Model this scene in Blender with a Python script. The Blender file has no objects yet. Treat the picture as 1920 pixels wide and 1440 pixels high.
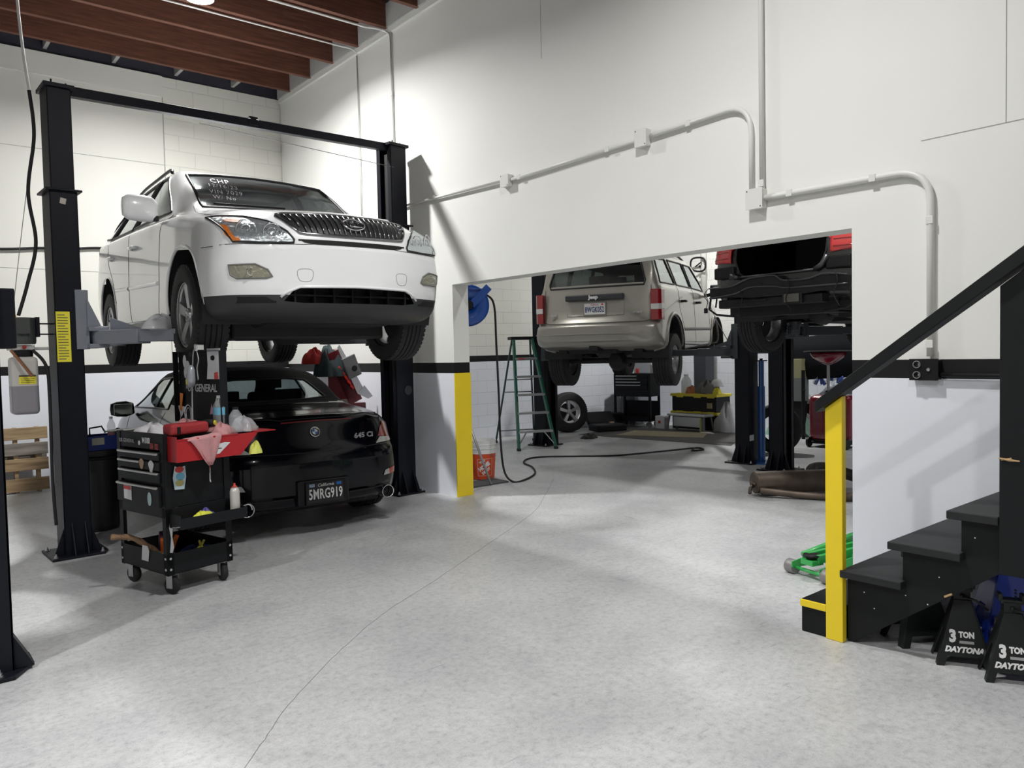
import bpy, bmesh, math, random
from math import sin, cos, pi, radians, sqrt, atan2
from mathutils import Vector, Matrix
from mathutils.bvhtree import BVHTree
random.seed(7)
SC = bpy.context.scene
COL = SC.collection
# ---------------------------------------------------------------- camera
CAMYAW, PITCH, ROLL = radians(39.763), radians(2.312), radians(1.226)
F_ = Vector((sin(CAMYAW)*cos(PITCH), cos(CAMYAW)*cos(PITCH), -sin(PITCH)))
R_ = Vector((cos(CAMYAW), -sin(CAMYAW), 0)); U_ = R_.cross(F_)
IX = R_*cos(ROLL) - U_*sin(ROLL); IY = R_*sin(ROLL) + U_*cos(ROLL)
cd = bpy.data.cameras.new('camera'); cam = bpy.data.objects.new('camera', cd); COL.objects.link(cam)
cd.sensor_width = 36; cd.lens = 27.0; cd.clip_start = .05; cd.clip_end = 200
m = Matrix((IX, IY, -F_)).transposed().to_4x4(); m.translation = (0, 0, 1.5); cam.matrix_world = m
SC.camera = cam
# ---------------------------------------------------------------- world, exposure
w = bpy.data.worlds.new('world'); SC.world = w; w.use_nodes = True
w.node_tree.nodes['Background'].inputs[0].default_value = (.9, .95, 1, 1)
w.node_tree.nodes['Background'].inputs[1].default_value = .15
vs = SC.view_settings
vs.view_transform = 'Standard'; vs.look = 'None'; vs.gamma = 1; vs.use_curve_mapping = False
vs.exposure = 0.12
# ceiling lamps of the two bays (x, y, z, watts); each is the disc of a lamp fixture
LAMPS = [(2.70, 8.06, 5.15, 205), (2.35, 2.5, 4.98, 95), (-2.8, 2.2, 4.98, 175), (-1.0, -.9, 4.98, 95),
         (11.0, 8.2, 4.98, 120), (11.2, 2.6, 4.98, 70), (6.2, 8.6, 4.98, 30), (6.2, 3.0, 4.98, 60)]
def lamp_light(x, y, z, watts):
    ld = bpy.data.lights.new('lamp_light', 'AREA'); ld.shape = 'DISK'; ld.size = .26; ld.energy = watts; ld.spread = radians(158)
    ld.color = (1, .995, .975)
    o = bpy.data.objects.new('lamp_light', ld); COL.objects.link(o); o.location = (x, y, z-.012)
    return o
# ================================================================ materials
MATS = {}
def node_mat(name):
    mt = bpy.data.materials.new(name); mt.use_nodes = True
    nt = mt.node_tree; b = nt.nodes['Principled BSDF']
    return mt, nt, b
def pm(name, col, rough=.5, metal=0, spec=.5, noise=0, nscale=30, coat=0, emit=None, bump=0, trans=0, alpha=None):
    if name in MATS: return MATS[name]
    mt, nt, b = node_mat(name)
    b.inputs['Base Color'].default_value = (*col, 1); b.inputs['Roughness'].default_value = rough
    b.inputs['Metallic'].default_value = metal; b.inputs['Specular IOR Level'].default_value = spec
    if coat: b.inputs['Coat Weight'].default_value = coat; b.inputs['Coat Roughness'].default_value = .04
    if trans: b.inputs['Transmission Weight'].default_value = trans
    if noise or bump:
        tc = nt.nodes.new('ShaderNodeTexCoord'); nz = nt.nodes.new('ShaderNodeTexNoise')
        nz.inputs['Scale'].default_value = nscale; nz.inputs['Detail'].default_value = 6
        nt.links.new(tc.outputs['Object'], nz.inputs['Vector'])
    if noise:
        mx = nt.nodes.new('ShaderNodeMix'); mx.data_type = 'RGBA'
        mx.inputs[6].default_value = (*[c*(1-noise) for c in col], 1)
        mx.inputs[7].default_value = (*[min(1, c*(1+noise)) for c in col], 1)
        nt.links.new(nz.outputs[0], mx.inputs[0]); nt.links.new(mx.outputs[2], b.inputs['Base Color'])
    if bump:
        bp = nt.nodes.new('ShaderNodeBump'); bp.inputs['Strength'].default_value = bump; bp.inputs['Distance'].default_value = .01
        nt.links.new(nz.outputs[0], bp.inputs['Height']); nt.links.new(bp.outputs[0], b.inputs['Normal'])
    if alpha is not None: b.inputs['Alpha'].default_value = alpha
    if emit:
        b.inputs['Emission Color'].default_value = (*emit[0], 1); b.inputs['Emission Strength'].default_value = emit[1]
    MATS[name] = mt; return mt
def lined(mt, col=(.05, .05, .048)):      # painted outside, dark trim on the inner side of the shell
    nt = mt.node_tree; b = nt.nodes['Principled BSDF']; g = nt.nodes.new('ShaderNodeNewGeometry'); mx = nt.nodes.new('ShaderNodeMix'); mx.data_type = 'RGBA'
    mx.inputs[6].default_value = b.inputs['Base Color'].default_value[:]; mx.inputs[7].default_value = (*col, 1)
    nt.links.new(g.outputs['Backfacing'], mx.inputs[0]); nt.links.new(mx.outputs[2], b.inputs['Base Color']); return mt
def glass_mat(name, tint, refl=.5, ior=1.5, rough=.02, painted_sheen=0):
    if name in MATS: return MATS[name]
    mt = bpy.data.materials.new(name); mt.use_nodes = True; nt = mt.node_tree; nt.nodes.clear()
    out = nt.nodes.new('ShaderNodeOutputMaterial'); mx = nt.nodes.new('ShaderNodeMixShader')
    tr = nt.nodes.new('ShaderNodeBsdfTransparent'); tr.inputs[0].default_value = (*tint, 1)
    gl = nt.nodes.new('ShaderNodeBsdfGlossy'); gl.inputs['Roughness'].default_value = rough; gl.inputs[0].default_value = (.9, .95, .95, 1)
    lw = nt.nodes.new('ShaderNodeLayerWeight'); lw.inputs[0].default_value = .5
    pw = nt.nodes.new('ShaderNodeMath'); pw.operation = 'POWER'; pw.inputs[1].default_value = 4; nt.links.new(lw.outputs['Facing'], pw.inputs[0])
    f0 = ((ior-1)/(ior+1))**2; fr = nt.nodes.new('ShaderNodeMath'); fr.operation = 'MULTIPLY_ADD'; fr.inputs[1].default_value = 1-f0; fr.inputs[2].default_value = f0
    nt.links.new(pw.outputs[0], fr.inputs[0]); nt.links.new(fr.outputs[0], mx.inputs[0]); nt.links.new(tr.outputs[0], mx.inputs[1]); nt.links.new(gl.outputs[0], mx.inputs[2])
    if painted_sheen:
        df = nt.nodes.new('ShaderNodeBsdfDiffuse'); df.inputs[0].default_value = (.42, .45, .46, 1); m2 = nt.nodes.new('ShaderNodeMixShader'); m2.inputs[0].default_value = painted_sheen  # flat grey diffuse stands in for light reflected by the glass
        nt.links.new(mx.outputs[0], m2.inputs[1]); nt.links.new(df.outputs[0], m2.inputs[2]); nt.links.new(m2.outputs[0], out.inputs[0])
    else: nt.links.new(mx.outputs[0], out.inputs[0])
    MATS[name] = mt; return mt
# ================================================================ mesh helpers
def V(*a): return Vector(a)
def tag(o, label=None, cat=None, group=None, kind=None):
    if label: o['label'] = label
    if cat: o['category'] = cat
    if group: o['group'] = group
    if kind: o['kind'] = kind
    return o
def empty(name, loc=(0, 0, 0), rz=0, label=None, cat=None, group=None):
    o = bpy.data.objects.new(name, None); COL.objects.link(o); o.empty_display_size = .05
    o.location = loc; o.rotation_euler = (0, 0, rz); tag(o, label, cat, group); return o
class MB:
    def __init__(s): s.v = []; s.f = []; s.mi = []; s.st = []
    def add(s, vs, fs, mi=0, M=None):
        n = len(s.v); s.st.append(n)
        s.v += [tuple(M @ Vector(p)) if M else tuple(p) for p in vs]
        s.f += [tuple(i+n for i in f) for f in fs]; s.mi += [mi]*len(fs); return s
    def build_each(s, name, mat, parent=None, smooth=False):     # one object per added piece
        st = s.st+[len(s.v)]; out = []
        for a, c in zip(st, st[1:]):
            q = MB(); q.v = s.v[a:c]; q.f = [tuple(i-a for i in f) for f in s.f if a <= f[0] < c]; q.mi = [0]*len(q.f)
            out.append(q.build(name, mat, parent, smooth))
        return out
    def box(s, x0, x1, y0, y1, z0, z1, mi=0, M=None):
        return s.add([(x0,y0,z0),(x1,y0,z0),(x1,y1,z0),(x0,y1,z0),(x0,y0,z1),(x1,y0,z1),(x1,y1,z1),(x0,y1,z1)],
              [(0,3,2,1),(4,5,6,7),(0,1,5,4),(1,2,6,5),(2,3,7,6),(3,0,4,7)], mi, M)
    def obox(s, c, ax, ay, az, mi=0):      # oriented box: centre + half vectors
        c, ax, ay, az = map(Vector, (c, ax, ay, az)); vs = []
        for k in (-1, 1):
            for (i, j) in ((-1,-1),(1,-1),(1,1),(-1,1)): vs.append(c+ax*i+ay*j+az*k)
        return s.add(vs, [(0,3,2,1),(4,5,6,7),(0,1,5,4),(1,2,6,5),(2,3,7,6),(3,0,4,7)], mi)
    def bar(s, a, b, w, h, up=(0,0,1), mi=0):   # rectangular bar between points
        a, b = Vector(a), Vector(b); d = (b-a).normalized(); up = Vector(up)
        x = d.cross(up)
        if x.length < 1e-4: x = d.cross(Vector((1,0,0)))
        x.normalize(); y = x.cross(d)
        return s.obox((a+b)/2, x*w/2, (b-a)/2, y*h/2, mi)
    def tube(s, pts, r, n=10, mi=0, closed=False, caps=True):
        pts = [Vector(p) for p in pts]; N = len(pts); rs = r if isinstance(r, (list, tuple)) else [r]*N
        vs = []; prev = None
        for i, p in enumerate(pts):
            if closed: d = pts[(i+1) % N]-pts[i-1]
            else: d = pts[min(i+1, N-1)]-pts[max(i-1, 0)]
            if d.length < 1e-9: d = Vector((0,0,1))
            d.normalize()
            if prev is None:
                x = d.cross(Vector((0,0,1)));
                if x.length < .05: x = d.cross(Vector((1,0,0)))
            else: x = prev - d*prev.dot(d)
            if x.length < 1e-6: x = d.orthogonal()
            x.normalize(); prev = x; y = d.cross(x)
            for k in range(n):
                a = 2*pi*k/n; vs.append(p+(x*cos(a)+y*sin(a))*rs[i])
        fs = []
        for i in range(N if closed else N-1):
            j = (i+1) % N
            for k in range(n): fs.append((i*n+k, i*n+(k+1) % n, j*n+(k+1) % n, j*n+k))
        if caps and not closed: fs += [tuple(range(n-1, -1, -1)), tuple((N-1)*n+k for k in range(n))]
        return s.add(vs, fs, mi)
    def lathe(s, prof, n=24, c=(0,0,0), axis='z', mi=0, closed=False, caps=True):   # prof: (r, h)
        vs = []; c = Vector(c)
        for (r, h) in prof:
            for k in range(n):
                a = 2*pi*k/n; p = (r*cos(a), r*sin(a))
                q = {'z': (p[0], p[1], h), 'y': (p[0], h, p[1]), 'x': (h, p[0], p[1])}[axis]
                vs.append(c+Vector(q))
        fs = []; P = len(prof)
        for i in range(P if closed else P-1):
            j = (i+1) % P
            for k in range(n):
                f = (i*n+k, i*n+(k+1) % n, j*n+(k+1) % n, j*n+k); fs.append(f if axis != 'y' else f[::-1])
        if caps and not closed:
            if prof[0][0] > 1e-5: fs.append(tuple(range(n-1, -1, -1)))
            if prof[-1][0] > 1e-5: fs.append(tuple((P-1)*n+k for k in range(n)))
        return s.add(vs, fs, mi)
    def prism(s, poly, o, ex, ey, ez, mi=0):     # poly 2D in (ex, ey) at origin o, extruded by vector ez
        o, ex, ey, ez = map(Vector, (o, ex, ey, ez)); n = len(poly)
        vs = [o+ex*a+ey*b for a, b in poly]; vs += [p+ez for p in vs]
        return s.add(vs, [tuple(range(n-1, -1, -1)), tuple(range(n, 2*n))]+[(i, (i+1) % n, (i+1) % n+n, i+n) for i in range(n)], mi)
    def build(s, name, mats, parent=None, smooth=False, bevel=0, bseg=2, angle=None, loc=None, sub=0):
        me = bpy.data.meshes.new(name)
        bm = bmesh.new(); bv = [bm.verts.new(v) for v in s.v]
        for f, mi in zip(s.f, s.mi):
            try: q = bm.faces.new([bv[i] for i in f]); q.material_index = mi
            except ValueError: pass
        if smooth or angle: bmesh.ops.remove_doubles(bm, verts=bm.verts, dist=1e-6)
        bmesh.ops.recalc_face_normals(bm, faces=bm.faces)
        if smooth or angle:
            for f in bm.faces: f.smooth = True
        if angle:
            for e in bm.edges:
                if len(e.link_faces) == 2 and e.calc_face_angle(0) > radians(angle): e.smooth = False
        bm.to_mesh(me); bm.free()
        if not isinstance(mats, (list, tuple)): mats = [mats]
        for q in mats: me.materials.append(q)
        o = bpy.data.objects.new(name, me); COL.objects.link(o)
        if parent: o.parent = parent
        if loc: o.location = loc
        if bevel:
            b = o.modifiers.new('bevel', 'BEVEL'); b.width = bevel; b.segments = bseg; b.limit_method = 'ANGLE'; b.angle_limit = radians(40)
        if sub:
            b = o.modifiers.new('sub', 'SUBSURF'); b.levels = sub; b.render_levels = sub
        return o
def smooth_path(pts, n=8, closed=False):
    pts = [Vector(p) for p in pts]; N = len(pts); out = []
    for i in range(N if closed else N-1):
        p0, p1, p2, p3 = (pts[(i-1) % N], pts[i], pts[(i+1) % N], pts[(i+2) % N]) if closed else \
            (pts[max(i-1, 0)], pts[i], pts[min(i+1, N-1)], pts[min(i+2, N-1)])
        for k in range(n):
            t = k/n
            out.append(.5*((2*p1)+(p2-p0)*t+(2*p0-5*p1+4*p2-p3)*t*t+(3*p1-p0-3*p2+p3)*t**3))
    if not closed: out.append(pts[-1])
    return out
def text_part(name, s, size, M, mat, parent=None, ext=.002, sx=1, shear=0, bold=0, space=1, align='CENTER'):
    cu = bpy.data.curves.new(name, 'FONT'); cu.body = s; cu.size = size; cu.extrude = ext; cu.align_x = align; cu.align_y = 'CENTER'
    cu.shear = shear; cu.offset = bold; cu.space_character = space; cu.resolution_u = 2
    t = bpy.data.objects.new(name, cu); COL.objects.link(t)
    bpy.context.view_layer.update()
    me = bpy.data.meshes.new_from_object(t, preserve_all_data_layers=False, depsgraph=bpy.context.evaluated_depsgraph_get())
    bpy.data.objects.remove(t); bpy.data.curves.remove(cu)
    for v in me.vertices: v.co.x *= sx
    me.transform(M); me.materials.clear(); me.materials.append(mat); me.name = name
    o = bpy.data.objects.new(name, me); COL.objects.link(o)
    if parent: o.parent = parent
    return o
def face_m(o, right, up):      # text matrix: writing runs along right, tops along up, at o
    r = Vector(right).normalized(); u = Vector(up).normalized(); n = r.cross(u)
    M = Matrix((r, u, n)).transposed().to_4x4(); M.translation = Vector(o); return M
FY = lambda x, y, z: face_m((x, y, z), (1, 0, 0), (0, 0, 1))        # faces -Y
def strokes(name, lines, M, r, mat, parent=None):     # handwriting from 2D polylines
    b = MB()
    for L in lines: b.tube([M @ Vector((p[0], p[1], 0)) for p in L], r, n=5)
    return b.build(name, mat, parent)
def clone(o, parent=None, loc=None, rot=None):
    c = o.copy(); COL.objects.link(c); c.parent = parent
    if loc is not None: c.location = loc
    if rot is not None: c.rotation_euler = rot
    for ch in [x for x in bpy.data.objects if x.parent == o]: clone(ch, c)
    return c
def cloth(name, c, rx, ry, h, mat, seed, parent=None, hang=0, res=22):
    """crumpled cloth heap: a rumpled closed lump with folds"""
    rnd = random.Random(seed); ph = [rnd.uniform(0, 6.28) for _ in range(8)]; b = MB(); vs = []; fs = []
    n, mrow = res, 10
    for j in range(mrow+1):
        t = j/mrow
        for k in range(n):
            a = 2*pi*k/n
            rr = (1-t**1.6)*(1+.16*sin(3*a+ph[0])+.12*sin(5*a+ph[1])+.07*sin(9*a+ph[2]+4*t)) if j else 1*(1+.18*sin(3*a+ph[0])+.13*sin(5*a+ph[1])+.08*sin(9*a+ph[2]))
            z = h*(sin(t*pi/2)**.9)*(1+.25*sin(4*a+ph[3]+5*t)) + .12*h*sin(7*a+ph[4])*t
            vs.append((c[0]+rx*rr*cos(a), c[1]+ry*rr*sin(a), c[2]+max(0, z)))
    for j in range(mrow):
        for k in range(n): fs.append((j*n+k, j*n+(k+1) % n, (j+1)*n+(k+1) % n, (j+1)*n+k))
    fs.append(tuple(mrow*n+k for k in range(n)))
    b.add(vs, fs)
    o = b.build(name, mat, parent, smooth=True); return o
# ================================================================ surface materials
def wall_mat(name, up, low, z0, z1, blocks=None, plaster=.03, black=(.012, .012, .013)):
    mt, nt, b = node_mat(name); N = nt.nodes.new; L = nt.links.new
    geo = N('ShaderNodeNewGeometry'); sp = N('ShaderNodeSeparateXYZ'); L(geo.outputs['Position'], sp.inputs[0])
    nz = N('ShaderNodeTexNoise'); nz.inputs['Scale'].default_value = 1.3; nz.inputs['Detail'].default_value = 8
    L(geo.outputs['Position'], nz.inputs['Vector'])
    def mixc(a, b_, f):
        m_ = N('ShaderNodeMix'); m_.data_type = 'RGBA'
        for s_, v in ((6, a), (7, b_)):
            if isinstance(v, tuple): m_.inputs[s_].default_value = (*v, 1)
            else: L(v, m_.inputs[s_])
        L(f, m_.inputs[0]); return m_.outputs[2]
    u = mixc(tuple(c*(1-plaster*1.6) for c in up), tuple(min(1, c*(1+plaster)) for c in up), nz.outputs[0])
    lo = mixc(tuple(c*(1-plaster) for c in low), tuple(min(1, c*(1+plaster)) for c in low), nz.outputs[0])
    def gt(v):
        m_ = N('ShaderNodeMath'); m_.operation = 'GREATER_THAN'; L(sp.outputs[2], m_.inputs[0]); m_.inputs[1].default_value = v; return m_.outputs[0]
    c = mixc(lo, black, gt(z0)); c = mixc(c, u, gt(z1))
    b.inputs['Roughness'].default_value = .55; b.inputs['Specular IOR Level'].default_value = .2
    if blocks:                       # painted concrete blocks: thin mortar grooves
        cmb = N('ShaderNodeCombineXYZ'); L(sp.outputs[0 if blocks == 'x' else 1], cmb.inputs[0]); L(sp.outputs[2], cmb.inputs[1])
        br = N('ShaderNodeTexBrick'); L(cmb.outputs[0], br.inputs['Vector'])
        br.inputs['Scale'].default_value = 1; br.inputs['Brick Width'].default_value = .406; br.inputs['Row Height'].default_value = .203
        br.inputs['Mortar Size'].default_value = .006; br.inputs['Mortar Smooth'].default_value = .4; br.offset = .5
        dark = N('ShaderNodeMix'); dark.data_type = 'RGBA'; dark.blend_type = 'MULTIPLY'
        sc = N('ShaderNodeMath'); sc.operation = 'MULTIPLY'; L(br.outputs['Fac'], sc.inputs[0]); sc.inputs[1].default_value = .17 if blocks == 'x' else .2
        L(sc.outputs[0], dark.inputs[0]); L(c, dark.inputs[6]); dark.inputs[7].default_value = (.35, .35, .36, 1); c = dark.outputs[2]
        bp = N('ShaderNodeBump'); bp.inputs['Strength'].default_value = .5; bp.inputs['Distance'].default_value = .008; bp.invert = True
        L(br.outputs['Fac'], bp.inputs['Height']); L(bp.outputs[0], b.inputs['Normal'])
    else:
        n2 = N('ShaderNodeTexNoise'); n2.inputs['Scale'].default_value = 6; n2.inputs['Detail'].default_value = 5
        L(geo.outputs['Position'], n2.inputs['Vector'])
        bp = N('ShaderNodeBump'); bp.inputs['Strength'].default_value = .12; bp.inputs['Distance'].default_value = .01
        L(n2.outputs[0], bp.inputs['Height']); L(bp.outputs[0], b.inputs['Normal'])
    L(c, b.inputs['Base Color']); return mt
def floor_mat():
    mt, nt, b = node_mat('painted_concrete'); N = nt.nodes.new; L = nt.links.new
    geo = N('ShaderNodeNewGeometry')
    def nz(s, d, r=.6):
        n = N('ShaderNodeTexNoise'); n.inputs['Scale'].default_value = s; n.inputs['Detail'].default_value = d
        n.inputs['Roughness'].default_value = r; L(geo.outputs['Position'], n.inputs['Vector']); return n.outputs[0]
    def ramp(f, stops):
        r = N('ShaderNodeValToRGB'); e = r.color_ramp.elements
        while len(e) > len(stops): e.remove(e[-1])
        while len(e) < len(stops): e.new(.5)
        for q, (p, c) in zip(e, stops): q.position = p; q.color = (c[0], c[1], c[2], 1)
        L(f, r.inputs[0]); return r.outputs[0]
    def mul(a, b_, f=1):
        m_ = N('ShaderNodeMix'); m_.data_type = 'RGBA'; m_.blend_type = 'MULTIPLY'; m_.inputs[0].default_value = f
        L(a, m_.inputs[6]); L(b_, m_.inputs[7]); return m_.outputs[2]
    base = ramp(nz(1.1, 10), [(.3, (.42, .425, .435)), (.52, (.52, .525, .53)), (.75, (.60, .60, .598))])
    speck = ramp(nz(26, 9, .85), [(.34, (.50, .50, .52)), (.47, (.92, .92, .93)), (.60, (1.12, 1.12, 1.12))])
    blot = ramp(nz(4.2, 9, .7), [(.28, (.78, .78, .79)), (.45, (1, 1, 1)), (.8, (1, 1, 1))])
    grit = ramp(nz(170, 2, .5), [(.30, (.55, .55, .56)), (.42, (1, 1, 1)), (.9, (1, 1, 1))])
    c = mul(mul(mul(base, speck, .75), blot, .8), grit, .5)
    mp = N('ShaderNodeMapping'); mp.inputs['Rotation'].default_value = (0, 0, .7); mp.inputs['Scale'].default_value = (1.2, 14, 1); L(geo.outputs['Position'], mp.inputs[0])
    ns = N('ShaderNodeTexNoise'); ns.inputs['Scale'].default_value = 3.5; ns.inputs['Detail'].default_value = 6; L(mp.outputs[0], ns.inputs['Vector'])
    c = mul(c, ramp(ns.outputs[0], [(.27, (.66, .66, .68)), (.33, (1, 1, 1)), (.9, (1, 1, 1))]), .8)
    L(c, b.inputs['Base Color'])
    rr = ramp(nz(3, 6), [(.3, (.34,)*3), (.7, (.5,)*3)]); L(rr, b.inputs['Roughness'])
    return mt
def wood_mat(name, a, b_, axis=0, scale=3):
    mt, nt, b = node_mat(name); N = nt.nodes.new; L = nt.links.new
    tc = N('ShaderNodeTexCoord'); mp = N('ShaderNodeMapping'); s = [14, 14, 14]; s[axis] = 1.2
    mp.inputs['Scale'].default_value = s; L(tc.outputs['Object'], mp.inputs[0])
    n = N('ShaderNodeTexNoise'); n.inputs['Scale'].default_value = scale; n.inputs['Detail'].default_value = 8; L(mp.outputs[0], n.inputs['Vector'])
    r = N('ShaderNodeValToRGB'); r.color_ramp.elements[0].position = .3; r.color_ramp.elements[1].position = .7
    r.color_ramp.elements[0].color = (*a, 1); r.color_ramp.elements[1].color = (*b_, 1)
    L(n.outputs[0], r.inputs[0]); L(r.outputs[0], b.inputs['Base Color']); b.inputs['Roughness'].default_value = .65
    return mt
CREAM = (.80, .795, .75); BLUE = (.80, .825, .89)
M_W = wall_mat('painted_drywall', (.80, .80, .77), BLUE, 1.302, 1.412)
M_B = wall_mat('painted_plywood', (.74, .735, .69), BLUE, 1.36, 1.465)
M_BB = wall_mat('painted_block_back', (.76, .755, .70), BLUE, 1.36, 1.465, blocks='x')
M_EB = wall_mat('painted_block_east', (.78, .78, .75), BLUE, 1.39, 1.47, blocks='y')
M_OUT = pm('plain_wall', (.70, .69, .66), .6, noise=.05, nscale=2)
M_FLOOR = floor_mat()
M_JOIST = wood_mat('joist_timber', (.085, .030, .018), (.17, .062, .036), 0)
M_DECK = pm('roof_deck', (.035, .036, .05), .8, noise=.3, nscale=4)
M_YEL = pm('yellow_paint', (.88, .66, .02), .45, noise=.05, nscale=8)
M_BLK = pm('black_paint', (.010, .010, .011), .5, noise=.3, nscale=9, spec=.2)
M_POST = pm('black_steel', (.007, .008, .013), .45, noise=.2, nscale=12, spec=.22)
M_WHT = pm('white_conduit', (.72, .72, .69), .4)
M_SILV = pm('bright_steel', (.65, .65, .66), .3, 1)
M_GALV = pm('galvanised', (.5, .5, .5), .45, .9)
M_PLAS = pm('black_plastic', (.012, .012, .014), .5, spec=.25)
M_RUB = pm('rubber', (.014, .014, .015), .75, noise=.2, nscale=40)
M_CHR = pm('chrome', (.85, .86, .88), .08, 1)
XW, XW2, YB, XE, ZT = 4.664, 4.864, 10.68, 12.7, 5.5
def struct(b, name, mats, **k): return tag(b.build(name, mats, **k), kind='structure')
struct(MB().box(-7, 13, -5, 11, -.2, 0), 'floor', M_FLOOR)
# partition wall with the wide opening (one mesh: pier, header, right part)
b = MB(); b.box(XW, XW2, 6.54, YB, 0, ZT); b.box(XW, XW2, 2.307, 6.54, 2.222, ZT); b.box(XW, XW2, -5, 2.307, 0, ZT)
struct(b, 'wall_right', M_W)
struct(MB().box(-7, 3.06, YB, YB+.2, 0, 5.2), 'wall_back', M_B)
struct(MB().box(3.06, XE, YB+.02, YB+.22, 0, 5.2), 'wall_back_blocks', M_BB)
struct(MB().box(-7, XE, YB+.05, YB+.2, 5.2, ZT), 'wall_back_top', M_DECK)
struct(MB().box(XE, XE+.2, -5, YB, 0, ZT), 'wall_east', M_EB)
struct(MB().box(-7.2, -7, -5, YB, 0, ZT), 'wall_left', M_OUT)
struct(MB().box(-7, XE, -5.2, -5, 0, ZT), 'wall_front', M_OUT)
struct(MB().box(-7, XE, -5, YB+.1, ZT, ZT+.1), 'ceiling', M_DECK)
# joists: each one a timber running from the partition wall
jb = MB().box(-7, XW, -.03, .03, 5.2, 5.49).build('ceiling_joist', M_JOIST)
js = []
for k in range(23):
    o = jb if k == 0 else clone(jb)
    o.location = (0, 10.26-.65*k, 0); o.name = 'trim_joist' if k == 0 else 'trim_joist.%03d' % k; tag(o, kind='structure')
blk = None
M_JB = wood_mat('blocking_timber', (.10, .04, .025), (.20, .085, .05), 1)
M_JW = pm('painted_blocking', (.42, .42, .41), .6, noise=.1)
i = 0
for k in range(10):
    for x in ([1.0, 1.75, 2.5, 3.25, 4.0] if k == 0 else ([.55] if k in (1, 2) else [])):
        q = MB().box(x-.02, x+.02, 10.26-.65*k+.03, 10.26-.65*k+(.55 if k == 0 else .62), 5.26, 5.46)
        struct(q, 'trim_blocking' if not i else 'trim_blocking.%03d' % i, M_JW if k == 0 else M_JB); i += 1
    q = MB().box(XW-.05, XW, 10.26-.65*k+.03 if k else 10.3, 10.26-.65*k+(.62 if k else .4), 5.2, 5.46)
    struct(q, 'trim_blocking.%03d' % (i+20), M_JW); i += 1
struct(MB().box(XW-.03, XW, -5, YB, 5.14, 5.2), 'trim_top_plate', M_WHT, bevel=.004)
struct(MB().box(-7, 3.06, YB-.012, YB, 4.93, 5.2), 'trim_fascia', M_B)
# plywood sheet joints on the walls
M_SEAM = pm('seam', (.36, .355, .34), .8)
q = MB(); q.box(3.05, 3.062, YB-.004, YB+.01, 1.465, 4.93); q.box(-7, 3.05, YB-.003, YB, 4.05, 4.056); q.box(-7, 3.05, YB-.003, YB, 2.62, 2.624); struct(q, 'trim_seams', M_SEAM)
q = MB(); q.box(XW-.002, XW, -3, 1.9, 2.66, 2.664); q.box(XW-.002, XW, 1.47, 1.474, 2.664, 5); q.box(XW-.002, XW, 5.1, 5.103, 4.1, 5.1)
struct(q, 'trim_wall_seams', M_SEAM)
# yellow jamb board and yellow stub edge
struct(MB().box(XW-.004, XW2+.004, 6.528, 6.542, 0, 1.302), 'trim_jamb_yellow', M_YEL, bevel=.002)
# crack in the floor slab
pts = smooth_path([(.2, 1.9, 0), (.99, 2.77, 0), (1.404, 3.225, 0), (2.118, 3.817, 0), (2.85, 4.25, 0), (3.82, 4.84, 0), (4.72, 5.40, 0), (5.4, 5.98, 0), (6.2, 6.7, 0)], 14)
rnd = random.Random(3)
pts = [p+Vector((rnd.uniform(-.003, .003), rnd.uniform(-.003, .003), -.0008)) for p in pts]
struct(MB().tube(pts, .0022, 4), 'trim_floor_crack', pm('crack', (.12, .12, .125), .9))
# ---------------------------------------------------------------- ceiling lamps
for i, (x, y, z, wt) in enumerate(LAMPS):
    r = empty('ceiling_lamp', (x, y, z), 0, 'round bright LED high bay lamp hanging under the brown joists at the top edge' if i == 0 else
              'round LED high bay lamp hanging from the ceiling outside the picture', 'ceiling lamp', None if i == 0 else 'lamps outside the picture')
    MB().lathe([(.145, .01), (.15, .03), (.12, .06), (.05, .07), (.045, .12), (0, .12)], 28).build('lamp_housing', M_PLAS, r, smooth=True)
    MB().lathe([(0, 0), (.14, 0), (.14, .008), (0, .008)], 28).build('lamp_lens', pm('lamp_lens', (1, 1, 1), .4, emit=((1, .99, .97), 30)), r)
    MB().tube([(0, 0, .12), (0, 0, ZT-z)], .006, 6).build('rod', M_GALV, r)
    lo = lamp_light(0, 0, 0, wt); lo.parent = r
# ================================================================ conduits and boxes on the partition wall
def pipe(name, pts, r, label, n=12, mat=None, straps=(), cat='pipe', group=None):
    o = MB().tube(pts, r, n).build(name, mat or M_WHT, smooth=True); tag(o, label, cat, group)
    for s_ in straps:
        MB().obox(s_, (.004, 0, 0), (0, .02 if len(s_) > 2 else .02, 0), (0, 0, .022)).build('pipe_strap', M_WHT, o, bevel=.002)
    return o
def bend(a, c, b_, n=8):      # quarter bend
    a, c, b_ = map(Vector, (a, c, b_)); return [a*(1-t)**2+c*2*t*(1-t)+b_*t*t for t in [k/n for k in range(n+1)]]
xc = XW-.028
pipe('conduit', bend((xc, 7.62, 2.95), (xc, 7.60, 3.16), (xc, 7.35, 3.165))[0:]+[(xc, 5.66, 3.12)], .014, 'thin white conduit bending up from behind the right lift post to the first wall box', straps=[(xc-.012, 6.78, 3.155)])
MB().tube([(xc, 7.62, 2.95), (xc, 7.63, 1.5)], .014).build('conduit', M_WHT, smooth=True)
tag(bpy.data.objects['conduit.001'], 'white conduit running down the wall behind the right lift post', 'pipe')
pipe('conduit', [(xc, 5.52, 3.11), (xc, 4.02, 3.13)], .015, 'straight white conduit between the two upper junction boxes', straps=[(xc-.012, 5.40, 3.11), (xc-.012, 4.3, 3.125)])
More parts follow.
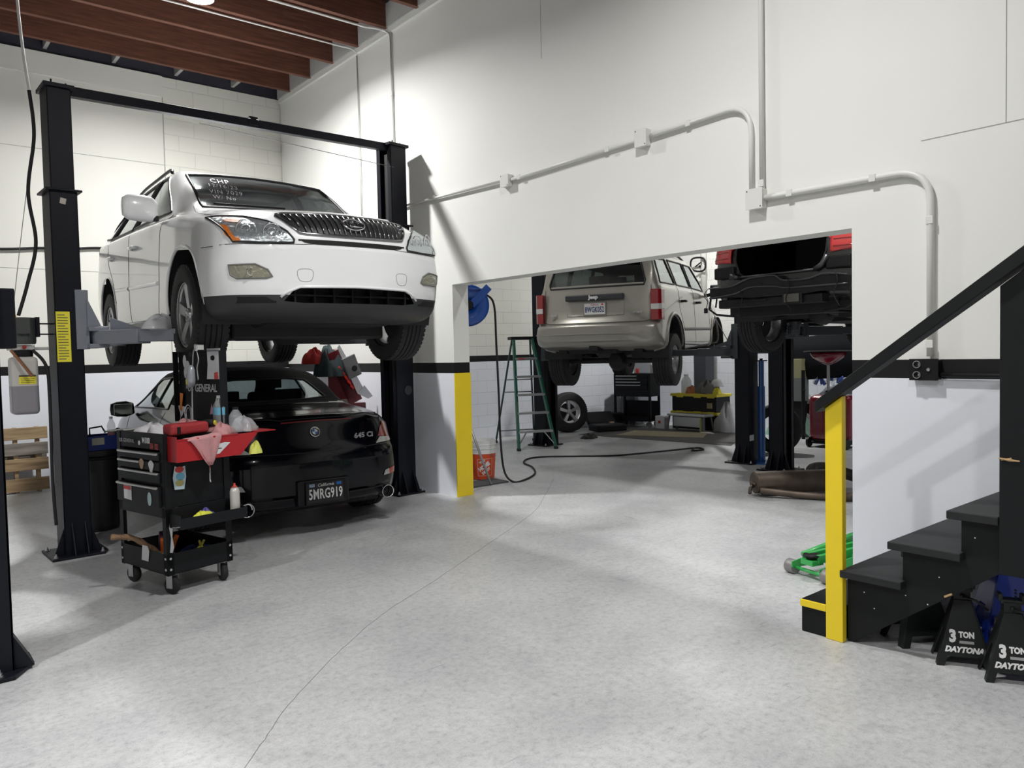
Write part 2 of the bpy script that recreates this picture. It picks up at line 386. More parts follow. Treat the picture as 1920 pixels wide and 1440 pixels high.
pipe('conduit', [(xc, 3.86, 3.13)]+bend((xc, 3.20, 3.15), (xc, 2.985, 3.16), (xc, 2.985, 2.95))+[(xc, 2.985, 2.56)], .017, 'white conduit arching over and down into the corner junction box', straps=[(xc-.014, 3.5, 3.14)])
pipe('conduit', [(xc, 2.905, 2.54), (xc, 2.905, 5.14)], .017, 'long white conduit rising straight to the ceiling from the corner junction box', straps=[(xc-.014, 2.905, 2.60)])
pipe('conduit', [(xc, 2.89, 2.50), (xc, 2.70, 2.50)]+bend((xc, 2.05, 2.495), (xc, 1.838, 2.50), (xc, 1.838, 2.30))+[(xc, 1.838, 1.43)], .02, 'thick white conduit running right and bending down to the black outlet', straps=[(xc-.018, 2.70, 2.50), (xc-.018, 2.16, 2.495), (xc-.018, 1.838, 2.2), (xc-.018, 1.838, 1.5)])
pipe('conduit', [(XW-.02, 7.59, 5.14), (XW-.02, 7.59, 3.8), (XW-.02, 7.55, 2.3)], .012, 'slim grey conduit down the wall from the ceiling behind the lift crossbeam', straps=[(XW-.03, 7.59, 4.45)], mat=M_WHT)
pipe('conduit', [(XW-.02, 8.37, 5.14), (XW-.02, 8.37, 2.2)], .008, 'thinnest conduit on the wall, left of the slim grey one', mat=pm('grey_conduit', (.5, .5, .48), .5))
pipe('conduit', [(1.8, 7.72, 5.18), (3.9, 7.72, 5.18)]+bend((4.4, 7.72, 5.18), (XW-.02, 7.66, 5.2), (XW-.02, 7.6, 5.10)), .012, 'white conduit along a joist underside to the wall top', mat=M_WHT)
pipe('conduit', [(-.5, 8.37, 5.18), (3.9, 8.37, 5.18)]+bend((4.45, 8.37, 5.18), (XW-.02, 8.37, 5.2), (XW-.02, 8.37, 5.12)), .009, 'thin white conduit under the joists leading past the ceiling lamp', mat=M_WHT)
def jbox(name, y, z, w, h, d, label, mat=None):
    o = MB().box(XW-d, XW, y-w/2, y+w/2, z-h/2, z+h/2).build(name, mat or M_WHT, bevel=.006); tag(o, label, 'junction box')
    MB().box(XW-d-.004, XW-d, y-w/2-.004, y+w/2+.004, z-h/2-.004, z+h/2+.004).build('cover_plate', mat or M_WHT, o, bevel=.003)
    for (a, c_) in ((.42, .42), (-.42, -.42)):
        MB().lathe([(0, -.003), (.004, -.003), (.004, 0), (0, 0)], 8, (XW-d-.004, y+a*w, z+c_*h), 'x').build('screw', M_PLAS, o)
    return o
jbox('junction_box', 5.59, 3.11, .11, .11, .055, 'small square junction box on the wall, nearest the lift post')
jbox('junction_box', 3.93, 3.13, .11, .13, .06, 'square junction box halfway along the sloping conduit run')
jbox('junction_box', 2.945, 2.50, .12, .13, .065, 'large white junction box where three conduits meet')
o = jbox('outlet_box', 1.862, 1.355, .15, .115, .06, 'black double power outlet box on the black wall stripe', M_BLK)
for dz in (-.03, .03):
    MB().lathe([(.017, -.012), (.021, -.012), (.021, 0), (.017, 0)], 18, (XW-.064, 1.895, 1.355+dz), 'x', closed=True).build('socket', M_SILV, o)
    MB().box(XW-.07, XW-.064, 1.885, 1.889, 1.348+dz, 1.362+dz).build('slot', M_SILV, o)
MB().lathe([(0, -.012), (.009, -.012), (.012, 0), (0, 0)], 12, (XW-.064, 1.832, 1.355), 'x').build('screw', M_SILV, o)
pipe('conduit', [(xc-.005, 1.80, 1.325), (xc-.005, .2, 1.315)], .013, 'black conduit along the lower edge of the wall stripe', mat=M_BLK, straps=[(xc-.018, 1.45, 1.32)])
o = MB().obox((XW-.006, 3.88, 3.0), (.001, 0, 0), (0, .03, 0), (0, 0, .02)); 
# ================================================================ car building
def interp(ys, vals, y):       # monotone cubic (Fritsch-Carlson)
    n = len(ys)
    if y <= ys[0]: return vals[0]
    if y >= ys[-1]: return vals[-1]
    d = [(vals[i+1]-vals[i])/(ys[i+1]-ys[i]) for i in range(n-1)]
    ms = [d[0]]+[0 if d[i-1]*d[i] <= 0 else 2*d[i-1]*d[i]/(d[i-1]+d[i]) for i in range(1, n-1)]+[d[-1]]
    i = max(k for k in range(n-1) if ys[k] <= y); h = ys[i+1]-ys[i]; t = (y-ys[i])/h
    return (2*t**3-3*t*t+1)*vals[i]+(t**3-2*t*t+t)*h*ms[i]+(-2*t**3+3*t*t)*vals[i+1]+(t**3-t*t)*h*ms[i+1]
def section(p):
    zb, wb, zs, ws, zm, wm, zh, wh, zg, wg, zr, wr, zc = p
    g = ((wg*.5+wr*.5)+.012, (zg+zr)/2)
    return [(0, zb), (wb, zb), (ws, zs), (wm, zm), (wh, zh), (wg, zg), g, (wr, zr), (wr*.55, zr+(zc-zr)*.72), (0, zc)]
def refine(sec, n=4):
    out = []; N = len(sec)
    for i in range(N-1):
        p0 = sec[i-1] if i else (-sec[1][0], sec[1][1]); p3 = sec[i+2] if i+2 < N else (-sec[N-2][0], sec[N-2][1])
        p1, p2 = sec[i], sec[i+1]
        for k in range(n):
            t = k/n; q = []
            for c in (0, 1):
                m1 = (p2[c]-p0[c])*.35; m2 = (p3[c]-p1[c])*.35     # tighter than Catmull-Rom
                q.append((2*t**3-3*t*t+1)*p1[c]+(t**3-2*t*t+t)*m1+(-2*t**3+3*t*t)*p2[c]+(t**3-t*t)*m2)
            out.append(tuple(q))
    out.append(sec[-1]); out[0] = (0, out[0][1]); return out
def inpoly(x, y, P):
    c = False; n = len(P); j = n-1
    for i in range(n):
        if (P[i][1] > y) != (P[j][1] > y) and x < (P[j][0]-P[i][0])*(y-P[i][1])/(P[j][1]-P[i][1])+P[i][0]: c = not c
        j = i
    return c
def crossing(a, b, P):
    n = len(P); best = None
    for i in range(n):
        p, q = P[i], P[(i+1) % n]
        rx, ry = b[0]-a[0], b[1]-a[1]; sx, sy = q[0]-p[0], q[1]-p[1]; dn = rx*sy-ry*sx
        if abs(dn) < 1e-12: continue
        t = ((p[0]-a[0])*sy-(p[1]-a[1])*sx)/dn; u = ((p[0]-a[0])*ry-(p[1]-a[1])*rx)/dn
        if 0 <= t <= 1 and 0 <= u <= 1 and (best is None or t < best): best = t
    return best
def snapcut(bm, P, f, cond, keep_inside=False, delete=True):
    x0, x1 = min(p[0] for p in P)-.1, max(p[0] for p in P)+.1; y0, y1 = min(p[1] for p in P)-.1, max(p[1] for p in P)+.1
    ab = {}; ins = {}; on = set()
    for v in bm.verts:
        if not keep_inside and not cond(v.co): continue
        a = f(v.co)
        if not keep_inside and not (x0 < a[0] < x1 and y0 < a[1] < y1): continue
        ab[v] = a; ins[v] = inpoly(a[0], a[1], P)
    mv = {}
    for e in bm.edges:
        u, v = e.verts
        if u in ab and v in ab and ins[u] != ins[v]:
            t = crossing(ab[u], ab[v], P)
            if t is None: continue
            w_, tt = (u, t) if t < .5 else (v, 1-t)
            if w_ not in mv or tt < mv[w_][0]: mv[w_] = (tt, u.co.lerp(v.co, t))
    for v, (t, co) in mv.items(): v.co = co; on.add(v); ab[v] = f(co)
    for fc in list(bm.faces):          # split quads whose two on-line corners face each other
        vs_ = fc.verts[:]
        if len(vs_) == 4:
            k = [v in on for v in vs_]
            if sum(k) == 2 and k[0] == k[2]:
                a_, b_ = [v for v in vs_ if v in on]
                try: bmesh.utils.face_split(fc, a_, b_)
                except ValueError: pass
    dl = []
    if not delete: return
    for fc in bm.faces:
        if not all(v in ab for v in fc.verts):
            if keep_inside: dl.append(fc)
            continue
        cx = sum(ab[v][0] for v in fc.verts)/len(fc.verts); cy = sum(ab[v][1] for v in fc.verts)/len(fc.verts)
        i = inpoly(cx, cy, P)
        if i != keep_inside: dl.append(fc)
    bmesh.ops.delete(bm, geom=dl, context='FACES')
VIEWS = {'front': (lambda a, b: (V(a, -9, b), V(0, 1, 0)), lambda c: (c[0], c[2])),
         'back': (lambda a, b: (V(a, 19, b), V(0, -1, 0)), lambda c: (c[0], c[2])),
         'left': (lambda a, b: (V(-9, a, b), V(1, 0, 0)), lambda c: (c[1], c[2])),
         'right': (lambda a, b: (V(9, a, b), V(-1, 0, 0)), lambda c: (c[1], c[2])),
         'top': (lambda a, b: (V(a, b, 9), V(0, 0, -1)), lambda c: (c[0], c[1]))}
class CarBody:
    def __init__(s, st, warp, step=.028, n=5):
        ys = [p[0] for p in st]; nv = len(st[0])-1; Y = []
        y = ys[0]
        while y < ys[-1]-1e-6:
            Y.append(y); end = min(y-ys[0], ys[-1]-y); y += step if end > .12 else step*.45
        Y.append(ys[-1]); bm = bmesh.new(); rings = []
        for y in Y:
            p = [interp(ys, [q[i+1] for q in st], y) for i in range(nv)]
            h = refine(section(p), n); L_ = [(x, z) for x, z in h]
            full = L_+[(-x, z) for x, z in h[-2:0:-1]]
            rings.append([bm.verts.new((x, y, z)) for x, z in full])
        R = len(rings[0])
        for i in range(len(rings)-1):
            for k in range(R): bm.faces.new((rings[i][k], rings[i][(k+1) % R], rings[i+1][(k+1) % R], rings[i+1][k]))
        H = (R+2)//2           # points on the half ring
        for ring, y in ((rings[0], Y[0]), (rings[-1], Y[-1])):      # end caps as grids so they can be curved
            rows = []
            for j in range(1, H-1):
                a, b_ = ring[j], ring[R-j]; row = [a]
                for k in range(1, 24): row.append(bm.verts.new(a.co.lerp(b_.co, k/24)))
                rows.append(row+[b_])
            for r0, r1 in zip(rows, rows[1:]):
                for k in range(24): bm.faces.new((r0[k], r1[k], r1[k+1], r0[k+1]))
            for tip, row in ((ring[0], rows[0]), (ring[H-1], rows[-1])):
                for k in range(24): bm.faces.new((tip, row[k], row[k+1]))
        for v in bm.verts: v.co = Vector(warp(*v.co))
        bmesh.ops.recalc_face_normals(bm, faces=bm.faces)
        s.bm = bm; s.bvh = BVHTree.FromBMesh(bm); s.outlines = []
    def hit(s, view, a, b, off=0):
        o, d = VIEWS[view][0](a, b); p, n, i, t = s.bvh.ray_cast(o, d)
        if p is None: return None
        if n.dot(d) > 0: n = -n
        return p+n*off
    def cut(s, view, P, cond): snapcut(s.bm, P, VIEWS[view][1], cond)
    def snap(s, view, P, cond): snapcut(s.bm, P, VIEWS[view][1], cond, delete=False)
    def finish(s, name, mat, parent, mat2=None, where=None):
        for f in s.bm.faces: f.smooth = True
        me = bpy.data.meshes.new(name)
        if mat2:
            for f in s.bm.faces:
                if where(f.calc_center_median()): f.material_index = 1
        s.bm.to_mesh(me); me.materials.append(mat)
        if mat2: me.materials.append(mat2)
        o = bpy.data.objects.new(name, me); COL.objects.link(o); o.parent = parent
        return o
    def patch(s, name, view, P, mat, parent, off=.004, res=.03, thick=0, smooth=True, inset=None):
        P = smooth_poly(P) if smooth else P
        x0, x1 = min(p[0] for p in P), max(p[0] for p in P); y0, y1 = min(p[1] for p in P), max(p[1] for p in P)
        nx, ny = max(3, int((x1-x0)/res)), max(3, int((y1-y0)/res)); bm = bmesh.new(); G = []
        for j in range(ny+3):
            G.append([bm.verts.new((x0+(x1-x0)*(i-1)/nx, y0+(y1-y0)*(j-1)/ny, 0)) for i in range(nx+3)])
        for j in range(ny+2):
            for i in range(nx+2): bm.faces.new((G[j][i], G[j][i+1], G[j+1][i+1], G[j+1][i]))
        snapcut(bm, P, lambda c: (c[0], c[1]), lambda c: True, keep_inside=True)
        bad = []
        for v in list(bm.verts):
            if not v.link_faces: bm.verts.remove(v); continue
            h = s.hit(view, v.co.x, v.co.y, off)
            if h is None: bad.append(v)
            else: v.co = h
        if bad: bmesh.ops.delete(bm, geom=bad, context='VERTS')
        bmesh.ops.recalc_face_normals(bm, faces=bm.faces)
        for f in bm.faces: f.smooth = True
        me = bpy.data.meshes.new(name); bm.to_mesh(me); bm.free(); me.materials.append(mat)
        o = bpy.data.objects.new(name, me); COL.objects.link(o); o.parent = parent
        if thick:
            so = o.modifiers.new('thick', 'SOLIDIFY'); so.thickness = thick; so.offset = 0
        return o
    def line(s, b, view, pts, r=.004, off=0, closed=False, n=6, step=.03):
        out = []; N = len(pts)
        for i in range(N if closed else N-1):
            p, q = pts[i], pts[(i+1) % N]; L_ = math.hypot(q[0]-p[0], q[1]-p[1]); k = max(1, int(L_/step))
            for j in range(k): out.append((p[0]+(q[0]-p[0])*j/k, p[1]+(q[1]-p[1])*j/k))
        if not closed: out.append(pts[-1])
        w_ = [s.hit(view, a, c, off) for a, c in out]; w_ = [p for p in w_ if p is not None]
        if len(w_) > 1: b.tube(w_, r, n, closed=closed)
        return b
def smooth_poly(P, n=4):
    return [(p.x, p.y) for p in smooth_path([(a, b, 0) for a, b in P], n, closed=True)]
def mirror_poly(P): return [(-a, b) for a, b in P][::-1]
def circle_poly(cx, cy, r, n=40, a0=0, a1=2*pi): return [(cx+r*cos(a0+(a1-a0)*k/n), cy+r*sin(a0+(a1-a0)*k/n)) for k in range(n)]
M_TIRE = pm('tyre', (.016, .016, .017), .7, noise=.2, nscale=30)
M_ALLOY = pm('alloy', (.55, .55, .56), .35, .85)
M_DARKIN = pm('interior', (.012, .012, .013), .8)
M_UNDER = pm('underbody', (.010, .010, .011), .6, noise=.4, nscale=10)
M_METD = pm('worn_steel', (.12, .115, .11), .5, .7, noise=.3, nscale=14)
def make_wheel(parent, loc, R, W, rim, n=5, side=-1, mat=None, spoke_w=.42, name='wheel', tread=5, steer=0, split=False, knob=0):
    """wheel part: the rim with spokes; the tyre and brake disc are its sub-parts. outer face towards side*x"""
    mat = mat or M_ALLOY; b = MB(); s = side
    b.lathe([(rim*.97, -W*.42), (rim, -W*.44), (rim, -W*.40), (rim*.93, -W*.34), (rim*.93, W*.3), (rim, W*.42), (rim*.97, W*.43)], 40, axis='x', caps=False)
    ox = s*W*.36
    for k in range(n):
        a = 2*pi*k/n+.3
        for da in ((-.13, .13) if split else (0,)):
            d = (cos(a+da), sin(a+da)); t = (-sin(a), cos(a)); w1, w2 = rim*spoke_w*(.28 if split else .42), rim*spoke_w*(.30 if split else .55)
            def P(r, q, x): return (x, d[0]*r+t[0]*q, d[1]*r+t[1]*q)
            x0, x1 = ox-s*.01, ox+s*.012
            vs = [P(rim*.15, -w1/2, x0-s*.05), P(rim*.15, w1/2, x0-s*.05), P(rim*.95, w2/2, x0-s*.04), P(rim*.95, -w2/2, x0-s*.04),
                  P(rim*.15, -w1/2, x0-s*.0), P(rim*.15, w1/2, x0-s*.0), P(rim*.95, w2/2, x1), P(rim*.95, -w2/2, x1)]
            b.add(vs, [(0,1,2,3), (7,6,5,4), (0,4,5,1), (1,5,6,2), (2,6,7,3), (3,7,4,0)])
    b.lathe([(0, ox+s*.008), (rim*.2, ox+s*.004), (rim*.24, ox-s*.02), (rim*.24, ox-s*.07), (0, ox-s*.07)], 24, axis='x')
    for k in range(5):
        a = 2*pi*k/5; b.lathe([(0, ox+s*.012), (.009, ox+s*.012), (.011, ox-s*.02), (0, ox-s*.02)], 8, (0, rim*.14*cos(a), rim*.14*sin(a)), 'x')
    w_ = b.build(name, mat, parent, angle=35, loc=loc); w_.rotation_euler = (0, 0, steer)
    # tyre with circumferential grooves
    pr = [(rim*.99, -W*.43), (rim*1.03, -W*.5), (R*.86, -W*.53), (R*.95, -W*.48), (R*.985, -W*.43)]
    half = W*.40; g = tread
    for k in range(g):
        u0 = -half+2*half*k/g; u1 = -half+2*half*(k+1)/g; dz = .010
        edge = R*(.993 if k in (0, g-1) else 1)
        pr += [(edge, u0+.004), (edge, u1-.008), (R-dz, u1-.007), (R-dz, u1-.001)] if k < g-1 else [(edge, u0+.004), (edge, u1-.002)]
    pr += [(R*.985, W*.43), (R*.95, W*.48), (R*.86, W*.53), (rim*1.03, W*.5), (rim*.99, W*.43)]
    tb = MB().lathe(pr, 56, axis='x', caps=False)
    nk = 56
    for k in range(nk):            # lateral sipes / shoulder blocks
        a = 2*pi*k/nk
        for sg in (-1, 1):
            cx = sg*W*.42; r0 = R*.972
            tb.obox((cx, cos(a)*r0, sin(a)*r0), (W*.06, 0, 0), (0, -sin(a)*R*pi/nk*.62, cos(a)*R*pi/nk*.62), (0, cos(a)*(R*.016+knob), sin(a)*(R*.016+knob)))
    tb.build('tyre', M_TIRE, w_, angle=30)
    MB().lathe([(rim*.2, -s*W*.02), (rim*.78, -s*W*.02), (rim*.78, s*W*.06), (rim*.2, s*W*.06)], 28, axis='x', closed=True).build('brake_disc', pm('dark_disc', (.05, .05, .05), .6, .4), w_, angle=30)
    return w_
def seat_pair(parent, xs, y, z, h=.62, w=.5, fwd=-1, mat=None):
    """fwd: direction along y in which the car drives"""
    for x in xs:
        b = MB(); b.box(x-w/2, x+w/2, y-.05, y+.05, z, z+h); b.box(x-w/2, x+w/2, min(y, y+fwd*.48), max(y, y+fwd*.48), z-.12, z+.04)
        o = b.build('seat', mat or M_DARKIN, parent, bevel=.05, bseg=3)
        hb = MB(); hb.box(x-.13, x+.13, y-.04, y+.05, z+h+.03, z+h+.2); hb.box(x-.06, x-.05, y-.005, y+.005, z+h-.02, z+h+.04); hb.box(x+.05, x+.06, y-.005, y+.005, z+h-.02, z+h+.04)
        hb.build('headrest', mat or M_DARKIN, o, bevel=.03, bseg=3)
def wheel_well(parent, yc, zc, R, x0, x1, name='wheel_well'):
    b = MB(); n = 24; vs = []
    for x in (x0, x1):
        for k in range(n+1):
            a = -.35+(pi+.7)*k/n; vs.append((x, yc+R*cos(a), zc+R*sin(a)))
    fs = [(k, k+1, n+2+k, n+1+k) for k in range(n)]
    inner = x0 if abs(x0) < abs(x1) else x1
    vs.append((inner, yc, zc)); base = 0 if inner == x0 else n+1
    fs += [(base+k, base+k+1, len(vs)-1) for k in range(n)]
    b.add(vs, fs); return b.build(name, M_UNDER, parent, smooth=True)
M_GLASS = glass_mat('car_glass', (.42, .47, .46), ior=1.6)
M_GLASSD = glass_mat('privacy_glass', (.10, .11, .11), ior=1.7)
M_LAMPG = glass_mat('lamp_glass', (.9, .92, .93), ior=1.45)
M_GLASSW = glass_mat('windscreen_painted_sheen', (.50, .55, .54), ior=1.75, painted_sheen=.13, rough=.07)  # reflected light on the windscreen is mixed in as a pale grey
M_MILKY = pm('milky_plastic', (.72, .73, .76), .25, alpha=.5)
M_SEAL = pm('rubber_seal', (.012, .012, .013), .45)
M_GAP = pm('panel_gap', (.05, .05, .05), .8)
# ================================================================ white SUV on the lift (front towards us)
M_WPAINT = lined(pm('white_car_paint', (.84, .85, .86), .28, coat=1))
lx = empty('white_suv', (2.652, 5.75, 1.524), 0, 'white SUV raised high on the two post lift above the black convertible', 'car')
lx.rotation_euler = (radians(.69), 0, -.039)
st = [  # y, zb,wb, zs,ws, zm,wm, zh,wh, zg,wg, zr,wr, zc
 (-.94, .43,.50, .47,.66, .58,.72, .685,.70, .70,.62, .71,.45, .72),
 (-.925,.36,.58, .41,.74, .58,.79, .755,.75, .775,.68, .79,.5, .80),
 (-.88, .30,.63, .36,.80, .58,.85, .80,.80, .83,.72, .86,.5, .88),
 (-.80, .26,.68, .33,.85, .58,.885, .845,.82, .885,.74, .925,.5, .95),
 (-.68, .24,.70, .31,.88, .60,.905, .885,.85, .93,.76, .985,.52, 1.01),
 (-.45, .23,.70, .29,.90, .61,.915, .93,.87, .975,.78, 1.03,.54, 1.05),
 (-.1, .22,.70, .28,.90, .62,.92, .97,.885, 1.02,.80, 1.075,.56, 1.095),
 (.20, .22,.70, .28,.90, .63,.922, .995,.90, 1.06,.815, 1.105,.62, 1.13),
 (.33, .22,.70, .28,.90, .63,.922, 1.005,.90, 1.07,.825, 1.13,.69, 1.16),
 (.78, .22,.70, .28,.90, .63,.922, 1.02,.905, 1.09,.85, 1.39,.66, 1.425),
 (1.20,.22,.70, .28,.90, .63,.922, 1.03,.91, 1.11,.86, 1.58,.615, 1.605),
 (1.7, .22,.70, .28,.90, .63,.922, 1.045,.91, 1.125,.865, 1.62,.58, 1.665),
 (2.6, .22,.70, .28,.90, .64,.922, 1.07,.91, 1.145,.865, 1.61,.575, 1.66),
 (3.2, .24,.70, .30,.89, .66,.915, 1.09,.90, 1.16,.85, 1.55,.555, 1.60),
 (3.5, .28,.68, .34,.87, .68,.90, 1.08,.87, 1.15,.80, 1.36,.56, 1.39),
 (3.68,.34,.64, .40,.84, .68,.86, 1.00,.80, 1.06,.74, 1.10,.55, 1.13),
 (3.76,.42,.60, .48,.78, .66,.80, .90,.74, .94,.68, .96,.5, .98),
]
def wl(x, y, z):
    ax = abs(x)
    if y < .15: y += .30*(ax/.9)**2.6*min(1, (.15-y)/.85) - .02*max(0, 1-(ax/.5)**2)*min(1, max(0, (-.5-y)/.3))
    if y > 3.0: y -= .22*(ax/.9)**2.6*min(1, (y-3.0)/.7)
    return x, y, z
B_ = CarBody(st, wl)
WS = [(-.64, 1.155), (-.40, 1.165), (0, 1.175), (.40, 1.165), (.64, 1.155), (.59, 1.52), (.30, 1.56), (0, 1.57), (-.30, 1.56), (-.59, 1.52)]
SW1 = [(.62, 1.13), (1.25, 1.535), (1.62, 1.57), (1.66, 1.13)]
SW2 = [(1.74, 1.13), (1.70, 1.575), (2.45, 1.565), (2.62, 1.15)]
SW3 = [(2.70, 1.155), (2.54, 1.56), (3.02, 1.51), (3.36, 1.23)]
outl = [('front', WS, lambda c: c[1] < 1.4 and c[2] > 1.1)]
for sd, vw in ((-1, 'left'), (1, 'right')):
    for w_ in (SW1, SW2, SW3): outl.append((vw, w_, (lambda c, sd=sd: c[0]*sd > .4 and c[2] > 1.05)))
    for yc in (0, 2.715):
        B_.cut(vw, circle_poly(yc, .37, .425 if yc == 0 else .41, 48), lambda c, sd=sd: c[0]*sd > .42 and c[2] < .82)
for vw, P, cd_ in outl: B_.cut(vw, P, cd_)
LI = [(-.50, .352), (-.48, .41), (-.40, .455), (0, .462), (.40, .455), (.48, .41), (.50, .352)]
B_.cut('front', LI, lambda c: c[1] < -.5)
VP = [(-1.3, 0), (-.39, 0), (-.39, .405), (-1.3, .405)]
for sd, vw in ((-1, 'left'), (1, 'right')): B_.snap(vw, VP, lambda c, sd=sd: c[0]*sd >= -.001)
body = B_.finish('body', M_WPAINT, lx, pm('grey_black_plastic', (.030, .031, .034), .5), lambda c: c[2] < .262 or (c[1] < -.39 and c[2] < .405))
for yc in (0, 2.715):
    for s in (-1, 1): wheel_well(lx, yc, .37, .432 if yc == 0 else .415, s*.42, s*.90)
for vw, P, cd_ in outl:
    g = B_.patch('windscreen' if vw == 'front' else 'side_window', vw, P, M_GLASSW if vw == 'front' else M_GLASSD, lx, off=-.004, smooth=False)
    b = MB(); B_.line(b, vw, P, r=.013 if vw == 'front' else .012, closed=True, off=0); b.build('window_seal', M_SEAL, g, smooth=True)
for sd, vw in ((-1, 'left'), (1, 'right')):
    for yc in (0, 2.715):
        R_a = .425 if yc == 0 else .41; b = MB(); B_.line(b, vw, circle_poly(yc, .37, R_a, 40, -.12, pi+.12)+[], r=.011, off=-.004); b.build('arch_lip', M_WPAINT, lx, smooth=True)
# pillars between the side windows
for vw in ('left', 'right'):
    for P in ([(1.66, 1.13), (1.62, 1.57), (1.70, 1.575), (1.74, 1.13)], [(2.62, 1.15), (2.45, 1.565), (2.54, 1.56), (2.70, 1.155)]):
        B_.patch('pillar', vw, P, M_SEAL, lx, off=.003, smooth=False)
# headlamps
HL = [(-.825, .955), (-.77, .965), (-.66, .945), (-.55, .90), (-.46, .825), (-.425, .77), (-.43, .75), (-.60, .745), (-.77, .752), (-.79, .80), (-.81, .88)]
M_REFL = pm('reflector', (.80, .83, .84), .12, .8, bump=1, nscale=26)
M_AMB = pm('amber', (.75, .20, .03), .25, coat=1, bump=.5, nscale=60)
for P0, s in ((HL, -1), (mirror_poly(HL), 1)):
    h = B_.patch('headlamp', 'front', P0, M_REFL, lx, off=.004, res=.015, smooth=False)
    b = MB(); B_.line(b, 'front', P0, r=.007, closed=True, off=.005, step=.02); b.build('lamp_seal', M_SEAL, h, smooth=True)
    for (cx, cz, r) in ((.69, .83, .066), (.55, .815, .056)):
        p = B_.hit('front', s*cx, cz, .010); q = B_.hit('front', s*(cx+.02), cz, .010); t = (q-p).normalized(); nrm = Vector((-t.y, t.x, 0)) ; nrm = nrm if nrm.y < 0 else -nrm
        b = MB(); u = Vector((0, 0, 1)); t = u.cross(nrm).normalized()
        b.tube([p+(t*cos(a)+u*sin(a))*r for a in [2*pi*k/28 for k in range(28)]], .005, 6, closed=True)
        b.tube([p+(t*cos(a)+u*sin(a))*r*.5 for a in [2*pi*k/20 for k in range(20)]], .004, 6, closed=True)
        b.build('reflector_ring', M_CHR, h, smooth=True)
    am = [(s*-.0, 0)] ; A1 = [(-.80, .80), (-.805, .88), (-.775, .87), (-.77, .80), (-.735, .757), (-.77, .757)]
    A2 = [(-.76, .895), (-.70, .885), (-.68, .91), (-.72, .925), (-.77, .92)]
    for A in (A1, A2): B_.patch('indicator', 'front', A if s < 0 else mirror_poly(A), M_AMB if s < 0 else M_REFL, h, off=.009, res=.02, smooth=False)
    B_.patch('lamp_cover', 'front', P0, M_LAMPG, h, off=.022, res=.02, smooth=False)
# fog lamps
FG = [(-.80, .60), (-.66, .605), (-.59, .57), (-.565, .525), (-.60, .515), (-.76, .512), (-.79, .535)]
for P0, s in ((FG, -1), (mirror_poly(FG), 1)):
    h = B_.patch('fog_lamp', 'front', P0, pm('fog_reflector', (.36, .35, .27), .25, .5, bump=.4, nscale=40), lx, off=.004, res=.02, smooth=False)
    b = MB(); B_.line(b, 'front', P0, r=.006, closed=True, off=.004); b.build('fog_lamp_bezel', pm('grey_trim', (.16, .16, .15), .4), h, smooth=True)
    p = B_.hit('front', s*.685, .555, .012); b = MB(); b.tube([p+V(cos(a), s*-.3*cos(a), sin(a))*.026 for a in [2*pi*k/20 for k in range(20)]], .004, 6, closed=True); b.build('bulb_ring', M_CHR, h, smooth=True)
# grille: recessed dark panel with chrome frame, bars and emblem
GR = [(-.475, .955), (-.30, .965), (0, .968), (.30, .965), (.475, .955), (.455, .90), (.40, .835), (.34, .812), (0, .806), (-.34, .812), (-.40, .835), (-.455, .90)]
g = B_.patch('grille', 'front', GR, pm('grille_dark', (.02, .02, .022), .4), lx, off=.003, smooth=False)
b = MB(); B_.line(b, 'front', smooth_poly(GR, 3), r=.010, closed=True, off=.006); b.build('grille_frame', pm('smoked_chrome', (.30, .30, .31), .18, .95), g, smooth=True)
b = MB()
for k in range(23):
    x = -.44+.88*k/22; t = abs(x)/.475
    zb_ = .815+.12*max(0, (t-.72)/.28)**1.2; zt_ = .957
    B_.line(b, 'front', [(x*.94, zb_), (x, zt_)], r=.0048, off=.014, n=6)
b.build('grille_bars', MATS['smoked_chrome'], g, smooth=True)
p = B_.hit('front', 0, .887, .022); b = MB(); u = Vector((0, .62, .78)).normalized(); r_ = Vector((1, 0, 0))
el = lambda a, k=1: p+r_*cos(a)*.078*k+u*sin(a)*.052*k
b.tube([el(2*pi*k/36) for k in range(36)], .007, 8, closed=True)
b.tube([el(1.75, .96), p+r_*-.03+u*-.012, p+r_*-.028+u*-.022, p+r_*.062+u*-.022], .006, 6)
b.build('emblem', M_CHR, g, smooth=True)
for s in (-1, 1):
    P = [(-.76, .352), (-.75, .39), (-.60, .392), (-.54, .352)]; B_.patch('corner_slot', 'front', P if s < 0 else mirror_poly(P), pm('slot_black', (.004, .004, .004), .8), lx, off=.003, smooth=False)
B_.patch('upper_slot', 'front', [(-.40, .775), (.40, .775), (.36, .752), (.28, .742), (-.28, .742), (-.36, .752)], pm('slot_black', (.004, .004, .004), .8), lx, off=.003, smooth=False)
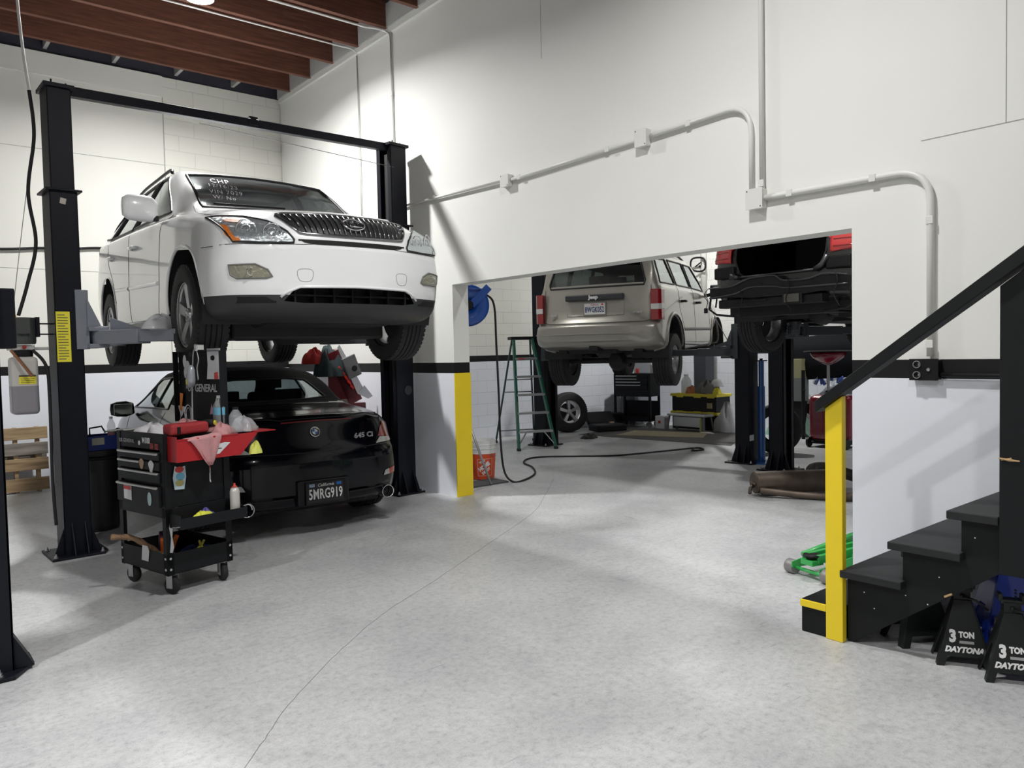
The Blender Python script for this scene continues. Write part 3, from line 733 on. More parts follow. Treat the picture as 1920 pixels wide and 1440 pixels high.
# lower black bumper valance with intake
LV = [(-.80, .335), (-.795, .415), (-.52, .42), (-.50, .255), (.50, .255), (.52, .42), (.795, .415), (.80, .335), (.60, .25), (-.60, .25)]
b = MB(); B_.line(b, 'front', [(-.515, .39), (-.485, .42), (-.40, .458), (0, .466), (.40, .458), (.485, .42), (.515, .39)], r=.010); b.build('intake_lip', M_WPAINT, lx, smooth=True)
b = MB()
b.box(-.46, .46, -.80, -.78, .33, .47); b.build('intake_back', M_UNDER, lx)
b = MB(); b.box(-.46, .46, -.865, -.80, .40, .412)
for k in range(7): b.box(-.42+.14*k-.006, -.42+.14*k+.006, -.87, -.80, .34, .46)
b.build('intake_grille', M_PLAS, lx)
vs = []; b = MB()      # undertray sloping down and back behind the bumper
for y, z, wd in ((-.66, .27, .62), (-.60, .25, .62), (-.45, .215, .60), (-.1, .20, .55), (.35, .20, .5)):
    vs += [(-wd, y, z+.07), (-wd*.8, y, z), (wd*.8, y, z), (wd, y, z+.07)]
fs = []
for i in range(4):
    for k in range(3): fs.append((i*4+k, i*4+k+1, i*4+k+5, i*4+k+4))
b.add(vs, fs); o = b.build('undertray', M_UNDER, lx); o.modifiers.new('t', 'SOLIDIFY').thickness = .01
b = MB(); b.box(-.62, .62, -.15, .15, .12, .26); b.box(-.35, .35, .3, 1.0, .14, .26); b.tube([(.1, .9, .15), (.12, 2.0, .16), (.3, 3.0, .18)], .03); b.box(-.5, .3, 2.3, 2.6, .14, .26); b.tube([(-.75, 2.715, .3), (.75, 2.715, .3)], .04); b.tube([(-.75, 0, .28), (.75, 0, .28)], .03)
b.obox((.1, 3.2, .24), (.45, 0, 0), (0, .16, 0), (0, 0, .08)); b.build('underbody', M_UNDER, lx, bevel=.02)
for x in (-.905, .86): MB().box(x, x+.045, .48, 2.22, .18, .30).build('sill_trim', MATS['grey_trim'], lx, bevel=.02)
# panel gaps
b = MB()
for s, vw in ((-1, 'left'), (1, 'right')):
    B_.line(b, vw, [(.52, 1.10), (.60, .98), (.62, .55), (.70, .30)], r=.0025); B_.line(b, vw, [(1.70, 1.13), (1.71, .55), (1.70, .30)], r=.0025)
    B_.line(b, vw, [(2.66, 1.15), (2.62, .9), (2.42, .72), (2.28, .5)], r=.0025); B_.line(b, vw, [(-.55, .735), (-.40, .74)], r=.0025)
    B_.line(b, vw, [(.62, .30), (2.3, .30)], r=.002)
B_.line(b, 'front', [(-.83, .738), (-.38, .74), (-.30, .745), (.30, .745), (.38, .74), (.83, .738)], r=.0025)
for s in (-1, 1):
    B_.line(b, 'top', [(s*.70, .42), (s*.76, .1), (s*.77, -.3), (s*.72, -.58)], r=.0025)
    P = [(s*.33, .50), (s*.40, .50), (s*.41, .57), (s*.32, .57)]
    B_.line(b, 'front', smooth_poly(P, 4), r=.0014, closed=True); 
b.build_each('panel_gap', M_GAP, lx)
# side mouldings, handles
for s, vw in ((-1, 'left'), (1, 'right')):
    b = MB(); B_.line(b, vw, [(.66, .575), (1.68, .60)], r=.018, off=-.004); B_.line(b, vw, [(1.73, .60), (2.30, .625)], r=.018, off=-.004); b.build('side_moulding', M_WPAINT, lx, smooth=True)
    for y in (1.45, 2.42):
        p = B_.hit(vw, y, .93, .004); b = MB(); b.tube([p+V(0, -.09, 0), p+V(s*.03, -.05, .004), p+V(s*.03, .05, .004), p+V(0, .09, 0)], [.012, .016, .016, .012], 8); b.build('door_handle', M_WPAINT, lx, smooth=True)
    # door mirror
    b = MB(); b.lathe([(0, -.135), (.07, -.13), (.098, -.09), (.104, 0), (.098, .08), (.07, .12), (0, .125)], 20, axis='x')
    M_ = Matrix.Translation((s*1.03, .66, 1.15)) @ Matrix.Rotation(s*-.12, 4, 'Z') @ Matrix.Scale(.55, 4, (0, 1, 0))
    b.v = [tuple(M_ @ Vector(p)) for p in b.v]; mo = b.build('door_mirror', M_WPAINT, lx, smooth=True)
    b = MB(); b.box(s*.90-.04, s*.90+.03*s+.03, .64, .71, 1.06, 1.10); b.obox((s*1.03, .722, 1.15), (.10, .0, 0), (0, .004, 0), (0, 0, .075)); b.build('mirror_mount', M_PLAS, mo, bevel=.01)
    b = MB(); pts = [B_.hit('top', s*x, y, .035) for x, y in ((.60, 1.36), (.575, 1.5), (.565, 2.0), (.56, 2.6), (.55, 3.1), (.56, 3.28))]; pts[0] -= V(0, 0, .03); pts[-1] -= V(0, 0, .03)
    b.tube(smooth_path(pts, 5), .014, 8); b.build('roof_rail', M_PLAS, lx, smooth=True)
    for yc, z in ((0, .30), (2.715, .255)): make_wheel(lx, (s*.80, yc, z), .366, .225, .235, 5, side=s, steer=0, spoke_w=.62)
# wipers, interior
b = MB()
for x0, x1 in ((-.55, .02), (.05, .60)): B_.line(b, 'front', [(x0, 1.178), (x1, 1.19)], r=.008, off=.02)
b.build('wipers', M_PLAS, lx, smooth=True)
seat_pair(lx, (-.36, .36), 1.75, .75, .52, .5, -1, pm('grey_seat', (.12, .115, .105), .8)); seat_pair(lx, (-.36, .36), 2.65, .75, .5, .5, -1, MATS['grey_seat'])
b = MB(); b.box(-.74, .74, .60, .95, .85, 1.10); b.build('dashboard', pm('dash', (.07, .07, .065), .7), lx, bevel=.05)
b = MB(); b.tube([V(.36+.17*cos(a), 1.02+.06*sin(a), 1.06+.16*sin(a)) for a in [2*pi*k/24 for k in range(24)]], .014, 6, closed=True); b.build('steering_wheel', M_DARKIN, lx, smooth=True)
# chalk marker writing on the windscreen
def glass_text(s_, cx, cz, size, tilt):
    M_ = face_m((cx, 0, cz), (1, 0, tilt), (-tilt, 0, 1)); o = text_part('windscreen_writing', s_, size, M_, pm('white_marker', (.85, .80, .85), .6), lx, ext=0, shear=.25, space=1.15, bold=-.0009)
    for v in o.data.vertices:
        h = B_.hit('front', v.co.x, v.co.z, .004)
        if h: v.co = h
glass_text('CHP', -.36, 1.47, .075, -.02); glass_text('12/16/23', -.37, 1.405, .058, -.05); glass_text('VIN 7029', -.38, 1.335, .06, 0); glass_text('W/ No', -.42, 1.275, .055, -.02)
B_.bm.free()
# ================================================================ black convertible under the white SUV (rear towards us)
M_BPAINT = pm('black_car_paint', (.0015, .002, .005), .18, coat=.33, spec=.15)
bw = empty('black_convertible', (2.885, 6.0, 0), -.045, 'black convertible parked on the floor beneath the raised white SUV', 'car')
st = [
 (0.00, .36,.60, .40,.74, .50,.78, .585,.76, .60,.70, .61,.5, .62),
 (.02, .29,.64, .34,.78, .49,.83, .655,.79, .67,.72, .685,.5, .69),
 (.05, .26,.67, .32,.82, .49,.86, .685,.80, .71,.74, .73,.5, .745),
 (.085,.245,.69, .31,.845, .50,.88, .75,.785, .80,.72, .845,.5, .86),
 (.12, .235,.70, .30,.86, .52,.895, .82,.785, .89,.70, .955,.5, .975),
 (.15, .23,.70, .29,.87, .53,.905, .85,.80, .94,.705, .99,.5, 1.005),
 (.25, .225,.70, .28,.88, .55,.915, .87,.825, .96,.72, 1.00,.5, 1.012),
 (.50, .22,.70, .27,.89, .57,.925, .89,.85, .985,.75, 1.025,.52, 1.035),
 (.95, .21,.70, .26,.90, .58,.928, .90,.87, 1.005,.785, 1.045,.60, 1.058),
 (1.10,.21,.70, .26,.90, .58,.928, .90,.875, 1.01,.79, 1.08,.64, 1.10),
 (1.40,.21,.70, .26,.90, .58,.928, .90,.88, 1.015,.80, 1.235,.64, 1.28),
 (1.72,.21,.70, .26,.90, .58,.928, .895,.88, 1.015,.81, 1.345,.60, 1.39),
 (2.10,.21,.70, .26,.90, .58,.928, .89,.88, 1.01,.81, 1.375,.58, 1.415),
 (2.55,.21,.70, .26,.90, .58,.928, .88,.88, 1.00,.81, 1.365,.57, 1.40),
 (2.85,.21,.70, .26,.90, .58,.928, .87,.88, .99,.81, 1.32,.57, 1.345),
 (3.2, .21,.70, .26,.90, .58,.928, .86,.875, .97,.81, 1.13,.62, 1.155),
 (3.5, .21,.70, .26,.90, .57,.925, .85,.87, .945,.80, .975,.66, .995),
 (4.0, .20,.70, .26,.88, .54,.90, .78,.83, .85,.74, .90,.5, .92),
 (4.35, .22,.66, .28,.80, .50,.83, .67,.77, .73,.68, .77,.5, .78),
 (4.52, .34,.56, .38,.68, .48,.70, .56,.66, .59,.6, .61,.4, .62)]
def wb(x, y, z):
    ax = abs(x)
    if y < 1.1: y += .33*(ax/.93)**4*min(1, (1.1-y)/1.0)**1.2 + .05*(ax/.93)**2*min(1, (1.1-y)/1.0)
    if y > 3.9: y -= .35*(ax/.9)**2.4*min(1, (y-3.9)/.6)
    return x, y, z
B_ = CarBody(st, wb)
RW = [(-.545, 1.105), (-.3, 1.092), (.3, 1.092), (.545, 1.105), (.44, 1.275), (.25, 1.295), (-.25, 1.295), (-.44, 1.275)]
WSB = [(-.60, .99), (0, 1.01), (.60, .99), (.50, 1.27), (0, 1.31), (-.50, 1.27)]
SWB = [(1.72, 1.03), (1.80, 1.28), (2.15, 1.325), (2.65, 1.30), (3.28, .985), (2.3, 1.02)]
LN = []
for vw, P, c_ in (('front', RW, lambda c: c[1] < 2), ('back', WSB, lambda c: c[1] > 2.4)): B_.cut(vw, P, c_); LN.append((vw, P))
for s, vw in ((-1, 'left'), (1, 'right')):
    B_.cut(vw, SWB, lambda c, s=s: c[0]*s > .3 and c[2] > .93); LN.append((vw, SWB))
    for yc in (.93, 3.70): B_.cut(vw, circle_poly(yc, .35, .375, 48), lambda c, s=s: c[0]*s > .42 and c[2] < .74)
M_TOP = pm('soft_top_fabric', (.008, .008, .010), .9, bump=.3, nscale=200)
B_.finish('body', M_BPAINT, bw, M_TOP, lambda c: c[2] > 1.06 and 1.0 < c[1] < 2.9)
for vw, P in LN:
    g = B_.patch('rear_window' if vw == 'front' else 'windscreen' if vw == 'back' else 'side_window', vw, P, M_GLASS, bw, off=-.003, smooth=False)
    b = MB(); B_.line(b, vw, P, r=.010, closed=True); b.build('window_seal', M_SEAL, g, smooth=True)
for s, vw in ((-1, 'left'), (1, 'right')):
    for yc in (.93, 3.70): wheel_well(bw, yc, .35, .385, s*.42, s*.90); make_wheel(bw, (s*.815, yc, .338), .338, .235, .235, 5, side=s, split=True)
    b = MB(); B_.line(b, vw, [(2.22, 1.02), (2.23, 1.33)], r=.012); b.build('window_divider', M_SEAL, bw)
# tail lamps
M_RED = pm('red_lens', (.28, .008, .012), .14, coat=1, bump=.15, nscale=40); M_REDB = pm('bright_red_lens', (.62, .02, .02), .2, coat=1)
M_CLR = pm('clear_lens', (.62, .62, .60), .2, coat=1, bump=.2, nscale=80)
TL = [(.60, .775), (.645, .85), (.70, .90), (.76, .885), (.80, .86), (.86, .80), (.905, .75), (.76, .752)]
TW = [(.55, .715), (.62, .768), (.76, .752), (.90, .744), (.905, .715), (.76, .718)]
RF = [(.64, .425), (.66, .47), (.88, .485), (.90, .44), (.80, .425)]
for s in (-1, 1):
    mp = (lambda P: P) if s > 0 else mirror_poly
    t = B_.patch('tail_lamp', 'front', mp(TL), M_RED, bw, off=.007, res=.012, smooth=False)
    B_.patch('reverse_strip', 'front', mp(TW), M_CLR, t, off=.008, res=.012, smooth=False)
    t = B_.patch('bumper_reflector', 'front', mp([(.70, .425), (.70, .475), (.885, .485), (.90, .44), (.80, .425)]), M_REDB, bw, off=.005, res=.02, smooth=False)
    B_.patch('fog_lens', 'front', mp([(.62, .425), (.64, .468), (.70, .475), (.70, .425)]), M_CLR, t, off=.006, res=.02, smooth=False)
    b = MB(); b.tube([(s*.63, .03, .285), (s*.63, .30, .285)], .055, 22, caps=False)
    c = b.build('exhaust_tip', M_CHR, bw, smooth=True); b = MB()
    b.lathe([(.050, .026), (.057, .022), (.057, .034), (.050, .034)], 28, (s*.63, 0, .285), 'y', closed=True); b.build('tip_ring', M_CHR, c, smooth=True)
    MB().lathe([(0, .12), (.052, .12), (.052, .13), (0, .13)], 20, (s*.63, 0, .285), 'y').build('exhaust_bore', M_UNDER, c)
    # mirrors
    b = MB(); b.lathe([(0, -.12), (.06, -.11), (.08, -.05), (.085, .04), (.06, .11), (0, .12)], 16, axis='x')
    M_ = Matrix.Translation((s*.98, 2.94, .99)) @ Matrix.Scale(.6, 4, (0, 1, 0)); b.v = [tuple(M_ @ Vector(p)) for p in b.v]
    mo = b.build('door_mirror', M_BPAINT, bw, smooth=True)
    b = MB(); b.obox((s*.98, 2.884, .99), (.09, 0, 0), (0, .003, 0), (0, 0, .055)); b.build('mirror_glass', pm('mirror', (.5, .55, .52), .03, 1), mo, bevel=.01)
    b = MB(); b.bar((s*.92, 3.0, .95), (s*.86, 3.02, .95), .07, .03); b.build('mirror_stalk', M_PLAS, mo)
# third brake light, lip, badges
B_.patch('high_brake_lamp', 'front', [(-.30, .960), (0, .965), (.34, .958), (.34, .948), (0, .953), (-.30, .948)], pm('dark_red_lens', (.16, .01, .012), .3), bw, off=.004, res=.02, smooth=False)
b = MB(); B_.line(b, 'top', [(-.70, .38), (-.5, .20), (-.3, .135), (0, .125), (.3, .135), (.5, .20), (.70, .38)], r=.009, off=-.003); b.build('boot_lip', M_BPAINT, bw, smooth=True)
p = B_.hit('front', -.02, .865, .004); u = Vector((0, .35, .94)).normalized(); r_ = Vector((1, 0, 0)); nn = r_.cross(u)
def disc(b, c, r0, r1, off, a0=0, a1=2*pi, n=32):
    vs = []; 
    for k in range(n+1):
        a = a0+(a1-a0)*k/n
        for r in (r0, r1): vs.append(c+nn*off+(r_*cos(a)+u*sin(a))*r)
    b.add(vs, [(2*k, 2*k+1, 2*k+3, 2*k+2) for k in range(n)])
b = MB(); b.tube([p+nn*.004+(r_*cos(a)+u*sin(a))*.042 for a in [2*pi*k/32 for k in range(32)]], .004, 8, closed=True); em = b.build('roundel', M_CHR, bw, smooth=True)
b = MB(); disc(b, p, .024, .041, .004); b.build('roundel_ring', pm('gloss_black', (.01, .01, .012), .1), em)
M_BLU = pm('roundel_blue', (.03, .16, .50), .2); M_WT = pm('white_enamel', (.8, .8, .8), .3)
for k in range(4):
    b = MB(); disc(b, p, 0, .024, .005, k*pi/2, (k+1)*pi/2, 8); b.build('roundel_quarter', M_WT if k in (0, 2) else M_BLU, em)
for ch, a in (('B', 2.25), ('M', pi/2), ('W', .89)):
    c = p+nn*.0055+(r_*cos(a)+u*sin(a))*.033; rr = r_*sin(a)-u*cos(a); uu = r_*cos(a)+u*sin(a)
    text_part('lettering', ch, .017, face_m(c, rr, uu), M_WT, em, ext=.0005)
pa, pb, pc_ = B_.hit('front', .33, .80, .003), B_.hit('front', .55, .80, .003), B_.hit('front', .44, .83, .003)
tx = text_part('lettering', '645 Ci', .062, face_m((pa+pb)/2-V(0, .004, 0), pb-pa, pc_-(pa+pb)/2), M_SILV, bw, ext=.004, sx=1.25, bold=.002)
# number plate
def plate(parent, c, w_, h_, face, ink, txt, size, frame=M_PLAS, tilt=0, extra=None, sx=.62, name='number_plate'):
    b = MB().box(-w_/2, w_/2, -.006, 0, -h_/2, h_/2); o = b.build(name, face, parent, bevel=.004); o.location = c; o.rotation_euler = (tilt, 0, 0)
    text_part('lettering', txt, size, FY(0, -.008, -.014), ink, o, ext=.001, sx=sx, bold=.0022, space=1.05)
    b = MB(); t = .012
    b.box(-w_/2-t, w_/2+t, -.010, .004, h_/2-.002, h_/2+t); b.box(-w_/2-t, w_/2+t, -.010, .004, -h_/2-t, -h_/2+.002)
    b.box(-w_/2-t, -w_/2+.002, -.010, .004, -h_/2, h_/2); b.box(w_/2-.002, w_/2+t, -.010, .004, -h_/2, h_/2)
    b.build('plate_frame', frame, o, bevel=.003); return o
pl = plate(bw, (.01, -.035, .365), .33, .17, pm('black_plate', (.012, .012, .014), .35), M_WT, '5MRG919', .118, tilt=-.05, sx=.60)
text_part('lettering', 'California', .036, FY(0, -.008, .062), M_WT, pl, ext=.001, shear=.35, sx=1.05)
for x, c_, s_ in ((-.12, M_WT, 'FEB'), (.12, M_BLU, '')):
    k = MB().box(x-.022, x+.022, -.009, -.006, .052, .076).build('sticker', M_BLU if not s_ else pm('pale_blue', (.45, .55, .8), .4), pl)
    if s_: text_part('lettering', s_, .02, FY(x, -.0095, .064), M_PLAS, k, ext=.0005)
MB().box(-.23, .23, -.028, .14, .26, .475).build('plate_recess', M_BPAINT, bw, bevel=.012)
# bumper grooves and shut lines
b = MB(); B_.line(b, 'front', [(-.88, .70), (-.55, .708), (0, .70), (.55, .708), (.88, .70)], r=.003); B_.line(b, 'front', [(.56, .71), (.60, .80), (.66, .90), (.68, .96)], r=.0025); B_.line(b, 'front', [(-.56, .71), (-.60, .80), (-.66, .90), (-.68, .96)], r=.0025)
for s, vw in ((-1, 'left'), (1, 'right')): B_.line(b, vw, [(1.75, 1.0), (1.68, .75), (1.70, .3)], r=.0025); B_.line(b, vw, [(3.2, .95), (3.15, .3)], r=.0025)
B_.line(b, 'front', [(-.70, .335), (-.25, .33)], r=.006); B_.line(b, 'front', [(.25, .33), (.70, .335)], r=.006)
b.build_each('panel_gap', M_SEAL, bw)
b = MB(); b.box(-.7, .7, .35, 4.2, .16, .24); b.box(-.55, .55, .25, .6, .20, .3); b.build('underbody', M_UNDER, bw, bevel=.02)
seat_pair(bw, (-.37, .37), 2.25, .62, .52, .48, 1); seat_pair(bw, (-.32, .32), 1.55, .62, .36, .42, 1)
MB().box(-.72, .72, 3.05, 3.4, .7, .95).build('dashboard', M_DARKIN, bw, bevel=.04)
B_.bm.free()
# ================================================================ silver SUV on the far lift (rear towards us)
M_SILVER = lined(pm('champagne_paint', (.34, .325, .285), .34, .35, coat=.8))
jp = empty('silver_suv', (7.55, 7.35, 1.109), -1.166, 'champagne silver SUV raised on a lift in the far bay, number plate 8WGK052', 'car'); jp.rotation_euler = (radians(1.2), 0, -1.166)
st = [
 (0.00, .53,.70, .56,.84, .62,.86, .69,.84, .71,.76, .72,.5, .725),
 (.03, .47,.74, .51,.87, .61,.895, .735,.865, .75,.79, .755,.5, .76),
 (.13, .44,.74, .48,.90, .62,.912, .75,.885, .765,.82, .77,.5, .775),
 (.15, .44,.74, .48,.90, .63,.912, .86,.888, .90,.85, .91,.6, .915),
 (.175,.43,.74, .47,.90, .64,.912, 1.12,.885, 1.20,.85, 1.26,.70, 1.265),
 (.24, .42,.74, .46,.90, .64,.912, 1.16,.885, 1.25,.85, 1.49,.76, 1.51),
 (.33, .40,.74, .45,.90, .64,.912, 1.18,.885, 1.27,.85, 1.68,.72, 1.705),
 (.45, .38,.74, .44,.90, .64,.912, 1.18,.885, 1.28,.85, 1.735,.68, 1.765),
 (1.2, .36,.74, .42,.90, .64,.912, 1.18,.885, 1.28,.85, 1.745,.67, 1.785),
 (2.4, .36,.74, .42,.90, .64,.912, 1.17,.885, 1.27,.85, 1.74,.67, 1.78),
 (2.75,.36,.74, .42,.90, .64,.912, 1.16,.885, 1.25,.85, 1.68,.68, 1.715),
 (3.15,.36,.74, .42,.90, .64,.91, 1.13,.88, 1.20,.83, 1.27,.72, 1.30),
 (3.35,.36,.74, .42,.89, .64,.90, 1.09,.87, 1.15,.80, 1.18,.68, 1.20),
 (4.1, .38,.72, .44,.84, .66,.85, 1.02,.80, 1.07,.74, 1.10,.5, 1.11),
 (4.4, .42,.68, .46,.80, .66,.82, .90,.76, .95,.70, .98,.5, .99),
 (4.47,.50,.6, .54,.74, .64,.76, .78,.70, .82,.64, .84,.4, .85)]
def wj(x, y, z):
    ax = abs(x)
    if y < .6: y += .13*(ax/.9)**4*min(1, (.6-y)/.5)
    if y > 3.9: y -= .25*(ax/.9)**3*min(1, (y-3.9)/.5)
    return x, y, z
B_ = CarBody(st, wj)
RG = [(-.68, 1.27), (.68, 1.27), (.70, 1.33), (.60, 1.66), (.52, 1.69), (-.52, 1.69), (-.60, 1.66), (-.70, 1.33)]
SJ = [[(.42, 1.30), (.52, 1.64), (1.05, 1.66), (1.16, 1.30)], [(1.26, 1.30), (1.20, 1.665), (1.98, 1.665), (2.06, 1.29)], [(2.14, 1.29), (2.08, 1.66), (2.50, 1.655), (3.02, 1.27)]]
B_.cut('front', RG, lambda c: c[1] < 1)
LN = [('front', RG)]
B_.cut('back', [(-.66, 1.30), (.66, 1.30), (.58, 1.62), (-.58, 1.62)], lambda c: c[1] > 2); LN.append(('back', [(-.66, 1.30), (.66, 1.30), (.58, 1.62), (-.58, 1.62)]))
for s, vw in ((-1, 'left'), (1, 'right')):
    for P in SJ: B_.cut(vw, P, lambda c, s=s: c[0]*s > .4 and c[2] > 1.2); LN.append((vw, P))
    for yc in (.92, 3.62): B_.cut(vw, circle_poly(yc, .42, .43, 48), lambda c, s=s: c[0]*s > .42 and c[2] < .9)
B_.finish('body', M_SILVER, jp)
for k, (vw, P) in enumerate(LN):
    g = B_.patch('rear_window' if vw == 'front' else 'windscreen' if vw == 'back' else 'side_window', vw, P, M_GLASSD if vw == 'front' else M_GLASS, jp, off=-.003, smooth=False)
    b = MB(); B_.line(b, vw, P, r=.013, closed=True); b.build('window_seal', M_SEAL, g, smooth=True)
for s, vw in ((-1, 'left'), (1, 'right')):
    for yc in (.92, 3.62):
        wheel_well(jp, yc, .42, .44, s*.40, s*.93)
        b = MB(); P = circle_poly(yc, .42, .465, 22, -.25, pi+.25)
        B_.line(b, vw, P, r=.034, off=-.010); b.build('wheel_flare', M_SILVER, jp, smooth=True)
        if yc < 1 or s < 0: make_wheel(jp, (s*.79, yc, .23), .372, .245, .21, 5, side=s, spoke_w=.36, tread=5, knob=.004)
    b = MB(); B_.line(b, vw, [(1.40, .66), (3.12, .66)], r=.028, off=-.010); b.build('side_moulding', pm('grey_moulding', (.13, .13, .125), .5), jp, smooth=True)
    for y in (1.42, 2.30):
        p = B_.hit(vw, y, 1.07, .004); b = MB(); b.tube([p+V(0, -.09, 0), p+V(s*.04, -.05, 0), p+V(s*.04, .05, 0), p+V(0, .09, 0)], [.015, .02, .02, .015], 8); b.build('door_handle', M_PLAS, jp, smooth=True)
    mo = MB().obox((s*1.03, 3.0, 1.28), (.085, 0, 0), (0, .04, 0), (0, 0, .10)).build('door_mirror', M_PLAS, jp, bevel=.03, bseg=3)
    MB().obox((s*1.03, 2.955, 1.28), (.05, 0, 0), (0, .003, 0), (0, 0, .07)).build('mirror_glass', MATS['mirror'], mo, bevel=.01)
    MB().bar((s*.95, 3.02, 1.22), (s*.86, 3.03, 1.20), .06, .05).build('mirror_stalk', M_PLAS, mo)
    b = MB(); P = [B_.hit('top', s*.62, y, .04) for y in (.6, 1.0, 1.6, 2.2, 2.5)]; P[0] -= V(0, 0, .04); P[-1] -= V(0, 0, .04); b.tube(smooth_path(P, 4), .016, 8); b.build('roof_rail', M_PLAS, jp, smooth=True)
b = MB()
for vw in ('left', 'right'): 
    B_.line(b, vw, [(1.21, 1.3), (1.24, .95), (1.42, .70), (1.42, .42)], r=.003); B_.line(b, vw, [(2.10, 1.29), (2.10, .45)], r=.003); B_.line(b, vw, [(3.05, 1.24), (3.1, .9), (3.1, .45)], r=.003)
B_.line(b, 'front', [(-.775, 1.26), (-.775, .80), (-.70, .778), (.70, .778), (.775, .80), (.775, 1.26)], r=.004)
b.build_each('panel_gap', M_SEAL, jp)
for s in (-1, 1):
    mp = (lambda P: P) if s > 0 else mirror_poly
    t = MB().prism([(s*.785, .155), (s*.89, .175), (s*.918, .22), (s*.925, .36), (s*.80, .36)], (0, 0, .79), (1, 0, 0), (0, 1, 0), (0, 0, .41)).build('tail_lamp', M_RED, jp, bevel=.012, bseg=3)
    MB().prism([(s*.79, .150), (s*.892, .170), (s*.922, .22), (s*.929, .34), (s*.80, .34)], (0, 0, .93), (1, 0, 0), (0, 1, 0), (0, 0, .075)).build('reverse_lens', M_CLR, t, bevel=.006)
hb = MB().box(-.42, .42, .095, .18, 1.085, 1.165).build('hatch_handle', pm('dark_grey_plastic', (.035, .037, .042), .5), jp, bevel=.015)
text_part('lettering', 'Jeep', .072, FY(0, .092, 1.128), M_WT, hb, ext=.003, bold=.003, sx=1.1)
b = MB(); B_.line(b, 'front', [(-.42, .95), (-.41, .88), (.41, .88), (.42, .95), (.42, 1.08)], r=.006); b.build('plate_recess_edge', M_SILVER, jp, smooth=True)
pl = plate(jp, (0, .14, .97), .305, .152, M_WT, pm('plate_navy', (.03, .05, .18), .4), '8WGK052', .105, frame=M_SILVER, sx=.58)
text_part('lettering', 'California', .03, FY(0, -.008, .056), pm('plate_red', (.55, .04, .05), .5), pl, ext=.001, shear=.35)
MB().box(.10, .13, -.008, -.006, .048, .068).build('sticker', MATS['plate_red'], pl)
for s_, x, sz in (('4x4', -.62, .05), ('SPORT', .60, .04)):
    text_part('lettering', s_, sz, FY(x, .150, .90), M_SILV, jp, ext=.004, bold=.002, sx=1.2)
wp = MB(); wp.tube([(.0, .205, 1.245), (.08, .22, 1.29), (.45, .235, 1.32)], [.02, .012, .008], 8); wp.tube([(.08, .23, 1.30), (.52, .245, 1.325)], .007); wp.build('rear_wiper', M_PLAS, jp, smooth=True)
MB().box(-.08, .06, .20, .24, 1.30, 1.36).build('wiper_motor_cover', M_PLAS, jp, bevel=.01)
MB().obox((0, .0, .625), (.83, 0, 0), (0, .012, 0), (0, 0, .006)).build('bumper_step', M_SILVER, jp, bevel=.004)
b = MB(); b.box(-.60, .60, .25, .40, .42, .54); b.box(-.62, -.50, .3, 4.0, .36, .48); b.box(.50, .62, .3, 4.0, .36, .48); b.box(-.5, .5, .15, .28, .44, .52)
b.tube([(-.7, .92, .23), (.7, .92, .23)], .042, 12); b.lathe([(0, -.16), (.10, -.12), (.15, 0), (.10, .12), (0, .16)], 16, (.05, .92, .22), 'y'); b.tube([(.05, 1.05, .28), (.05, 2.6, .34)], .035)
for s in (-1, 1): b.tube([(s*.52, .85, .25), (s*.46, .78, .60)], .035); b.bar((s*.6, .95, .26), (s*.5, 1.7, .34), .05, .05); b.tube([(s*.60, .92, .30), (s*.60, .92, .62)], .055)
b.obox((-.1, .42, .45), (.35, 0, 0), (0, .13, 0), (0, 0, .10)); b.tube([(-.6, 1.0, .44), (.6, .8, .30)], .018)
b.tube([(.45, .42, .42), (.45, 1.2, .36), (.25, 3.0, .36)], .03); b.box(-.06, .06, .05, .3, .40, .48); b.box(-.45, .45, 1.5, 3.6, .34, .46)
b.tube([(-.7, 3.62, .32), (.74, 3.62, .32)], .05); b.lathe([(0, -.03), (.14, -.03), (.14, .0), (0, .0)], 24, (.80, 3.62, .32), 'x'); b.lathe([(.04, 0), (.07, 0), (.07, .06), (0, .06)], 16, (.80, 3.62, .32), 'x')
b.build('underbody', M_UNDER, jp, angle=40)
seat_pair(jp, (-.36, .36), 2.2, .82, .52, .5, 1); seat_pair(jp, (-.36, .36), 1.25, .82, .48, .5, 1)
MB().box(-.78, .78, 2.9, 3.2, .9, 1.2).build('dashboard', M_DARKIN, jp, bevel=.04)
B_.bm.free()
# ================================================================ black SUV with its rear bumper removed, tailgate open
M_DPAINT = pm('dark_paint', (.008, .008, .010), .25, coat=.8); M_DSTEEL = pm('bare_dark_steel', (.022, .022, .024), .42, .5, noise=.4, nscale=14)
sv = empty('black_suv', (6.79, 4.09, 1.565), -1.56, 'black SUV raised in the far bay with its rear bumper removed and boot open', 'car'); sv.scale = (.86, .86, .86)
st = [
 (0.0, .55,.66, .60,.82, .75,.86, .93,.84, .97,.80, 1.00,.78, 1.01),
 (.04,.50,.70, .56,.86, .76,.90, 1.00,.885, 1.10,.86, 1.20,.82, 1.21),
 (.12,.45,.74, .52,.88, .76,.925, 1.05,.90, 1.16,.87, 1.45,.78, 1.47),
 (.30,.40,.76, .46,.90, .74,.94, 1.06,.91, 1.17,.87, 1.66,.70, 1.70),
 (.6, .34,.76, .40,.91, .72,.95, 1.06,.92, 1.17,.87, 1.72,.67, 1.76),
 (2.4,.30,.76, .36,.91, .70,.95, 1.04,.92, 1.15,.87, 1.72,.67, 1.76),
 (3.1,.30,.76, .36,.91, .70,.95, 1.02,.91, 1.12,.85, 1.40,.68, 1.43),
 (3.5,.30,.76, .36,.91, .70,.94, 1.00,.90, 1.08,.82, 1.12,.66, 1.15),
 (4.4,.32,.72, .38,.86, .66,.88, .90,.82, .95,.74, 1.0,.5, 1.02),
 (4.75,.40,.6, .45,.74, .60,.76, .74,.70, .78,.62, .80,.4, .81)]
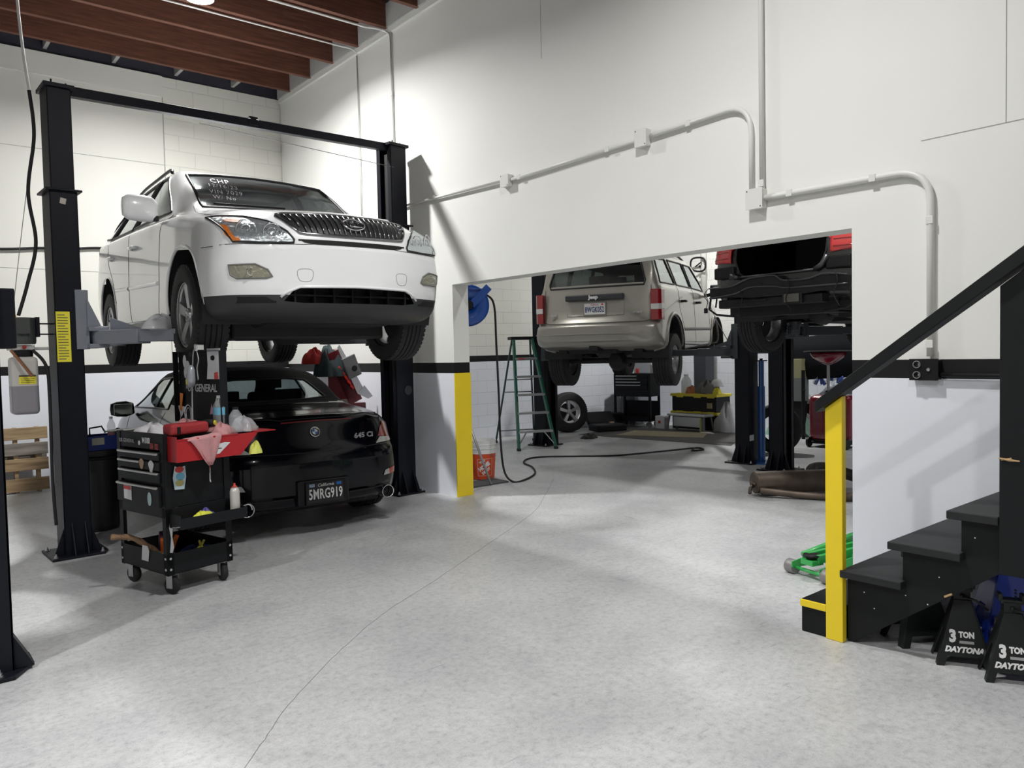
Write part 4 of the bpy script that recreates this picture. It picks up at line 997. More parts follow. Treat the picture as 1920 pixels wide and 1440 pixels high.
def wv(x, y, z):
    ax = abs(x)
    if y < .6: y += .10*(ax/.9)**4*min(1, (.6-y)/.5)
    if y > 4: y -= .3*(ax/.9)**3*min(1, (y-4)/.6)
    return x, y, z
B_ = CarBody(st, wv, step=.04, n=4)
OP = [(-.50, .80), (-.43, .755), (.43, .755), (.50, .80), (.56, .95), (.57, 1.30), (.54, 1.62), (-.54, 1.62), (-.57, 1.30), (-.56, .95)]
B_.cut('front', OP, lambda c: c[1] < 1.2)
for s, vw in ((-1, 'left'), (1, 'right')):
    for yc in (.98,): B_.cut(vw, circle_poly(yc, .40, .43, 40), lambda c, s=s: c[0]*s > .45 and c[2] < .9)
    B_.cut(vw, circle_poly(3.85, .40, .43, 40), lambda c, s=s: c[0]*s > .45 and c[2] < .9)
B_.finish('body', M_DPAINT, sv)
b = MB(); b.tube([V(x, (B_.hit('front', x*1.04, z) or V(0, .1, 0)).y, z) for x, z in OP], .014, 8, closed=True); b.build('boot_seal', M_SEAL, sv, smooth=True)
b = MB(); b.box(-.62, .62, .10, 1.6, .74, .77); b.box(-.62, .62, 1.5, 1.55, .77, 1.3); b.build('boot_floor', M_DARKIN, sv)
for s, vw in ((-1, 'left'), (1, 'right')):
    mp = (lambda P: P) if s > 0 else mirror_poly
    TLs = [(.61, .93), (.61, 1.12), (.62, 1.28), (.86, 1.22), (.90, .96)]
    t = B_.patch('tail_lamp', 'front', mp(TLs), M_REDB, sv, off=.02, res=.02, smooth=False, thick=.02)
    b = MB()
    for z in (.99, 1.06, 1.14): B_.line(b, 'front', [(s*.64, z), (s*.88, z)], r=.006, off=.03)
    b.build('lamp_ribs', M_RED, t, smooth=True)
    B_.patch('lamp_side', vw, [(.03, .94), (.04, 1.22), (.20, 1.20), (.28, .97)], M_REDB, t, off=.012, res=.03, smooth=False)
    for yc in (.98, 3.85):
        wheel_well(sv, yc, .40, .44, s*.42, s*.92); make_wheel(sv, (s*.80, yc, .25), .39, .27, .25, 5, side=s)
    MB().bar((s*.35, .35, 1.72), (s*.55, .25, 1.78), .05, .04).build('tailgate_hinge', M_DSTEEL, sv)
    # bumper bracket hoop hanging at each corner
    b = MB(); b.tube([(s*.90, .02, .62), (s*.92, .0, .40), (s*.80, -.02, .33), (s*.55, -.03, .30)], .013, 8); b.tube([(s*.83, .04, .60), (s*.83, .0, .42)], .010); b.build('bumper_bracket', M_DSTEEL, sv, smooth=True)
    MB().obox((s*.70, .02, .82), (.14, 0, 0), (0, .04, 0), (0, 0, .07)).build('lamp_pocket', M_DSTEEL, sv, bevel=.02)
def ribbon(name, top, bot, y, d, mat, parent):
    n = len(top); b = MB(); vs = [(x, y, z) for x, z in top]+[(x, y, z) for x, z in bot]+[(x, y+d, z) for x, z in top]+[(x, y+d, z) for x, z in bot]
    fs = []
    for i in range(n-1): fs += [(i, i+1, n+i+1, n+i), (2*n+i, 3*n+i, 3*n+i+1, 2*n+i+1), (i, 2*n+i, 2*n+i+1, i+1), (n+i, n+i+1, 3*n+i+1, 3*n+i)]
    fs += [(0, n, 3*n, 2*n), (n-1, 3*n-1, 4*n-1, 2*n-1)]
    return b.add(vs, fs).build(name, mat, parent, bevel=.004)
ribbon('bumper_beam', [(-.85, .64), (-.55, .645), (-.30, .72), (.0, .725), (.12, .67), (.32, .66), (.55, .69), (.85, .66)], [(-.85, .52), (-.6, .53), (-.30, .50), (.0, .50), (.12, .50), (.32, .50), (.55, .52), (.85, .50)], -.09, .07, M_DSTEEL, sv)
b = MB(); b.tube(smooth_path([(-.85, -.10, .645), (-.55, -.10, .65), (-.30, -.10, .725), (0, -.10, .73), (.12, -.10, .67), (.4, -.10, .66), (.6, -.10, .70), (.85, -.10, .665)], 6), .010); b.tube(smooth_path([(-.85, -.10, .53), (-.5, -.10, .56), (-.3, -.10, .62), (.0, -.10, .61), (.2, -.10, .58), (.85, -.10, .575)], 6), .009); b.build('beam_edge', pm('edge_steel', (.10, .10, .105), .35, .7), sv, smooth=True)
b = MB(); b.box(-.75, .55, -.06, .10, .40, .50); b.box(-.5, -.1, -.08, .0, .455, .48); b.box(.10, .34, -.10, .0, .40, .53); b.build('bumper_carrier', M_DSTEEL, sv, bevel=.015)
MB().box(.13, .31, -.112, -.10, .42, .51).build('heat_shield', pm('heat_shield', (.16, .155, .14), .5, .6), sv, bevel=.01)
b = MB(); b.tube([(-.62, -.02, .75), (.50, -.02, .76)], .014); b.tube([(.45, -.02, .76), (.53, -.03, .80), (.59, -.02, .90)], .03); b.tube([(-.50, -.02, .75), (-.60, -.02, .79)], .028); b.build('boot_sill_rail', MATS['edge_steel'], sv, smooth=True)
b = MB(); b.box(-.60, .60, .2, .5, .30, .45); b.tube([(-.7, .98, .32), (.7, .98, .32)], .05); b.lathe([(0, -.15), (.12, -.1), (.14, .05), (0, .14)], 14, (0, .98, .32), 'y')
for s in (-1, 1): b.bar((s*.2, .8, .34), (s*.72, .98, .30), .06, .04); b.bar((s*.2, 1.3, .34), (s*.72, 1.0, .28), .06, .04); b.tube([(s*.62, .95, .3), (s*.58, .9, .7)], .04); b.obox((s*.62, .45, .42), (.16, 0, 0), (0, .22, 0), (0, 0, .10))
b.box(-.62, .62, 1.5, 4.2, .24, .34); b.tube([(.3, .5, .34), (.28, 1.6, .25), (.2, 3.5, .24)], .035); b.build('underbody', M_UNDER, sv, angle=40)
b = MB()
for (x, z0) in ((.17, .70), (-.42, .60), (.72, .72)): b.tube(smooth_path([(x, -.11, z0), (x+.03, -.12, z0-.12), (x-.01, -.12, z0-.25), (x+.05, -.11, z0-.38)], 5), .005, 6)
b.build('loose_wires', M_RUB, sv, smooth=True)
b = MB(); b.tube(smooth_path([(-.93, .0, .66), (-.99, -.01, .58), (-.95, 0, .50), (-.97, 0, .42)], 5), .004, 6); b.box(-.99, -.955, -.015, .015, .36, .42); b.build('hanging_lamp_plug', M_RUB, sv)
# open tailgate above
b = MB(); b.box(-.66, .66, -.55, .30, 1.80, 1.84); o = b.build('tailgate', M_DPAINT, sv, bevel=.015)
B_.bm.free()
# ================================================================ two post lift of the near bay
def bolt(parent, x, y, z, r=.012, h=.03, name='anchor_bolt'):
    b = MB(); b.lathe([(0, h), (r*.5, h), (r*.5, h*.6), (r, h*.6), (r, h*.15), (r*1.5, h*.15), (r*1.5, 0), (0, 0)], 12, (x, y, z)); return b.build(name, M_SILV, parent)
def post_shape(b, w, d, z0, z1, t=.012, open_dir=1, lipw=.06):
    """C-section column, web on the side away from the car (open_dir = +1 opens to +x)"""
    o = open_dir
    b.box(min(-o*w/2, -o*(w/2-t)), max(-o*w/2, -o*(w/2-t)), -d/2, d/2, z0, z1)
    b.box(-w/2, w/2, -d/2, -d/2+t, z0, z1); b.box(-w/2, w/2, d/2-t, d/2, z0, z1)
    b.box(min(o*(w/2-t), o*w/2), max(o*(w/2-t), o*w/2), -d/2, -d/2+lipw, z0, z1); b.box(min(o*(w/2-t), o*w/2), max(o*(w/2-t), o*w/2), d/2-lipw, d/2, z0, z1)
def lift_post(parent, x, y, rz, o, h, split_z=None, w=.20, d=.26):
    e = empty('post', (x, y, 0), rz); e.parent = parent
    b = MB(); zs = split_z or h*.75
    post_shape(b, w, d, 0, zs, open_dir=o); b.box(-w/2-.015, w/2+.015, -d/2-.015, -d/2, zs-.006, zs+.004)
    post_shape(b, w*.86, d*.92, zs, h, open_dir=o); p = b.build('column', M_POST, e, bevel=.003)
    MB().box(-w/2-.03, w/2+.03, -d/2-.03, d/2+.02, zs-.012, zs+.004).build('flange', M_POST, e, bevel=.003); MB().box(-w/2-.01, w/2+.01, -d/2-.012, d/2, h-.03, h).build('top_cap', M_POST, e, bevel=.003)
    b = MB(); b.box(-w*.25, w*.25, -d*.2, d*.2, .1, h-.1); b.build('inner_track', pm('track_black', (.004, .004, .005), .7), e)
    b = MB(); q = [(-.20, -.24), (.16, -.24), (.20, -.16), (.20, .18), (-.20, .18)]; q = [(a*-o if o > 0 else a, c) for a, c in q] if False else q
    b.prism(q, (0, 0, 0), (1, 0, 0), (0, 1, 0), (0, 0, .018))
    for sx in (-1, 1):
        b.prism([(0, .018), (.07, .018), (0, .22)], (sx*w/2, -d/2+.02, 0), (sx, 0, 0), (0, 0, 1), (0, .010, 0))
        b.prism([(0, .018), (-.09, .018), (0, .26)], (sx*(w/2-.05), -d/2, 0), (0, 1, 0), (0, 0, 1), (.010, 0, 0))
    b.build('base_plate', M_POST, e, bevel=.003)
    for (bx, by) in ((-.17, -.20), (-.17, .13), (.15, -.20), (.16, .12)): bolt(e, bx, by, .018)
    return e
def pad(b, c): b.lathe([(0, .0), (.055, .0), (.055, .035), (.02, .035), (.02, .06), (0, .06)], 16, c)
def arm_set(parent, x, y, rz, zc, tips, mat, o):
    c = empty('carriage', (x, y, zc), rz); c.parent = parent
    b = MB(); b.box(-.07*o-.06, -.07*o+.06+.10*o if o > 0 else -.07*o+.06, -.16, .16, -.02, .40) if False else b.box(.07*o-.045, .07*o+.045, -.15, .15, -.06, .40)
    b.box(min(.1*o, .24*o), max(.1*o, .24*o), -.20, .20, .08, .11); b.box(min(.1*o, .24*o), max(.1*o, .24*o), -.20, .20, -.05, -.02)
    b.prism([(.10*o, .11), (.10*o, .34), (.20*o, .11)], (0, -.17, 0), (1, 0, 0), (0, 0, 1), (0, .008, 0)); b.build('bracket', mat, c, bevel=.003)
    ci, si = cos(rz), sin(rz)
    for (tx, ty, tz) in tips:
        dx, dy = tx-x, ty-y; lx, ly = dx*ci+dy*si, -dx*si+dy*ci; s_ = 1 if ly > 0 else -1
        p0 = V(.20*o, s_*.13, .03); p1 = V(lx, ly, tz-zc); mid = p0.lerp(p1, .55); mid.z = .03; p1z = V(lx, ly, .03)
        b = MB(); b.bar(p0, mid, .13, .11); b.bar(mid.lerp(p0, .15), p1z, .10, .085); b.lathe([(0, -.07), (.06, -.07), (.06, .09), (0, .09)], 18, p0)
        a = b.build('lift_arm', mat, c, bevel=.006)
        b = MB(); n = (p1z-p0).normalized(); up = V(0, 0, 1)
        vs = [p0+n*.05+up*.16, p0+n*.38+up*.06, p0+n*.05+up*.06]; sd = n.cross(up)*.05
        b.add([v-sd for v in vs]+[v-sd*.88 for v in vs], [(0, 1, 2), (5, 4, 3), (0, 3, 4, 1), (1, 4, 5, 2), (2, 5, 3, 0)])
        b.build('gusset', mat, a); b = MB(); b.lathe([(.045, 0), (.05, 0), (.05, p1.z-.03-.04), (.065, p1.z-.03-.035), (.065, p1.z-.03), (0, p1.z-.03)], 16, p1z)
        b.build('arm_pad', mat, a)
M_ARM = pm('grey_arm_paint', (.20, .215, .25), .4, noise=.1, nscale=10)
lf = empty('two_post_lift', (0, 0, 0), 0, 'tall black two post lift with grey arms holding the white SUV', 'car lift')
P1, P2 = (1.175, 6.86), (4.40, 7.25); lrz = atan2(P2[1]-P1[1], P2[0]-P1[0])
e1 = lift_post(lf, *P1, .03, 1, 3.62, 2.82, w=.19, d=.27); e2 = lift_post(lf, *P2, lrz, -1, 3.76, 2.9, w=.24, d=.27)
b = MB(); a, c = V(P1[0]+.09, P1[1]-.03, 3.60), V(P2[0]-.10, P2[1]-.05, 3.72); b.bar(a, c, .07, .075)
cb = b.build('crossbeam', M_POST, lf, bevel=.004)
mid = a.lerp(c, .5); b = MB(); b.box(-.04, .04, -.05, -.035, -.02, .055); b.build('beam_joint', M_POST, cb, loc=mid)
for k in (-1, 1): bolt(cb, mid.x+k*.035, mid.y-.035, mid.z+.03, .012, .03)
b = MB(); b.bar(V(2.3, 6.98, 3.575), V(4.35, 7.12, 3.50), .005, .005); b.build('limit_bar', pm('dark_rod', (.15, .15, .15), .5), cb)
for e_, hh in ((e1, 3.62), (e2, 3.76)):
    b = MB(); b.tube([(-.04, -.08, hh-.02), (-.04, -.08, hh+.04)], .007); b.tube([(.06, -.08, hh-.02), (.06, -.08, hh+.025)], .007); b.build('cable_stud', M_POST, e_)
arm_set(lf, P1[0]+.02, P1[1], .03, 1.66, [(1.80, 6.05, 1.735), (1.86, 8.15, 1.74)], M_ARM, 1)
arm_set(lf, P2[0]-.02, P2[1], lrz, 1.66, [(3.45, 6.15, 1.735), (3.42, 8.05, 1.74)], pm('dark_arm_paint', (.05, .052, .06), .4), -1)
M_YLAB = pm('yellow_label', (.85, .75, .05), .5); M_LTXT = pm('label_ink', (.08, .08, .05), .6)
b = MB(); b.box(-.045, .05, -.002, 0, 0, .385); lb = b.build('warning_label', M_YLAB, e1, loc=(-.045, -.139, 1.505))
b = MB()
for k in range(17): w_ = .07 if k % 4 else .05; b.box(-.035, -.035+w_, -.003, -.002, .02+k*.021, .026+k*.021)
b.build('label_lines', M_LTXT, lb)
b = MB(); b.add([(-.02, 0, -.02), (.02, 0, -.028), (.028, 0, .015), (-.012, 0, .024)], [(0, 1, 2, 3)]); b.build('sticker', pm('beige_sticker', (.5, .47, .4), .6), e1, loc=(-.01, -.139, 2.735))
bt = MB().lathe([(0, -.006), (.05, -.006), (.05, 0), (0, 0)], 24, (0, 0, 0), 'y').build('cover_disc', pm('dark_grey_disc', (.035, .036, .045), .5), e2, loc=(.04, -.136, 1.12))
# power unit
pu = empty('power_unit', (0.885, 6.85, 0)); pu.parent = lf
b = MB(); b.lathe([(0, -.13), (.085, -.13), (.09, -.11), (.092, .05), (.085, .07), (0, .075)], 28, (0, 0, 1.775)); b.box(-.05, .04, -.115, -.08, 1.72, 1.84); b.build('motor', pm('motor_grey', (.055, .06, .058), .45), pu, bevel=.004)
MB().box(-.083, -.045, -.098, -.085, 1.765, 1.86).build('motor_label', pm('orange_label', (.75, .35, .05), .5), pu)
b = MB(); b.box(-.10, .07, -.05, .05, 1.60, 1.64); b.box(.05, .17, -.02, .02, 1.60, 1.625); b.lathe([(0, -.02), (.014, -.02), (.014, 0), (0, 0)], 14, (0, -.05, 1.622), 'y'); b.build('valve_block', pm('cast_aluminium', (.6, .6, .58), .4, .6), pu, bevel=.004)
MB().lathe([(0, -.004), (.015, -.004), (.015, 0), (0, 0)], 14, (0, -.071, 1.622), 'y').build('red_button', pm('red_button', (.3, .02, .02), .4), pu)
M_TANKM, nt_, bb_ = node_mat('milky_tank'); sp_ = nt_.nodes.new('ShaderNodeSeparateXYZ'); tc_ = nt_.nodes.new('ShaderNodeTexCoord'); rp_ = nt_.nodes.new('ShaderNodeValToRGB')
nt_.links.new(tc_.outputs['Object'], sp_.inputs[0]); mr_ = nt_.nodes.new('ShaderNodeMath'); mr_.operation = 'MULTIPLY_ADD'; mr_.inputs[1].default_value = 2; mr_.inputs[2].default_value = -2.2
nt_.links.new(sp_.outputs[2], mr_.inputs[0]); nt_.links.new(mr_.outputs[0], rp_.inputs[0]); rp_.color_ramp.interpolation = 'CONSTANT'
rp_.color_ramp.elements[0].color = (.27, .26, .28, 1); rp_.color_ramp.elements[1].color = (.58, .56, .53, 1); rp_.color_ramp.elements[1].position = .46
nt_.links.new(rp_.outputs[0], bb_.inputs['Base Color']); bb_.inputs['Roughness'].default_value = .35
b = MB(); b.box(-.095, .085, -.085, .085, 1.115, 1.55); tk = b.build('oil_reservoir', M_TANKM, pu, bevel=.03, bseg=4)
MB().lathe([(.06, 1.54), (.065, 1.56), (.065, 1.60), (0, 1.60)], 20, (0, 0, 0)).build('tank_neck', M_PLAS, pu)
b = MB(); b.box(-.045, .065, -.088, -.085, 1.345, 1.40); l_ = b.build('tank_label', M_YLAB, tk); b = MB(); b.box(-.045, .065, -.0895, -.088, 1.40, 1.413)
for k in range(3): b.box(-.035, .055, -.0895, -.088, 1.355+k*.014, 1.358+k*.014)
b.build('label_lines', M_LTXT, l_)
MB().tube([(-.09, -.10, 1.60), (-.02, -.13, 1.49), (.035, -.14, 1.40)], .011, 10).build('release_lever', pm('copper', (.35, .16, .09), .4, .8), pu)
b = MB(); b.box(.085, .11, -.05, .05, 1.70, 1.85); b.tube([(.09, -.03, 1.72), (.22, -.03, 1.72)], .006); b.tube([(.09, -.03, 1.80), (.22, -.03, 1.80)], .006); b.build('mount_bracket', M_POST, pu)
# hoses, cables
def wire(name, pts, r, mat, label, cat='cable', n=6, seg=10, closed=False, group=None):
    o = MB().tube(smooth_path(pts, seg), r, n).build(name, mat, smooth=True); return tag(o, label, cat, group)
o = MB().tube(smooth_path([(1.0, 6.83, 3.56), (1.02, 6.84, 3.23), (.965, 6.84, 2.80), (1.0, 6.84, 2.42), (.93, 6.82, 2.10), (.86, 6.80, 1.86)], 10), .013, 8).build('hydraulic_hose', M_RUB, lf, smooth=True)
o = MB().tube(smooth_path([(.94, 6.80, 1.60), (1.02, 6.78, 1.48), (1.035, 6.78, 1.25), (1.03, 6.78, .6), (1.04, 6.78, .25)], 8), .012, 8).build('hydraulic_hose', M_RUB, lf, smooth=True)
wire('flexible_conduit', [(1.0, 6.83, 3.56), (.97, 6.84, 3.9), (.95, 6.85, 4.3), (.93, 6.9, 5.18)], .011, M_WHT, 'white flexible conduit dropping from the ceiling to the left lift post', 'pipe')
wire('pull_cord', [(1.0, 6.99, 3.0), (.93, 7.0, 2.5), (.86, 7.0, 1.98)], .003, pm('cord_grey', (.3, .3, .3), .6), 'thin grey cord slanting down beside the left lift post', 'cord')
o = wire('air_line', [(.4, YB-.03, 2.80), (1.2, YB-.03, 2.83), (1.6, YB-.03, 2.87), (1.9, YB-.03, 2.88), (2.25, YB-.03, 2.915), (2.7, YB-.03, 2.90)], .016, M_RUB, 'black air line clipped across the back wall behind the left lift post', 'hose')
# ---------------------------------------------------------------- lift post at the left edge of the picture
fp = empty('lift_post', (.30, 4.50, 0), 0, 'black lift post cut off by the left edge of the picture, bolted to the floor', 'car lift')
b = MB(); post_shape(b, .34, .26, 0, 4.0, open_dir=-1); b.build('column', M_POST, fp, bevel=.003)
b = MB(); b.prism([(-.30, -.22), (.16, -.22), (.26, -.06), (.26, .10), (.20, .20), (-.30, .20)], (0, 0, 0), (1, 0, 0), (0, 1, 0), (0, 0, .018)); b.prism([(0, .018), (.085, .018), (0, .18)], (.17, -.12, 0), (1, 0, 0), (0, 0, 1), (0, .24, 0)); b.build('base_plate', M_POST, fp, bevel=.003)
for x, y in ((.10, -.18), (.21, .0), (-.05, -.19), (.2, .13)): bolt(fp, x, y, .018, .014, .035)
MB().box(.10, .255, -.02, .13, 1.575, 1.87).build('control_box', M_POST, fp, bevel=.006)
# ================================================================ tool cart
ct = empty('tool_cart', (1.385, 5.11, 0), .227, 'black rolling tool cart with raised lid and open red side tray before the convertible', 'tool cart')
M_CART = pm('cart_black', (.010, .011, .013), .5, noise=.2, nscale=30, spec=.22); M_CRED = pm('cart_red', (.42, .015, .02), .35, noise=.15, nscale=10)
CW, CD = .46, .60       # along a (local x), along b (local y)
b = MB(); b.box(.012, CW-.005, .01, CD-.01, .56, .84); b.box(.012, CW-.005, .01, .02, .84, 1.02); b.box(.012, CW-.005, CD-.02, CD-.01, .84, 1.02); b.box(CW-.015, CW-.005, .01, CD-.01, .84, 1.02); b.box(.005, .02, .01, CD-.01, .93, 1.035); b.box(.015, CW-.01, .02, CD-.02, .84, .85); b.build('cabinet', M_CART, ct, bevel=.003)
def lineup(parent, name, mat, y0, y1, z0, z1, d=.012, x=0.0, bevel=.003): return MB().box(x-d, x+.012, y0, y1, z0, z1).build(name, mat, parent, bevel=bevel)
M_HAND = pm('satin_aluminium', (.55, .55, .54), .35, .8)
for z0, z1, y1 in ((.865, .915, CD-.03), (.80, .855, CD-.03), (.72, .79, CD-.03), (.57, .70, CD-.02)):
    d_ = lineup(ct, 'drawer', M_CART, .04, y1, z0, z1, .012 if z0 > .6 else .02)
    lineup(d_, 'drawer_handle', M_HAND, .05 if z0 != .80 else .28, y1-.01, z1-.016, z1-.002, .024 if z0 > .6 else .034, bevel=.004)
for x, y in ((0, 0), (0, CD), (CW, 0), (CW, CD)):
    b = MB(); sx = 1 if x == 0 else -1; sy = 1 if y == 0 else -1
    b.box(min(x, x+sx*.045), max(x, x+sx*.045), min(y, y+sy*.004), max(y, y+sy*.004), .13, 1.035); b.box(min(x, x+sx*.004), max(x, x+sx*.004), min(y, y+sy*.045), max(y, y+sy*.045), .13, 1.035)
    lg = b.build('corner_upright', M_CART, ct, bevel=.001)
    for zz in (.17, .24): b = MB(); b.lathe([(0, -.004), (.008, -.004), (.009, 0), (0, 0)], 10, (x+sx*.02, y-sy*.0 if sy > 0 else y, zz), 'y'); b.lathe([(0, -.004), (.008, -.004), (.009, 0), (0, 0)], 10, (x, y+sy*.02, zz), 'x'); b.build('rivet', M_SILV, lg)
b = MB(); b.box(0, CW, 0, CD, .135, .142); b.box(0, CW, 0, .004, .135, .27); b.box(0, CW, CD-.004, CD, .135, .27); b.box(0, .004, 0, CD, .135, .27); b.box(CW-.004, CW, 0, CD, .135, .27); b.build('lower_tray', M_CART, ct, bevel=.001)
b = MB(); b.box(.02, CW+.03, -.14, -.0, .44, .446); b.box(.02, CW+.03, -.144, -.14, .44, .51); b.box(.02, .024, -.14, 0, .44, .53); b.box(CW+.026, CW+.03, -.14, 0, .44, .51); b.box(0, CW, .0, .004, .44, .56); b.build('side_shelf', M_CART, ct, bevel=.002)
b = MB(); b.box(0, .004, 0, CD, .50, .565); b.build('front_rail', M_CART, ct)
MB().tube([(CW+.06+.035*cos(a), -.10, .47+.045*sin(a)) for a in [2*pi*k/24 for k in range(17)]], .004, 6).build('tool_ring', M_CHR, ct, smooth=True)
# lid standing open along the back edge, its inside towards the drawers
lid = MB().box(CW, CW+.02, .02, CD, 1.03, 1.56).build('lid', M_CART, ct, bevel=.004)
b = MB(); b.box(CW-.04, CW, .016, .02, 1.06, 1.56); b.box(CW-.04, CW, CD, CD+.004, 1.06, 1.56); b.box(CW-.04, CW, .02, CD, 1.556, 1.56); b.build('lid_flange', M_CART, lid, bevel=.001)
LM = lambda y, z, x=0: face_m((CW-.002-x, y, z), (0, -1, 0), (0, 0, 1))
M_LET = pm('silver_lettering', (.6, .6, .62), .35, .4)
text_part('lettering', 'US GENERAL', .075, LM(.30, 1.30), M_LET, lid, ext=.001, sx=.86, bold=.0015, shear=.12)
def quad_sticker(parent, P, mat, plane, name='sticker', t=.0015):
    b = MB(); b.prism([(a, c) for a, c in P], plane @ V(0, 0, 0), plane.to_3x3() @ V(1, 0, 0), plane.to_3x3() @ V(0, 1, 0), plane.to_3x3() @ V(0, 0, t)); return b.build(name, mat, parent)
M_STW = pm('sticker_white', (.72, .72, .74), .5); M_STG = pm('sticker_green', (.30, .50, .22), .5); M_STP = pm('sticker_pink', (.65, .35, .5), .5); M_STB = pm('sticker_blue', (.15, .42, .60), .5); M_STR = pm('sticker_red', (.55, .05, .04), .5); M_STO = pm('sticker_orange', (.85, .25, .03), .5); M_STT = pm('sticker_tan', (.45, .32, .2), .6)
blob = lambda r1, r2, n=14, w=0: [(r1*cos(2*pi*k/n)*(1+w*sin(3*2*pi*k/n)), r2*sin(2*pi*k/n)) for k in range(n)]
quad_sticker(lid, blob(.022, .045), M_STW, LM(.51, 1.49)); quad_sticker(lid, blob(.028, .04), M_STW, LM(.475, 1.455)); quad_sticker(lid, blob(.018, .04), M_STW, LM(.505, 1.41))
quad_sticker(lid, [(-.05, -.08), (.05, -.07), (.05, .05), (.02, .06), (-.045, .02)], pm('kraft_card', (.35, .32, .27), .7), LM(.45, 1.375, .003)); quad_sticker(lid, [(-.03, -.018), (.03, -.018), (.03, .018), (-.03, .018)], M_YLAB, LM(.465, 1.345, .006))
quad_sticker(lid, blob(.02, .04), M_STG, LM(.12, 1.20)); quad_sticker(lid, [(-.025, -.035), (.022, -.03), (.0, .04)], M_STP, LM(.185, 1.155)); quad_sticker(lid, [(-.02, -.025), (.025, -.022), (.022, .025), (-.02, .02)], M_STR, LM(.055, 1.39, .04))
quad_sticker(lid, [(-.022, -.06), (.0, -.065), (.03, .06), (-.01, .065)], M_STO, LM(.555, 1.20, .012)); quad_sticker(lid, [(-.055, .01), (.055, .0), (-.01, -.075)], M_STW, LM(.555, 1.165, .008))
# notes and things clipped to the lid
nt = quad_sticker(None, [(-.085, -.10), (.09, -.10), (.085, .11), (-.075, .11), (-.07, .0)], pm('note_paper', (.80, .82, .86), .7), Matrix.Identity(4), 'paper_note', .002)
nt.parent = None; nt.matrix_world = ct.matrix_basis if False else Matrix.Translation((1.385, 5.11, 0)) @ Matrix.Rotation(.227, 4, 'Z') @ LM(.135, 1.465, .006)
tag(nt, 'white paper pinned by a black magnet to the raised cart lid', 'paper'); MB().lathe([(0, 0), (.018, 0), (.015, .012), (0, .012)], 16, (0, .045, .002)).build('magnet', M_PLAS, nt, smooth=True)
CM = Matrix.Translation((1.385, 5.11, 0)) @ Matrix.Rotation(.227, 4, 'Z')
cp = lambda x, y, z: CM @ V(x, y, z)
b = MB(); b.tube(smooth_path([cp(CW-.05, .29, 1.575), cp(CW-.04, .33, 1.53), cp(CW-.05, .335, 1.35), cp(CW-.06, .33, 1.22), cp(CW-.08, .30, 1.06)], 8), .006, 7); b.tube(smooth_path([cp(CW-.04, .29, 1.57), cp(CW-.05, .25, 1.50), cp(CW-.05, .27, 1.44), cp(CW-.05, .26, 1.36)], 6), .005, 6)
wl_ = b.build('hooked_work_light', M_GALV, smooth=True); tag(wl_, 'grey caged work light and cord hooked over the top of the cart lid', 'work light')
b = MB(); b.box(-.03, .03, -.02, .02, -.02, .03); b.build('clip', M_CHR, wl_, bevel=.008).matrix_local = CM @ Matrix.Translation((CW-.02, .285, 1.58))
b = MB(); b.lathe([(0, -.09), (.022, -.085), (.030, -.04), (.028, .03), (.016, .06), (0, .065)], 16); b.build('cage', pm('frosted_cage', (.45, .47, .52), .3, .3), wl_, smooth=True).matrix_local = CM @ Matrix.Translation((CW-.07, .315, 1.40))
b = MB(); b.tube([(0, .045*cos(a), .065*sin(a)) for a in [2*pi*k/24 for k in range(24)]], .005, 6, closed=True); b.tube([(0, .03*cos(a), .045*sin(a)) for a in [2*pi*k/24 for k in range(24)]], .003, 6, closed=True); g_ = b.build('hose_clamp_ring', M_CHR, smooth=True); g_.matrix_world = CM @ Matrix.Translation((CW-.05, .40, 1.12)); tag(g_, 'oval chrome ring leaning inside the raised cart lid', 'ring')
# red tray that opens out beside the drawers
b = MB(); T = [(.03, .86), (.47, .86), (.64, 1.0), (.72, 1.012), (.72, 1.02), (.03, 1.02)]
b.prism([(.03, .86), (.48, .86), (.62, 1.0), (.03, 1.0)], (0, -.11, 0), (1, 0, 0), (0, 0, 1), (0, .004, 0))
b.add([(.48, -.11, .86), (.62, -.11, 1.0), (.62, 0, 1.0), (.48, 0, .86)], [(0, 1, 2, 3)]); b.box(.03, .48, -.11, 0, .858, .862); b.box(.60, .75, -.12, .16, .998, 1.004); b.box(.028, .032, -.11, 0, .86, 1.02)
b.box(.03, .46, -.114, -.10, .995, 1.003); b.build('red_side_tray', M_CRED, ct, bevel=.001)
quad = quad_sticker(ct, [(-.09, -.02), (-.05, -.04), (.02, -.035), (.05, -.01), (.10, .03), (.06, .035), (.01, .028), (-.05, .02)], M_STW, face_m((.30, -.112, .92), (1, 0, 0), (0, 0, 1)))
text_part('lettering', '~~~~', .03, face_m((.30, -.1145, .92), (1, 0, 0), (0, 0, 1)), M_PLAS, quad, ext=.0003, bold=.001)
FM = lambda y, z, x=.014: face_m((-x, y, z), (0, -1, 0), (0, 0, 1))
text_part('lettering', 'US GENERAL', .035, FM(.45, .975, .006), pm('dim_lettering', (.3, .3, .32), .4), ct, ext=.0005)
text_part('lettering', 'M100', .055, FM(.20, .985, .006), M_WT, ct, ext=.0005, bold=.0005, sx=.8)
quad_sticker(ct, blob(.012, .015), M_STW, FM(.285, .968, .006)); 
b = MB()
for k in range(5):
    for j in range(2): b.box(-.0072, -.006, .05+j*.06, .05+j*.06+.04, .935+k*.008, .939+k*.008)
b.build('sticker', M_STR, ct)
quad_sticker(ct, blob(.028, .035, w=.2), M_STT, FM(.25, .835)); quad_sticker(ct, blob(.03, .04, w=.3), M_STW, FM(.13, .825))
